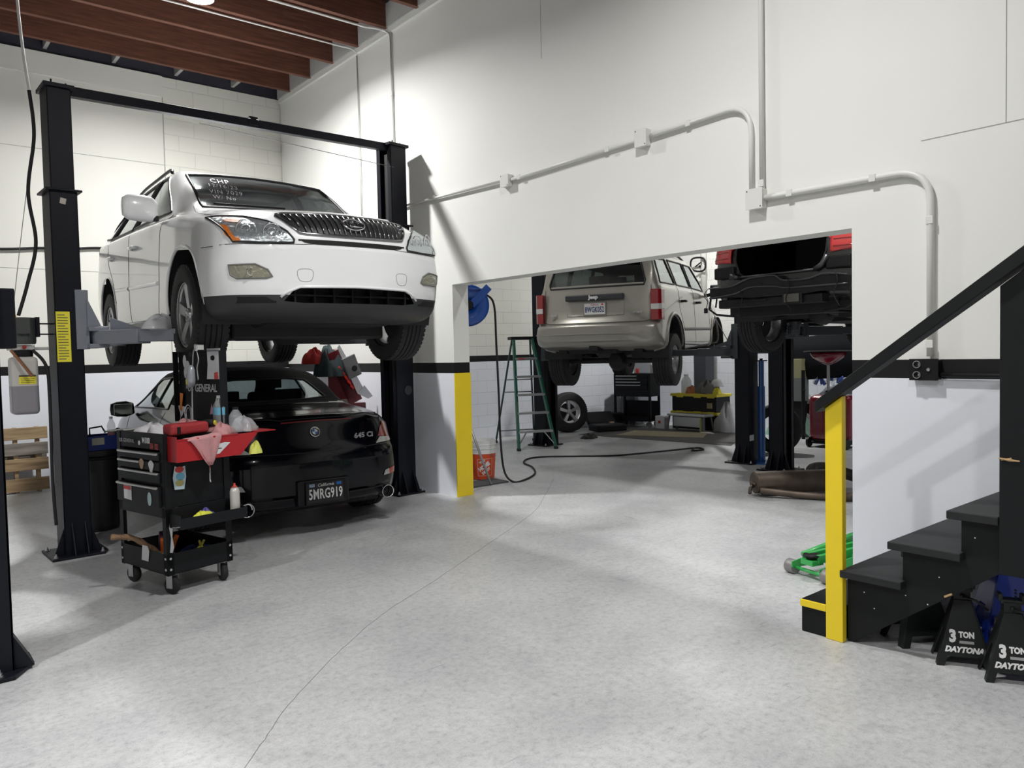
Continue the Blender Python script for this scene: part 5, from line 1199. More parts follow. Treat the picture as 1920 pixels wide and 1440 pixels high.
s_ = quad_sticker(ct, [(-.05, -.045), (.05, -.05), (.05, .045), (-.05, .045)], M_STW, FM(.43, .635, .022)); quad_sticker(ct, [(-.045, -.012), (.045, -.012), (.045, .012), (-.045, .012)], M_STR, FM(.43, .665, .024))
quad_sticker(ct, blob(.025, .045), pm('sticker_teal', (.45, .6, .6), .5), FM(.15, .615, .022))
SM = lambda x, z: face_m((x, -.001, z), (1, 0, 0), (0, 0, 1))
q_ = quad_sticker(ct, [(-.035, -.075), (.03, -.08), (.045, .0), (.04, .07), (.0, .06), (-.03, .075), (-.045, .0)], pm('sticker_paleblue', (.5, .62, .68), .5), SM(.10, .75))
quad_sticker(ct, blob(.03, .02), M_STR, SM(.10, .80), t=.003); quad_sticker(ct, blob(.03, .025), M_STB, SM(.105, .755), t=.003); quad_sticker(ct, blob(.028, .022), pm('sticker_olive', (.45, .42, .15), .5), SM(.10, .715), t=.003)
quad_sticker(ct, [(-.012, -.12), (.004, -.125), (.016, -.09), (.006, -.02), (.014, .05), (-.004, .12), (-.012, .04), (-.002, -.03)], M_STW, SM(.03, .40))
for x, y, a in ((.05, .05, .3), (.05, CD-.06, .15), (CW-.05, .05, -.2), (CW-.05, CD-.06, 0)):
    c_ = empty('caster', (x, y, 0), a); c_.parent = ct
    b = MB(); b.box(-.035, .035, -.035, .035, .128, .135); b.box(-.028, -.024, -.028, .02, .04, .128); b.box(.024, .028, -.028, .02, .04, .128); b.tube([(-.032, -.005, .052), (.032, -.005, .052)], .007, 8); b.build('fork', M_GALV, c_, bevel=.002)
    b = MB(); b.lathe([(0, -.019), (.050, -.019), (.057, -.009), (.058, 0), (.057, .009), (.050, .019), (0, .019)], 26, (0, -.005, .058), 'x'); b.build('wheel', M_RUB, c_, smooth=True)
# things on the cart
def put(o, x, y, z, rz=0, M=None):
    o.matrix_world = CM @ Matrix.Translation((x, y, z)) @ Matrix.Rotation(rz, 4, 'Z') @ (M or Matrix.Identity(4)); return o
def bottle(name, mat, capm, label, h=.20, r=.032, lm=None, lz=(.06, .14), n=20):
    e = empty(name, (0, 0, 0), 0, label, 'bottle')
    MB().lathe([(0, 0), (r*.9, 0), (r, .008), (r, h*.62), (r*.85, h*.72), (r*.42, h*.88), (r*.40, h*.93), (0, h*.93)], n).build('body', mat, e, smooth=True)
    MB().lathe([(0, h), (r*.42, h), (r*.44, h*.91), (0, h*.91)], n).build('cap', capm, e, smooth=False)
    if lm: MB().lathe([(r*1.015, lz[0]), (r*1.02, lz[1])], n, caps=False).build('label', lm, e, smooth=True)
    return e
M_PINK = pm('pink_rag', (.55, .27, .28), .9, bump=.4, nscale=40); M_WRAG = pm('white_rag', (.78, .77, .80), .9, bump=.4, nscale=30); M_CLBOT = pm('clear_plastic', (.62, .66, .70), .12, alpha=.32)
o = put(cloth('white_rag', (0, 0, 0), .12, .21, .11, M_WRAG, 4), .16, .42, .94); tag(o, 'crumpled white rag heaped on the cart top beneath the raised lid', 'rag')
o = put(cloth('pink_rag', (0, 0, 0), .14, .16, .11, M_PINK, 8), .30, .24, .96); tag(o, 'pink shop rag bunched on the cart top behind the red case', 'rag')
o = put(cloth('pink_rag', (0, 0, 0), .10, .08, .07, M_PINK, 21), .42, .02, .99); tag(o, 'pink shop rag piled by the clear bottle on the red tray', 'rag')
b = MB(); vs = []; n = 12
for i in range(n+1):
    t = i/n; z = 1.01-.19*t*t if t > .1 else 1.015; y = -.10-.025*min(1, t*5); wd = .12*(1-t)**.7+.015
    for k in range(7): u = k/6-.5; vs.append((.20+.05*t+u*2*wd*(.9 if t < .2 else 1), y-.012*sin(u*14+t*3)-.008*cos(u*9), z+.02*u*(1 if t < .3 else 0)))
b.add(vs, [(i*7+k, i*7+k+1, (i+1)*7+k+1, (i+1)*7+k) for i in range(n) for k in range(6)]); o = b.build('hanging_rag', M_PINK, smooth=True); o.modifiers.new('t', 'SOLIDIFY').thickness = .006; put(o, 0, 0, 0); tag(o, 'pink rag hanging in a point over the front of the red tray', 'rag')
o = MB().box(-.14, .14, -.05, .05, 0, .075).build('red_case', pm('red_fabric_case', (.40, .03, .035), .6, bump=.4, nscale=120), bevel=.02, bseg=3); put(o, .17, .02, 1.02, .10); tag(o, 'soft red zip case with a black tab on the cart edge', 'case')
MB().box(-.10, -.075, -.052, -.049, .012, .055).build('black_tab', M_PLAS, o)
e = bottle('water_bottle', M_CLBOT, M_PLAS, 'large clear plastic bottle standing on the red tray', .17, .045, None); put(e, .50, -.03, 1.004)
e = bottle('water_bottle', M_CLBOT, M_STW, 'clear bottle with a bright blue label beside the cart lid', .20, .045, M_STB, (.07, .12)); put(e, .44, .06, 1.055)
b = MB(); b.lathe([(0, -.05), (.022, -.045), (.024, -.02), (.024, .03), (.016, .035), (0, .036)], 18, axis='y'); o = b.build('flashlight', M_RUB, smooth=True); put(o, .36, .08, 1.075, .6); tag(o, 'small black torch with a yellow end lying on the pink rag', 'torch')
MB().lathe([(0, -.054), (.017, -.054), (.017, -.045), (0, -.045)], 16, axis='y').build('yellow_end', M_YLAB, o)
o = put(cloth('plastic_bag', (0, 0, 0), .10, .08, .08, M_MILKY, 14), .60, .03, 1.004); tag(o, 'crumpled clear plastic bag at the outer end of the red tray', 'bag')
o = MB().tube([(-.03, 0, .012), (.03, 0, .012)], .013, 10).build('spark_plug', M_CHR, smooth=True); put(o, .66, .0, 1.006, .3); tag(o, 'small shiny cylinder lying on the red tray end', 'part'); o.name = 'metal_fitting'
o = MB().tube([(0, 0, 0), (0, 0, -.15), (0, -.005, -.17)], .006, 8).build('ratchet_extension', M_CHR, smooth=True); put(o, .30, -.02, .86); tag(o, 'chrome extension bar hanging below the red tray', 'tool')
b = MB(); b.tube([(.0, 0, 0), (.03, -.02, -.0), (.07, 0, .01)], .018, 8); o = b.build('socket_tool', M_PLAS, smooth=True); put(o, .10, -.06, .925); tag(o, 'black socket lying inside the red tray', 'tool')
o = cloth('yellow_sponge', (0, 0, 0), .04, .03, .07, pm('yellow_green', (.70, .72, .15), .8), 5); put(o, .61, -.08, .85); tag(o, 'yellow glove hanging from the red tray over the tail lamp', 'glove')
e = empty('spray_can', (0, 0, 0), 0, 'dented white spray can standing on the side shelf of the cart', 'spray can'); put(e, .44, -.08, .447)
MB().lathe([(0, 0), (.031, 0), (.032, .006), (.032, .165), (.026, .185), (.014, .195), (0, .195)], 24).build('can', pm('can_white', (.55, .54, .50), .4, .2), e, smooth=True)
MB().lathe([(.0324, .02), (.0324, .15)], 10, caps=False).build('label', pm('can_label', (.18, .17, .16), .5, noise=.9, nscale=60), e).scale = (.6, 1.0, 1)
MB().lathe([(0, .222), (.006, .222), (.008, .205), (.016, .203), (.016, .195), (0, .195)], 16).build('nozzle', M_STR, e, smooth=True)
o = cloth('yellow_wrapper', (0, 0, 0), .09, .04, .06, pm('yellow_wrapper', (.72, .74, .06), .5), 12); put(o, .20, -.07, .447, .1); tag(o, 'crumpled bright yellow wrapper on the cart side shelf', 'wrapper')
o = cloth('purple_wrapper', (0, 0, 0), .05, .03, .05, pm('purple_wrapper', (.10, .08, .30), .5), 16); put(o, .25, -.04, .47, .1); tag(o, 'small purple wrapper beside the yellow one on the side shelf', 'wrapper')
b = MB(); b.bar((-.06, 0, .01), (.06, 0, .01), .02, .02); o = b.build('scraper', M_YLAB, bevel=.004); put(o, .10, -.105, .45, .2); tag(o, 'flat yellow handled scraper at the near corner of the side shelf', 'tool'); MB().bar((-.06, 0, .012), (-.12, 0, .012), .03, .004).build('blade', M_SILV, o)
# things in the lower tray
b = MB(); P = smooth_path([(-.15, .42, .36), (-.04, .36, .34), (.05, .28, .26), (.10, .20, .20), (.13, .12, .19)], 6); b.tube(P, [.018+.003*sin(i*1.7) for i in range(len(P))], 10); b.tube([(.02, .30, .275), (.01, .27, .21)], [.012, .006], 8); o = b.build('wooden_stick', wood_mat('bark', (.16, .09, .05), (.36, .22, .12), 1), smooth=True); put(o, 0, 0, 0); tag(o, 'knobbly wooden branch poking out of the lower tray', 'stick')
b = MB()
for dx in (0, .05): b.tube(smooth_path([(.12+dx, .26, .16), (.10+dx*1.3, .24, .24), (.09+dx*2, .22, .33)], 4), .014, 8)
o = b.build('orange_pliers', pm('orange_grip', (.80, .16, .02), .5), smooth=True); put(o, 0, 0, 0); tag(o, 'orange handled pliers standing in the lower tray', 'pliers')
o = cloth('blue_rag', (0, 0, 0), .17, .10, .09, pm('blue_rag', (.02, .06, .20), .8), 31); put(o, .26, .14, .145); tag(o, 'dark blue cloth in the lower tray of the cart', 'rag')
b = MB(); b.tube([(-.05, 0, 0), (0, .01, .01), (.06, .03, .03)], .008, 8); b.tube([(-.02, -.02, 0), (0, .01, .01), (.04, .05, .03)], .008, 8); o = b.build('yellow_pliers', M_YLAB, smooth=True); put(o, .28, .07, .25, .4); tag(o, 'yellow handled pliers on the dark blue cloth', 'pliers')
o = quad_sticker(None, [(-.045, -.05), (.04, -.05), (.055, .02), (.035, .05), (-.03, .05)], M_STW, Matrix.Identity(4), 'paper_tag', .002); o.matrix_world = CM @ face_m((-.004, .27, .245), (0, -1, 0), (0, 0, 1)) @ Matrix.Identity(4); tag(o, 'white paper tag hanging over the lower tray edge', 'tag')
o = cloth('foil_sheet', (0, 0, 0), .07, .05, .06, pm('foil', (.6, .6, .62), .3, .7), 9); put(o, .10, .14, .17, .5); tag(o, 'crumpled silvery sheet beside the branch in the lower tray', 'sheet')
b = MB(); b.tube([(0, 0, 0), (0, 0, .10), (.0, .0, .2)], [.022, .024, .018], 10); o = b.build('dark_spray_can', pm('maroon_can', (.08, .02, .04), .4), smooth=True); put(o, .16, .36, .145); tag(o, 'dark maroon can standing at the back of the lower tray', 'can')
# ================================================================ stairs
M_STB_ = pm('stair_black', (.009, .010, .011), .55, noise=.25, nscale=20, spec=.2); M_TREAD = pm('tread_black', (.018, .019, .020), .55, spec=.3, noise=.35, nscale=7)
sr = empty('staircase', (3.74, 1.9, 0), 0, 'black wooden staircase with a yellow newel post climbing out of the picture on the right', 'staircase')
def SP(x): return x-3.74
def SY(y): return y-1.9
b = MB(); pg = [(1.885, 0), (1.885, .335), (1.614, .335), (1.614, .522), (1.357, .522), (1.357, .71), (1.10, .71), (1.10, .90), (.85, .90), (.85, 1.08), (.60, 1.08), (.60, .93), (1.849, .008)]
for x in (3.755, 4.60): b.prism([(SY(a), z) for a, z in pg], (SP(x), 0, 0), (0, 1, 0), (0, 0, 1), (.04, 0, 0))
ob = b.v[:]; h = len(b.v)//2
st1 = MB(); st1.prism([(SY(a), z) for a, z in pg], (SP(3.755), 0, 0), (0, 1, 0), (0, 0, 1), (.04, 0, 0)); st1 = st1.build('stringer', M_STB_, sr, bevel=.002)
st2 = MB(); st2.prism([(SY(a), z) for a, z in pg], (SP(4.60), 0, 0), (0, 1, 0), (0, 0, 1), (.04, 0, 0)); st2.build('stringer', M_STB_, sr)
for y0, y1, z in ((1.60, 1.90, .372), (1.342, 1.664, .559), (1.192, 1.401, .747), (.84, 1.02, .935), (.60, .89, 1.11)):
    MB().box(SP(3.70 if z < .8 else 3.76), SP(4.65), SY(y0), SY(y1), z-.037, z).build('tread', M_TREAD, sr, bevel=.004)
for y, z0, z1 in ((1.614, .372, .522), (1.357, .559, .71), (1.10, .747, .90), (.85, .935, 1.08)): MB().box(SP(3.79), SP(4.62), SY(y-.02), SY(y), z0, z1).build('riser', M_STB_, sr)
MB().box(SP(3.75), SP(4.65), SY(-1.2), SY(.62), 1.24, 1.29).build('landing', M_TREAD, sr, bevel=.004)
for y in (-1.15, .50): MB().box(SP(3.78), SP(3.87), SY(y), SY(y+.09), 0, 1.24).build('landing_leg', M_STB_, sr, bevel=.003)
o = MB().box(SP(3.72), SP(4.62), SY(1.90), SY(2.118), 0, .175).build('bottom_step', M_STB_, sr, bevel=.005)
MB().box(SP(3.712), SP(3.722), SY(1.98), SY(2.122), .135, .172).build('yellow_edge', M_YEL, o, bevel=.003)
o = MB().prism([(SY(1.888), 0), (SY(1.978), 0), (SY(1.978), 1.185), (SY(1.888), 1.25)], (SP(3.708), 0, 0), (0, 1, 0), (0, 0, 1), (.042, 0, 0)).build('newel_post', M_YEL, sr, bevel=.004)
b = MB(); b.prism([(SY(2.008), 1.165), (SY(2.008), 1.225), (SY(.60), 2.26), (SY(.60), 2.18)], (SP(3.665), 0, 0), (0, 1, 0), (0, 0, 1), (.09, 0, 0)); b.build('handrail', M_STB_, sr, bevel=.004)
MB().prism([(SY(1.188), .50), (SY(1.188), 1.74), (SY(1.02), 1.865), (SY(1.02), .50)], (SP(3.700), 0, 0), (0, 1, 0), (0, 0, 1), (.055, 0, 0)).build('upper_post', M_STB_, sr, bevel=.003)
b = MB(); b.tube([(SP(3.697), SY(1.19), 1.005), (SP(3.695), SY(1.15), 1.0), (SP(3.697), SY(1.11), .998)], [.003, .006, .003], 6); b.tube([(SP(3.697), SY(1.18), .998), (SP(3.697), SY(1.14), 1.008)], .003, 5); b.build('splintered_wood', pm('raw_wood', (.45, .30, .15), .8), sr)
MB().obox((SP(3.752), SY(1.41), .345), (.004, 0, 0), (0, .016, -.010), (0, .002, .004)).build('chipped_wood', MATS['raw_wood'], sr)
b = MB(); rn = random.Random(5)
for (y, z) in ((1.60, .30), (1.18, .60), (1.12, .58), (1.80, .27), (1.75, .20), (1.45, .42), (1.3, .63), (1.15, .9), (1.5, .28)): b.obox((SP(3.754), SY(y), z), (.001, 0, 0), (0, .0025, 0), (0, 0, .0025))
b.build('nail_heads', M_STW, st1)
# ================================================================ jack stands
def jack_stand(name, x, y, rz, s, mat, label, cat='jack stand', group=None, h=.30, post=.34, letters=True, tilt=0):
    e = empty(name, (x, y, 0), rz, label, cat, group); e.scale = (s, s, s); e.rotation_euler = (0, tilt, rz)
    b = MB(); W, D, wt, dt = .115, .085, .034, .028; tk = .006
    def P(u, z, sgn, axis):
        t = z/h; wx, dy = W+(wt-W)*t, D+(dt-D)*t
        return (u*wx, sgn*dy, z) if axis == 'y' else (sgn*wx, u*dy, z)
    for axis, nz in (('y', .045), ('x', .15)):
        for sg in (-1, 1):
            out = [(-1, 0), (-.72 if axis == 'y' else -.60, 0), (-.66 if axis == 'y' else -.30, nz), (.66 if axis == 'y' else .30, nz), (.72 if axis == 'y' else .60, 0), (1, 0), (1, h), (-1, h)]
            pts = [Vector(P(u, z, sg, axis)) for u, z in out]; nrm = (pts[1]-pts[0]).cross(pts[6]-pts[0]).normalized()*tk
            n = len(pts); b.add(pts+[p+nrm for p in pts], [tuple(range(n)), tuple(range(2*n-1, n-1, -1))]+[(i, (i+1) % n, (i+1) % n+n, i+n) for i in range(n)])
    b.box(-wt, wt, -dt, dt, h-.02, h+.05); b.build('frame', mat, e, bevel=.002)
    p = MB(); p.box(-.016, .016, -.014, .014, h, post)
    for k in range(4): p.box(.014, .022, -.010, .010, h+.05+k*.014, h+.057+k*.014)
    p.build('ratchet_post', mat, e, bevel=.002)
    p = MB(); p.obox((0, 0, post+.008), (.045, 0, 0), (0, .028, 0), (0, 0, .010))
    for sx in (-1, 1): p.obox((sx*.045, 0, post+.026), (.010, 0, .0), (0, .028, 0), (0, 0, .016))
    p.build('saddle', mat, e, bevel=.006)
    p = MB(); p.tube([(.0, -dt-.01, h+.02), (.05, -dt-.03, h+.01), (.10, -dt-.03, h-.03)], .006, 8); p.tube([(.0, -dt-.01, h+.02), (0, 0, h+.02)], .01); p.build('lever', mat, e, smooth=True)
    if letters:
        sl = (D-dt)/h; up = V(0, sl, 1).normalized(); f = lambda u, z: face_m((u, -(D-sl*z)-tk-.001, z), (1, 0, 0), up)
        text_part('lettering', '3', .075, f(-.045, .135), M_WT, e, ext=.0005, bold=.004, sx=.8); text_part('lettering', 'TON', .036, f(.012, .145), M_WT, e, ext=.0005, bold=.002, sx=.8)
        fr = MB(); c_ = f(.012, .113) @ V(0, 0, 0); fr.obox(c_, (.030, 0, 0), tuple(up*.006), (0, .0004, 0)); fr.build('lettering_bar', pm('grey_ink', (.35, .35, .35), .5), e)
        text_part('lettering', 'DAYTONA', .034, f(0, .078), M_WT, e, ext=.0005, shear=.3, bold=.002, sx=.95)
    return e
M_JS = pm('jack_stand_black', (.012, .014, .014), .45, spec=.3); M_JBL = pm('jack_blue', (.012, .05, .48), .25, coat=.6)
rzc = -pi/2+.42
jack_stand('jack_stand', 3.90, 1.41, -1.05, 1.0, M_JS, 'black 3 ton jack stand fully in view under the stairs, left one with white lettering')
jack_stand('jack_stand', 3.86, 1.19, -1.05, 1.0, M_JS, 'black 3 ton jack stand cut by the right edge of the picture')
jack_stand('jack_stand', 4.02, 1.66, -.62, 1.2, M_JS, 'black jack stand with faded red marks standing deepest under the stair stringer', letters=False)
jack_stand('jack_stand', 4.22, 1.32, -.8, 1.5, M_JBL, 'tall bright blue jack stand behind the two black lettered ones', letters=False)
o = bpy.data.objects['jack_stand.002']; b = MB(); 
for k in range(5): b.box(-.010, .010, -.001, .0, .10+k*.022, .115+k*.022)
q = b.build('red_marking', pm('faded_red', (.22, .06, .06), .6), o, loc=(.03, -.078, 0)); q.rotation_euler = (-.19, 0, 0)
e = empty('oil_bottle', (4.05, 1.30, 0), 0, 'dark blue bottle between the two lettered jack stands', 'bottle')
MB().box(-.05, .05, -.03, .03, 0, .16).build('body', pm('navy_plastic', (.02, .03, .10), .35), e, bevel=.015); b = MB().lathe([(0, .20), (.018, .20), (.018, .16), (0, .16)], 16).build('cap', pm('grey_cap', (.25, .25, .26), .5), e)
# green floor jack behind the newel post
jk = empty('floor_jack', (4.86, 2.50, 0), -.25, 'bright green trolley jack half hidden behind the yellow newel post', 'trolley jack')
M_JG = pm('jack_green', (.04, .42, .09), .35, coat=.4)
b = MB(); 
for s in (-1, 1): b.prism([(-.30, .05), (-.30, .09), (-.10, .12), (.30, .17), (.36, .15), (.36, .06), (.1, .035)], (0, s*.11, 0), (1, 0, 0), (0, 0, 1), (0, .008*s, 0))
b.box(.05, .36, -.11, .11, .07, .13); b.build('frame', M_JG, jk, bevel=.003)
b = MB(); b.bar((-.24, -.04, .13), (.24, -.05, .15), .03, .05); b.bar((-.24, .04, .13), (.24, .05, .15), .03, .05); b.box(-.29, -.19, -.05, .05, .09, .125); b.build('lift_arm', M_JG, jk, bevel=.004)
MB().lathe([(0, .12), (.03, .12), (.045, .14), (.055, .145), (.055, .155), (0, .155)], 22, (-.24, 0, 0)).build('saddle', M_PLAS, jk, smooth=True)
b = MB(); b.tube([(-.26, -.16, .045), (-.26, .16, .045)], .012, 10); b.tube([(-.22, .09, .13), (.36, .09, .22)], .022, 12); b.build('axle', M_JG, jk, smooth=True)
for s in (-1, 1):
    MB().lathe([(0, -.034), (.043, -.034), (.046, -.03), (.046, .03), (.043, .034), (0, .034)], 26, (-.26, s*.15, .046), 'y').build('front_wheel', pm('cast_wheel', (.28, .27, .27), .5, .4), jk, angle=40)
    MB().lathe([(0, -.015), (.04, -.015), (.04, .015), (0, .015)], 20, (.34, s*.14, .04), 'y').build('rear_wheel', M_PLAS, jk)
# ================================================================ things at the back of the near bay
# pallet on its side against the back wall
M_PAL = wood_mat('pallet_wood', (.20, .13, .07), (.42, .30, .17), 0, 2.2); M_PAL2 = wood_mat('weathered_wood', (.13, .115, .10), (.30, .27, .23), 0, 2.2)
pt = empty('pallet', (.95, 10.50, 0), 0, 'weathered wooden pallet standing on edge against the back wall beneath the oil reservoir', 'pallet')
for k, (z0, z1, m_) in enumerate(((.62, .76, M_PAL), (.44, .58, M_PAL2), (.26, .40, M_PAL), (.02, .17, M_PAL))): MB().box(-.65, .60, -.09, -.072, z0, z1).build('deck_board', m_, pt, bevel=.004)
for x in (-.6, -.1, .28, .50): MB().box(x-.02, x+.02, -.072, .02, .0, .76).build('stringer', M_PAL, pt, bevel=.003)
for z in (.04, .34, .66): MB().box(-.65, .60, .02, .038, z, z+.09).build('rear_board', M_PAL2, pt, bevel=.003)
# black rubbish bin with a blue parts tray on top
tb = empty('rubbish_bin', (1.50, 7.68, 0), 0, 'round black rubbish bin behind the left lift post', 'bin')
MB().lathe([(0, 0), (.17, 0), (.185, .02), (.215, .66), (.215, .68), (.225, .68), (.225, .72), (.20, .72), (.20, .04), (0, .04)], 36).build('tub', pm('bin_black', (.013, .014, .018), .4), tb, smooth=False, angle=30)
MB().lathe([(.228, .64), (.235, .65), (.235, .66), (.228, .67)], 36, closed=True).build('rim_band', M_PLAS, tb, smooth=True)
bt = empty('parts_tray', (1.55, 7.60, .725), .15, 'blue plastic tool box lying across the black rubbish bin', 'tool box')
b = MB(); b.box(-.22, .18, -.13, .13, 0, .006); b.box(-.22, .18, -.13, -.122, 0, .125); b.box(-.22, .18, .122, .13, 0, .125); b.box(-.22, -.212, -.13, .13, 0, .125); b.box(.172, .18, -.13, .13, 0, .125); b.build('box', pm('blue_plastic', (.008, .03, .22), .35), bt, bevel=.004)
MB().box(-.13, -.03, -.133, -.13, .05, .11).build('paper_label', pm('cream_label', (.5, .5, .42), .6), bt)
MB().tube([(-.10, 0, .12), (-.10, .0, .19), (.0, 0, .20), (.03, 0, .14)], .008, 8).build('handle', M_PLAS, bt)
o = MB().lathe([(0, 0), (.10, .0), (.13, .012), (.13, .018), (.10, .01), (0, .01)], 24).build('metal_dish', pm('brushed_metal', (.4, .4, .4), .35, .8), angle=30); o.location = (1.72, 7.60, .865); o.scale = (1.2, .8, 1); tag(o, 'shallow metal dish resting on the blue tool box', 'dish')
b = MB().lathe([(0, 0), (.028, 0), (.03, .07), (0, .07)], 18).build('liquid', pm('red_liquid', (.5, .02, .03), .2), None); b.location = (0, 0, 0)
e = bottle('drink_bottle', M_CLBOT, M_STW, 'clear bottle with red liquid standing in the blue tool box', .21, .034); b.parent = e; e.location = (1.62, 7.56, .80)
# red tool chest behind the convertible
rc = empty('red_tool_chest', (4.10, 8.45, 0), -.12, 'dark red rolling tool chest behind the black convertible, its lid tipped up', 'tool chest')
M_RCH = pm('dark_red_paint', (.13, .008, .015), .3, coat=.5)
b = MB(); b.prism([(-.06, .12), (.46, .12), (.44, .95), (-.06, .95)], (0, -.25, 0), (1, 0, 0), (0, 0, 1), (0, .45, 0)); b.build('cabinet', M_RCH, rc, bevel=.006)
b = MB(); b.obox((.19, -.06, 1.26), (.13, 0, -.30), (0, .18, 0), (.08, 0, .035)); b.obox((.0, -.06, 1.22), (.012, 0, 0), (0, .18, 0), (0, 0, .26)); b.add([(0, -.24, 1.0), (.34, -.24, 1.0), (.02, -.24, 1.5)], [(0, 1, 2)]); b.build('lid', M_RCH, rc)
b = MB()
for k in range(5): b.obox((.13+.035*k, -.255, 1.36-.055*k), (.02, 0, -.022), (0, .01, 0), (.008, 0, .012))
b.build('red_grips', pm('bright_red', (.75, .03, .02), .4), rc, bevel=.004)
for x in (-.05, .35):
    for y in (-.18, .14): MB().lathe([(0, -.02), (.05, -.02), (.05, .02), (0, .02)], 18, (x, y, .05), 'x').build('caster', M_PLAS, rc)
b = MB(); b.box(-.07, .37, -.2, .15, .09, .13); b.build('plinth', M_PLAS, rc)
o = cloth('dark_jacket', (0, 0, 0), .17, .14, .30, pm('dark_cloth', (.03, .045, .05), .8, bump=.4), 17); o.location = (4.10, 8.28, 1.27); tag(o, 'dark jacket draped over the tipped lid of the red chest', 'jacket')
o = cloth('red_bag', (0, 0, 0), .13, .10, .15, pm('red_cloth', (.45, .02, .02), .7), 23); o.location = (3.97, 8.34, 1.42); tag(o, 'red cloth bag on the left top of the red chest', 'bag')
b = MB(); b.add([(0, 0, 0), (.10, 0, .0), (.04, .0, .62), (-.0, 0, .60), (.10, 0, -.12), (.17, 0, -.12), (.12, -.01, .05)], [(0, 1, 2, 3), (0, 4, 5, 6)]); o = b.build('paper_sheet', pm('paper_white', (.75, .75, .78), .7)); o.modifiers.new('t', 'SOLIDIFY').thickness = .004; o.location = (4.40, 8.15, 1.06); o.rotation_euler = (0, -.42, 0); tag(o, 'long white paper strip hanging down the tipped red lid', 'paper')
o = MB().box(-.09, .09, -.01, .01, -.13, .13).build('grey_case', pm('grey_plastic', (.16, .16, .165), .5), bevel=.01); o.location = (4.33, 8.14, 1.38); o.rotation_euler = (0, -.36, 0); tag(o, 'grey tool pouch fixed on the tipped red lid', 'case')
MB().lathe([(0, -.014), (.035, -.014), (.035, -.01), (0, -.01)], 18, (.02, 0, -.03), 'y').build('black_knob', M_PLAS, o)
# plastic bag on the left lift arm
o = cloth('plastic_bag', (0, 0, 0), .15, .09, .09, M_MILKY, 3); o.location = (1.70, 6.18, 1.738); tag(o, 'crumpled clear plastic bag lying on the grey lift arm', 'bag')
# ================================================================ far bay: things by the partition
hr = empty('hose_reel', (5.17, 6.95, 2.04), -.60, 'blue hose reel hanging behind the left jamb of the opening', 'hose reel')
M_RBL = pm('reel_blue', (.006, .07, .36), .3, coat=.4)
for y in (-.08, .08): MB().lathe([(.02, y-.006), (.20, y-.012), (.23, y), (.20, y+.012), (.02, y+.006)], 36, axis='y', closed=True).build('flange', M_RBL, hr, smooth=True)
b = MB(); b.lathe([(.04, -.08), (.12, -.08), (.12, .08), (.04, .08)], 28, axis='y', closed=True); b.tube([(0, -.12, 0), (0, .12, 0)], .03); b.build('drum', M_RBL, hr)
MB().lathe([(0, -.05), (.05, -.05), (.05, 0), (0, 0)], 20, (0, -.09, 0), 'y').build('hub', M_PLAS, hr)
b = MB(); b.obox((.13, -.11, .10), (.10, 0, .10), (0, .005, 0), (-.03, 0, .03)); b.box(-.03, .20, -.12, .12, .17, .18); b.box(-.05, .05, .09, .11, -.1, .18); b.build('bracket', M_RBL, hr, bevel=.004)
MB().tube([V(.16*cos(a), -.05+.01*k, .16*sin(a)) for k, a in enumerate([2*pi*i/14 for i in range(10)])], .012, 8).build('wound_hose', M_RUB, hr, smooth=True)
MB().box(4.864-5.17+.0, -.02, -.03, .03, .10, .17).build('wall_arm', M_RBL, hr).rotation_euler = (0, 0, .60)
wire('air_hose', [(5.32, 6.96, 2.17), (5.46, 6.98, 2.17), (5.58, 7.0, 2.05), (5.60, 7.0, 1.6), (5.62, 7.0, 1.0), (5.63, 7.0, .5), (5.66, 6.98, .12), (5.64, 6.80, .012), (5.82, 6.80, .011), (6.21, 7.06, .011), (6.55, 7.50, .011), (6.72, 7.86, .011), (7.02, 8.12, .011), (7.31, 8.10, .011), (7.65, 7.79, .011), (8.04, 7.45, .011), (8.46, 7.32, .011), (9.03, 7.20, .011), (9.5, 7.1, .011), (9.4, 6.9, .011), (9.2, 6.95, .011), (9.45, 7.1, .013)], .0125, M_RUB, 'black air hose dropping from the blue reel and snaking over the floor', 'hose', 8, 9)
bk = empty('bucket', (5.60, 7.33, 0), 0, 'orange bucket with a white upper band and shop lettering beside the yellow jamb', 'bucket'); bk.scale = (1.15, 1.15, 1.06)
H_ = .44
MB().lathe([(0, .005), (.125, .005), (.13, .02), (.146, H_*.63), (.146, H_*.66)], 36).build('tub', pm('bucket_orange', (.72, .085, .02), .42), bk, smooth=False, angle=30)
b = MB(); b.lathe([(.147, H_*.66), (.152, H_*.67), (.148, H_*.70), (.150, H_*.78), (.156, H_*.79), (.150, H_*.81), (.151, H_*.88), (.157, H_*.89), (.152, H_*.91), (.154, H_*.98), (.156, H_), (.150, H_), (.148, H_*.66)], 36, closed=True); b.build('white_band', pm('bucket_white', (.78, .78, .77), .4), bk, angle=30)
MB().lathe([(0, .37), (.147, .37), (.147, .38), (0, .38)], 30).build('contents', pm('bucket_white'[:12]+'_in', (.5, .5, .5), .6), bk)
def wrap_text(s_, size, z, shear, dy=0, rot=0, r=.147, th0=None, bold=.002, sx=1):
    M_ = Matrix.Rotation(rot, 4, 'Z'); o = text_part('lettering', s_, size, M_, M_WT, bk, ext=.0006, bold=bold, sx=sx); th = th0
    for v in o.data.vertices:
        a = th+v.co.x/r; zz = z+v.co.y; rr = .131+.016*(zz/(H_*.63))+.0012+v.co.z*.3; v.co = V(rr*cos(a), rr*sin(a), zz)
TH = atan2(-7.33, -5.60)+.18
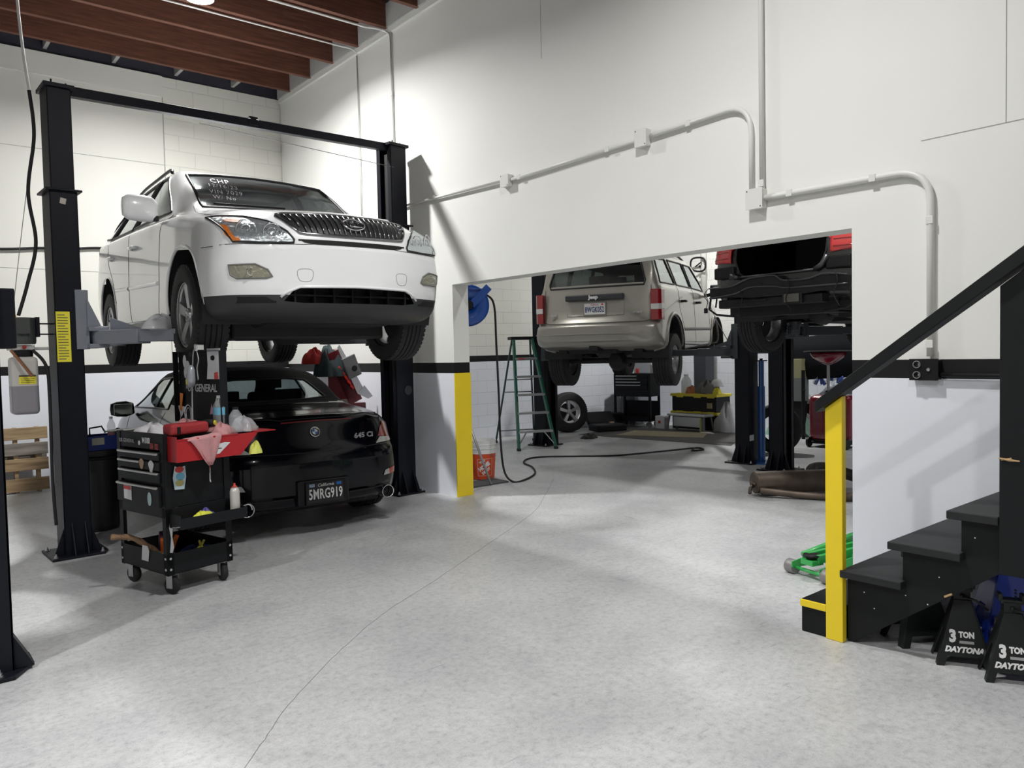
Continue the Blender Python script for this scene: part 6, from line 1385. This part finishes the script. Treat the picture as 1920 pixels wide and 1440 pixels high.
wrap_text('THE', .036, .205, 0, rot=.62, th0=TH-.16); wrap_text('HOME', .062, .150, 0, rot=.62, th0=TH, bold=.004, sx=.8); wrap_text('DEPOT', .040, .100, 0, rot=.62, th0=TH+.15, bold=.003, sx=.85)
b = MB()
for (a0, a1, z0, z1) in ((-.5, .62, .045, .048), (-.5, .62, .235, .238), (-.5, -.48, .045, .238), (.60, .62, .045, .238)):
    n = 12
    for k in range(n):
        u0, u1 = TH+a0+(a1-a0)*k/n, TH+a0+(a1-a0)*(k+1)/n
        f = lambda a, z: ((.131+.016*z/(H_*.63)+.0012)*cos(a), (.131+.016*z/(H_*.63)+.0012)*sin(a), z)
        b.add([f(u0, z0), f(u1, z0), f(u1, z1), f(u0, z1)], [(0, 1, 2, 3)])
b.build('printed_frame', M_WT, bk)
MB().tube([V(.152*cos(a), .152*sin(a), .30-.05*abs(sin(a-TH))) for a in [TH+.3+k*.2 for k in range(12)]], .003, 6).build('bail_handle', M_GALV, bk, smooth=True)
gt = empty('grey_bin', (5.24, 7.80, 0), -.1, 'grey wheeled bin with rags over its rim behind the orange bucket', 'bin')
b = MB(); v = [(-.18, -.2, 0), (.18, -.2, 0), (.18, .2, 0), (-.18, .2, 0), (-.23, -.26, .68), (.23, -.26, .68), (.23, .26, .68), (-.23, .26, .68)]; b.add(v, [(0, 3, 2, 1), (0, 1, 5, 4), (1, 2, 6, 5), (2, 3, 7, 6), (3, 0, 4, 7)]); o = b.build('tub', pm('bin_grey', (.045, .052, .065), .45), gt, bevel=.01)
MB().box(-.25, .25, -.28, .28, .665, .70).build('rim', MATS['bin_grey'], gt, bevel=.01)
o = cloth('dirty_rag', (0, 0, 0), .11, .09, .10, pm('dirty_rag', (.22, .21, .17), .9, noise=.6, nscale=25), 41); o.location = (5.42, 7.56, .68); tag(o, 'grey and yellow rag hanging over the grey bin corner', 'rag')
o = MB().tube([(5.12, 7.0, .85), (5.35, 6.84, .015)], .014, 10).build('metal_pole', M_GALV, smooth=True); tag(o, 'slim grey metal pole leaning behind the yellow jamb', 'pole')
o = MB().prism([(0, .95), (.10, -.2), (.16, -.2), (.03, 1.0)], (5.03, 7.62, .30), (1, 0, 0), (0, 0, 1), (0, .05, 0)).build('blue_board', pm('blue_board', (.02, .05, .16), .5)); tag(o, 'dark blue broom head sticking up from the grey bin', 'broom')
o = MB().box(5.1, 5.62, 6.85, 7.15, .0, .02).build('dark_mat', pm('dark_mat', (.08, .085, .09), .8), bevel=.004); tag(o, 'flat dark board on the floor under the leaning pole', 'board')
# step ladder
ld = empty('step_ladder', (7.9, 9.0, 0), 0, 'green step ladder with aluminium treads standing open in front of the far lift post', 'ladder')
M_LG = pm('ladder_green', (.008, .10, .06), .4); M_AL = pm('aluminium', (.55, .56, .57), .35, .8)
FL, FR = V(7.54, 8.93, 0), V(8.10, 8.70, 0); BL, BR = V(7.98, 10.05, 0), V(8.62, 9.80, 0); TLp, TRp = V(7.84, 9.36, 1.72), V(8.12, 9.24, 1.72)
off = V(7.9, 9.0, 0)
for a, c in ((FL, TLp), (FR, TRp)): MB().bar(a-off, c-off, .075, .035, up=(FR-FL)).build('front_rail', M_LG, ld, bevel=.004)
for a, c in ((BL, TLp), (BR, TRp)): MB().bar(a-off+V(0, .0, 0), c-off+V(.03, .08, -.02), .038, .022, up=(FR-FL)).build('rear_rail', pm('rear_green', (.02, .06, .055), .45), ld, bevel=.003)
dirf = (FR-FL).normalized(); perp = V(-dirf.y, dirf.x, 0)
for k in range(1, 6):
    t = k/6.0*.98; a, c = FL.lerp(TLp, t)-off, FR.lerp(TRp, t)-off
    b = MB(); b.bar(a, c, .09, .035); b.build('step', M_AL, ld, bevel=.003)
for t in (.12, .50, .62):
    MB().bar(BL.lerp(TLp, t)-off, BR.lerp(TRp, t)-off, .02, .02).build('rear_brace', M_AL, ld)
for a, c, q in ((FL, TLp, 1), (FR, TRp, -1)): MB().bar(a.lerp(c, .04)-off, (FL.lerp(TLp, .163) if q > 0 else FR.lerp(TRp, .163))-off+dirf*.14*q, .02, .012).build('step_brace', M_AL, ld)
MB().obox((TLp+TRp)/2-off+V(.02, .06, .012), dirf*.20, perp*.10, (0, 0, .025)).build('top_cap', M_PLAS, ld, bevel=.008)
MB().obox((TLp+TRp)/2-off-perp*.045+V(.02, .03, .012), dirf*.07, perp*.004, (0, 0, .014)).build('cap_label', pm('cap_label', (.5, .5, .5), .5), ld)
MB().obox(FL.lerp(TLp, .817)-off+dirf*.10-perp*.045, dirf*.05, perp*.002, (0, 0, .010)).build('red_label', M_STR, ld)
for p in (FL, FR, BL, BR): MB().obox(p-off+V(0, 0, .02), dirf*.025, perp*.035, (0, 0, .02)).build('foot', M_RUB, ld, bevel=.004)
# ---------------------------------------------------------------- far lifts
f2 = empty('far_two_post_lift', (0, 0, 0), 0, 'black two post lift holding the silver SUV in the far bay behind the ladder', 'car lift')
Q1, Q2 = (8.36, 9.20), (8.80, 5.77); ang = atan2(Q2[1]-Q1[1], Q2[0]-Q1[0])
lift_post(f2, *Q1, ang, 1, 3.7, 2.9, w=.25, d=.30); e4 = lift_post(f2, *Q2, ang, -1, 3.7, 2.9, w=.20, d=.26)
MB().bar(V(*Q1, 3.68), V(*Q2, 3.68), .08, .08).build('crossbeam', M_POST, f2)
M_ARMD = pm('slate_arm_paint', (.05, .058, .065), .42)
arm_set(f2, Q1[0], Q1[1]-.02, ang, 1.42, [(8.0, 8.1, 1.50), (9.9, 8.95, 1.50)], M_ARMD, 1)
arm_set(f2, Q2[0], Q2[1]+.02, ang, 1.42, [(8.75, 6.95, 1.50), (10.5, 7.65, 1.50)], M_ARMD, -1)
o = MB().box(-.06, .06, -.002, 0, .0, .075).build('white_plate', M_STW, f2, bevel=.01); o.location = (8.70, 5.632, .30); o.rotation_euler = (0, 0, ang+pi/2)
MB().tube(smooth_path([(9.9, 7.2, 2.35), (9.3, 6.6, 1.95), (8.85, 6.05, 1.55)], 6), .006, 6).build('safety_cable', M_RUB, f2)
f3 = empty('far_lift', (0, 0, 0), 0, 'black two post lift beneath the black SUV, its thick post nearest the silencer', 'car lift')
e5 = lift_post(f3, 8.50, 5.09, -pi/2, 1, 3.7, 2.9, w=.20, d=.24); e6 = lift_post(f3, 8.56, 2.60, -pi/2, -1, 3.7, 2.9, w=.22, d=.28)
MB().bar((8.50, 5.09, 3.68), (8.56, 2.60, 3.68), .08, .08).build('crossbeam', M_POST, f3)
arm_set(f3, 8.50, 5.07, -pi/2, 1.66, [(7.9, 4.55, 1.78), (9.6, 4.55, 1.78)], M_ARMD, 1); arm_set(f3, 8.56, 2.62, -pi/2, 1.66, [(7.9, 3.6, 1.78), (9.6, 3.6, 1.78)], M_ARMD, -1)
o = MB().box(12.15, 12.42, 8.85, 9.12, 0, 1.95).build('steel_column', pm('slate_column', (.035, .04, .05), .5)); tag(o, 'dark slate steel column standing behind the water jug', 'column')
o = MB().box(11.78, 12.3, 10.30, 10.66, 0, 2.3).build('grey_locker', pm('locker_grey', (.20, .21, .235), .5), bevel=.01); tag(o, 'tall plain grey locker in the far corner behind the second tool cart', 'locker')
# blue pole stand
ps = empty('pole_stand', (8.93, 5.69, 0), 0, 'tall slim blue pole jack with a round base between the far lift posts', 'pole jack')
M_PB = pm('pole_blue', (.02, .10, .34), .35, coat=.4)
MB().tube([(0, 0, .03), (0, 0, 1.0)], .045, 20).build('lower_tube', M_PB, ps, smooth=False, angle=40)
MB().tube([(0, 0, 1.0), (0, 0, 1.33)], .035, 20).build('upper_tube', M_PB, ps, angle=40)
MB().lathe([(0, 0), (.21, 0), (.21, .012), (.05, .03), (0, .03)], 36).build('base_disc', M_PB, ps, smooth=False)
b = MB(); b.tube([(-.10, .02, 1.33), (.10, -.02, 1.33)], .009, 8); b.tube([(0, 0, 1.30), (0, 0, 1.36)], .02, 12); b.build('turn_handle', M_PLAS, ps)
MB().tube([(-.06, -.05, .02), (-.10, -.07, .08), (-.05, -.06, .05)], .015, 8).build('foot_pedal', M_PB, ps)
ps.location = (8.88, 5.60, 0)
# spare wheel leaning on the far wall
sw = empty('loose_wheel', (9.98, 10.44, 0), 0, 'loose wheel with alloy spokes leaning against the back wall behind the ladder', 'wheel')
w_ = make_wheel(sw, (0, 0, .37), .375, .22, .22, 5, side=-1, spoke_w=.5); w_.rotation_euler = (0, -.15, pi/2-.2); w_.matrix_basis = Matrix.Translation((0, -.06, .37)) @ Matrix.Rotation(pi/2-.25, 4, 'Z') @ Matrix.Rotation(.16, 4, 'Y')
# second tool cart
c2 = empty('tool_cart', (11.45, 9.62, 0), 0, 'black tool cart with bright drawer handles under the rear wheel of the silver SUV', 'tool cart')
b = MB(); b.box(0, .42, 0, .80, .60, 1.05); b.build('cabinet', M_POST, c2, bevel=.004)
for k, (z0, z1) in enumerate(((.96, 1.01), (.90, .95), (.84, .89), (.74, .83))):
    d_ = MB().box(-.012, 0, .06, .76, z0, z1).build('drawer', M_POST, c2, bevel=.002); MB().box(-.03, -.012, .28 if k < 2 else .20, .74, z1-.014, z1-.002).build('drawer_handle', M_HAND, d_)
for x in (0, .38):
    for y in (0, .76): MB().box(x, x+.04, y, y+.04, .12, .62).build('corner_upright', M_POST, c2)
b = MB(); b.box(0, .42, 0, .80, .12, .13); b.box(0, .005, 0, .80, .12, .22); b.box(.415, .42, 0, .8, .12, .5); b.build('lower_tray', M_POST, c2)
for x in (.05, .37):
    for y in (.06, .74): MB().lathe([(0, -.02), (.055, -.02), (.055, .02), (0, .02)], 20, (x, y, .056), 'x').build('caster', pm('grey_caster', (.2, .2, .2), .5), c2)
c2.rotation_euler = (0, 0, .22)
def small(name, shape, loc, mat, label, cat, **k):
    o = shape.build(name, mat, **k); o.location = loc; tag(o, label, cat); return o
small('blue_box', MB().box(-.05, .05, -.07, .07, 0, .14), (11.48, 10.3, 1.052), M_STB, 'small blue box on the left end of the second tool cart', 'box', bevel=.004)
small('white_tub', MB().lathe([(0, 0), (.05, 0), (.05, .12), (0, .12)], 18), (11.50, 10.13, 1.052), M_STW, 'small white tub on the second tool cart', 'tub')
small('red_tin', MB().lathe([(0, 0), (.035, 0), (.035, .09), (0, .09)], 18), (11.55, 10.02, 1.052), M_STR, 'little red tin on the second tool cart', 'tin')
small('white_cup', MB().lathe([(0, 0), (.035, 0), (.045, .16), (0, .16)], 18), (11.62, 9.72, 1.052), M_STW, 'tall white cup on the right end of the second tool cart', 'cup')
# open black case on the floor
oc = empty('open_tool_case', (10.6, 9.95, 0), -.35, 'open black tool case lying on the floor left of the second cart', 'tool case')
MB().box(-.30, .30, -.22, .22, 0, .13).build('base', M_PLAS, oc, bevel=.03, bseg=3); o = MB().box(-.30, .30, -.04, .04, 0, .34).build('lid', M_PLAS, oc, bevel=.03, bseg=3); o.location = (0, .20, .10); o.rotation_euler = (-.9, 0, 0)
small('work_glove', MB().box(-.05, .05, -.03, .03, 0, .04), (10.62, 9.86, .132), pm('beige_glove', (.45, .33, .26), .8), 'pale glove lying in the open black case', 'glove', bevel=.012)
oc2 = small('tool_bag', MB().box(-.26, .26, -.16, .16, 0, .28), (11.2, 10.42, 0), M_PLAS, 'black tool bag behind the open case', 'bag', bevel=.06, bseg=3)
# cardboard and dark mat under the silver SUV
o = MB().prism([(9.75, 9.87), (11.286, 10.1), (11.804, 7.743), (10.1, 6.9)], (0, 0, .0), (1, 0, 0), (0, 1, 0), (0, 0, .006)).build('floor_mat', pm('mat_grey', (.085, .082, .08), .8, noise=.2, nscale=5)); tag(o, 'large dark mat on the floor beneath the silver SUV', 'mat')
o = MB().prism([(10.866, 9.515), (11.316, 8.211), (10.657, 7.83), (10.047, 9.232)], (0, 0, .007), (1, 0, 0), (0, 1, 0), (0, 0, .006)).build('cardboard_sheet', pm('cardboard', (.30, .25, .17), .8, noise=.15, nscale=8)); tag(o, 'flat sheet of cardboard lying on the dark mat', 'cardboard')
o = cloth('oily_rag', (0, 0, 0), .16, .10, .07, pm('oily', (.03, .03, .03), .6), 51); o.location = (9.45, 9.3, 0); tag(o, 'dark oily rag on the floor left of the mat', 'rag')
# black and yellow crates with stool
def crate(z, label):
    e = empty('storage_crate', (12.0, 8.86, z), 0, label, 'crate')
    b = MB(); b.box(-.22, .22, -.50, .50, 0, .29); b.build('tub', M_PLAS, e, bevel=.01)
    b = MB(); b.box(-.24, .24, -.53, .53, .28, .33)
    for y in (-.4, -.1, .3): b.box(-.25, -.235, y-.08, y+.08, .26, .34)
    b.build('yellow_lid', pm('lid_yellow', (.75, .62, .03), .45), e, bevel=.008); return e
crate(0, 'lower black storage crate with a yellow lid behind the folding stool'); crate(.332, 'upper black storage crate with a yellow lid, tools piled on it')
small('crate_label', MB().box(-.002, 0, -.06, .06, 0, .10), (11.778, 8.50, .40), pm('tan_label', (.4, .32, .18), .6), 'tan paper label stuck on the upper crate', 'label')
e = bottle('water_jug', pm('jug_plastic', (.70, .73, .76), .25, alpha=.6), M_STW, 'clear water jug standing on the upper yellow crate lid', .36, .095); e.location = (11.95, 9.15, .664)
o = cloth('grey_jacket', (0, 0, 0), .14, .28, .20, pm('grey_cloth', (.17, .16, .15), .9), 61); o.location = (11.95, 8.66, .662); tag(o, 'grey jacket heaped on the upper crate', 'jacket')
o = cloth('orange_rag', (0, 0, 0), .08, .12, .12, pm('rust_rag', (.42, .16, .08), .9), 62); o.location = (11.88, 8.98, .662); tag(o, 'rust coloured rag beside the water jug', 'rag')
o = cloth('yellow_glove', (0, 0, 0), .07, .09, .10, M_YLAB, 63); o.location = (11.88, 8.40, .662); tag(o, 'yellow glove at the right end of the upper crate', 'glove')
small('hard_hat', MB().lathe([(.13, 0), (.12, .02), (.11, .08), (.06, .13), (0, .14)], 22), (12.02, 8.50, .80), M_STW, 'white hard hat on top of the grey jacket', 'hat', smooth=True)
sl = empty('folding_stool', (11.52, 8.75, 0), 0, 'low grey folding work stool in front of the black and yellow crates', 'stool')
MB().box(-.14, .14, -.42, .42, .27, .315).build('top', M_AL, sl, bevel=.01)
for y in (-.38, .38):
    for x in (-.11, .11): MB().bar((x, y, .27), (x*1.3, y*1.08, 0), .05, .03).build('leg', pm('stool_grey', (.12, .12, .125), .5), sl, bevel=.004)
MB().box(-.10, -.09, -.33, .30, .08, .26).build('side_panel', M_AL, sl, bevel=.004)
small('white_carton', MB().box(-.07, .07, -.11, .11, 0, .24), (11.55, 9.42, 0), M_STW, 'white carton with a red mark left of the folding stool', 'carton', bevel=.003)
small('red_mark', MB().box(-.001, 0, -.03, .03, 0, .05), (11.479, 9.43, .12), M_STR, 'red round mark printed on the white carton', 'mark')
bpy.data.objects['red_mark'].parent = bpy.data.objects['white_carton']; bpy.data.objects['red_mark'].location = (-.071, .01, .10)
for k_ in ('label', 'category'): del bpy.data.objects['red_mark'][k_]
bpy.data.objects['crate_label'].parent = bpy.data.objects['storage_crate.001']; bpy.data.objects['crate_label'].location = (-.222, -.36, .07)
for k_ in ('label', 'category'): del bpy.data.objects['crate_label'][k_]
small('aerosol', MB().lathe([(0, 0), (.035, 0), (.035, .22), (.02, .25), (0, .25)], 16), (11.42, 8.42, 0), pm('lime_can', (.5, .55, .2), .5), 'lime coloured can standing by the right stool leg', 'can')
o = cloth('white_sack', (0, 0, 0), .16, .20, .42, pm('sack_white', (.68, .68, .70), .7), 71); o.location = (11.75, 8.12, 0); tag(o, 'white plastic sack right of the folding stool', 'sack')
o = cloth('paper_scrap', (0, 0, 0), .08, .14, .02, M_STW, 72); o.location = (11.35, 8.25, 0); tag(o, 'white paper scrap on the floor before the sack', 'paper')
# ---------------------------------------------------------------- silencer and exhaust pipe on the floor
mf = empty('silencer', (7.12, 4.22, 0), -.62, 'rusty brown exhaust silencer with bent pipes lying behind the yellow newel post', 'exhaust'); mf.scale = (1.12, 1.12, 1.12)
M_RUST = pm('rusty_steel', (.16, .125, .10), .5, .6, noise=.5, nscale=9)
b = MB(); pr = [(0, -.30), (.085, -.30), (.098, -.29), (.10, -.27), (.10, .42), (.095, .44), (0, .44)]; b.lathe(pr, 32, (0, 0, .115), 'x'); b.v = [(x, y*1.15, .115+(z-.115)*1.0) for x, y, z in b.v]; b.build('canister', M_RUST, mf, angle=35)
MB().tube(smooth_path([(-.28, -.10, .06), (-.16, -.16, .05), (.05, -.27, .035), (.35, -.42, .035), (.55, -.40, .035), (.80, -.36, .04)], 8), .030, 14).build('tail_pipe', M_RUST, mf, smooth=True)
MB().tube([(.35, -.42, .035), (.50, -.405, .035)], .038, 14).build('pipe_joint', M_RUST, mf, smooth=True)
b = MB(); b.tube([(-.30, .0, .09), (-.34, -.02, .07), (-.36, -.06, .03)], .016, 10); b.tube([(-.31, .04, .11), (-.31, -.06, .11)], .012, 8); b.build('hanger', M_RUST, mf, smooth=True)
MB().tube(smooth_path([(.3, .12, .14), (.38, .25, .18), (.55, .32, .17), (.72, .22, .12), (.9, .2, .06)], 8), .055, 14).build('inlet_pipe', pm('dark_rust', (.05, .045, .04), .55, .4), mf, smooth=True)
# ---------------------------------------------------------------- oil drainer
od = empty('oil_drainer', (10.95, 5.78, 0), 0, 'dark red wheeled oil drain tank with a pole and round funnel', 'oil drainer')
M_ODR = pm('drainer_red', (.20, .006, .018), .25, coat=.7)
MB().box(-.22, .22, -.42, .22, .10, .78).build('tank', M_ODR, od, bevel=.09, bseg=5)
MB().tube([(0, 0, .76), (0, 0, 1.26)], .022, 14).build('pole', M_GALV, od); MB().lathe([(0, 0), (.05, 0), (.04, .06), (0, .06)], 16, (0, 0, .78)).build('collar', M_PLAS, od)
MB().lathe([(.03, 1.22), (.10, 1.25), (.22, 1.33), (.27, 1.41), (.265, 1.41), (.21, 1.34), (.10, 1.265), (.03, 1.24)], 36, closed=True).build('funnel', M_ODR, od, smooth=True)
MB().lathe([(0, 1.41), (.34, 1.415), (.35, 1.43), (.33, 1.435), (0, 1.42)], 36).build('splash_tray', M_PLAS, od)
for y in (.20, -.38): MB().lathe([(.02, -.02), (.07, -.02), (.075, -.015), (.075, .015), (.07, .02), (.02, .02)], 24, (-.20, y, .075), 'y', closed=True).build('wheel', M_PLAS, od)
b = MB(); b.tube([(-.2, .22, .075), (-.2, -.40, .075)], .02); b.box(-.2, .2, -.38, .2, .06, .12); b.build('chassis', M_PLAS, od)
bn = empty('barrel_post', (11.85, 6.78, 0), 0, 'square box with a yellow upper half and grey lower half by the far wall', 'box')
MB().box(-.10, .12, -.12, .12, .98, 1.30).build('upper_half', pm('dull_yellow', (.33, .32, .18), .5), bn, bevel=.005); MB().box(-.10, .12, -.12, .12, .60, .98).build('lower_half', pm('dull_grey', (.17, .18, .18), .5), bn, bevel=.005); MB().box(-.08, .10, -.10, .10, 0, .60).build('pedestal', M_PLAS, bn); bn.name = 'electrical_box'
st_ = empty('light_stand', (11.6, 6.55, 0), 0, 'thin black stand left of the dark red drain tank', 'stand')
MB().tube([(0, 0, 0), (0, 0, 1.12)], .03, 12).build('pole', M_PLAS, st_); b = MB()
for a in (0, 2.1, 4.2): b.bar((0, 0, .10), (.16*cos(a), .16*sin(a), .01), .03, .02)
b.build('tripod', M_PLAS, st_); MB().tube([(-.06, -.06, .80), (.06, .06, .80)], .012).build('clamp', M_PLAS, st_)
for i, (y, x, z, s, lab, mt_) in enumerate(((6.95, 12.0, 0, 1.0, 'green tinted heap of wrapped plastic on the floor by the far wall', pm('green_wrap', (.30, .50, .42), .4, noise=.5, nscale=14)), (6.9, 12.2, .28, 1.0, 'grey heap of wrapped plastic stacked on the green one', pm('grey_wrap', (.38, .40, .40), .35, noise=.5, nscale=14)), (6.3, 12.3, .55, .9, 'white bag of clear bottles with blue tops by the far wall', pm('white_blue', (.62, .66, .75), .4, noise=.4, nscale=9)))):
    o = cloth('wrapped_bundle', (0, 0, 0), .26*s, .42*s, .34*s, mt_, 80+i); o.location = (x, y, z); tag(o, lab, 'bundle')
o = MB().box(11.95, 12.6, 5.9, 6.7, 0, .55).build('low_shelf', M_PLAS, bevel=.01); tag(o, 'low black shelf by the far wall under the bag of bottles', 'shelf')
rnd = random.Random(9)
for k in range(12):
    e_ = MB().lathe([(0, 0), (.03, 0), (.03, .10), (.012, .14), (.012, .16), (0, .16)], 10).build('blue_bottle', pm('blue_bottle', (.05, .12, .5), .3) if k % 2 else M_CLBOT, smooth=True)
    e_.location = (12.0+rnd.uniform(0, .2), 6.1+.06*k*.8, .86+rnd.uniform(0, .1)); e_.rotation_euler = (rnd.uniform(-.8, .8), rnd.uniform(-.8, .8), 0); tag(e_, 'small empty bottle in the loose pile on the white bag', 'bottle', 'empty bottles piled by the far wall')
# dark bumper cover and panels stored behind the drainer
bc = empty('bumper_cover', (11.95, 5.45, 0), 0, 'large black car bumper cover held up behind the red funnel', 'bumper')
vs = []; n = 18
for i in range(n+1):
    t = -1+2*i/n; x = -.12*t*t
    for z, dx in ((.98, .10), (1.05, 0), (1.25, -.05), (1.45, .0), (1.70, .12)): vs.append((x+dx*.6, t*1.55, z+.04*cos(t*3)))
b = MB(); b.add(vs, [(i*5+k, i*5+k+1, (i+1)*5+k+1, (i+1)*5+k) for i in range(n) for k in range(4)]); o = b.build('cover', pm('cover_black', (.010, .011, .013), .8, spec=.1), bc, smooth=True); o.modifiers.new('t', 'SOLIDIFY').thickness = .01
for y in (-1.3, .3): MB().tube([(.3, y, 0), (.3, y, 1.5)], .02).build('rack_leg', M_PLAS, bc)
MB().bar((.3, -1.3, 1.2), (.3, 1.2, 1.2), .03, .03).build('rack_bar', M_PLAS, bc)
tw = empty('tyre_stack', (9.80, 5.95, 0), 0, 'dark loose tyre standing behind the blue pole jack', 'tyre')
pr = [(.20, -.10), (.30, -.12), (.345, -.09), (.35, 0), (.345, .09), (.30, .12), (.20, .10)]; MB().lathe(pr, 40, (0, 0, .35), 'x', caps=False).build('tyre', M_TIRE, tw, smooth=True).rotation_euler = (0, 0, .5); tw.name = 'loose_tyre'
# pipe and wire on the far wall
pipe('wall_pipe', [(XE-.07, 9.22, 1.9), (XE-.07, 9.22, 5.2)], .06, 'thick white pipe on the far wall above the silver SUV', cat='pipe')
b = MB(); b.tube(smooth_path([(XE-.16, 9.45, 3.10), (XE-.16, 9.42, 3.28), (XE-.16, 9.15, 3.26), (XE-.16, 9.12, 3.06), (XE-.16, 9.28, 3.02)], 6, closed=True), .018, 8, closed=True); b.bar((XE-.16, 9.35, 3.12), (XE-.16, 9.2, 3.2), .02, .02); b.box(XE-.16, XE, 9.24, 9.27, 3.1, 3.14); o = b.build('wall_hook', M_PLAS, smooth=True); tag(o, 'small black wire frame hooked to the thick white wall pipe', 'hook')
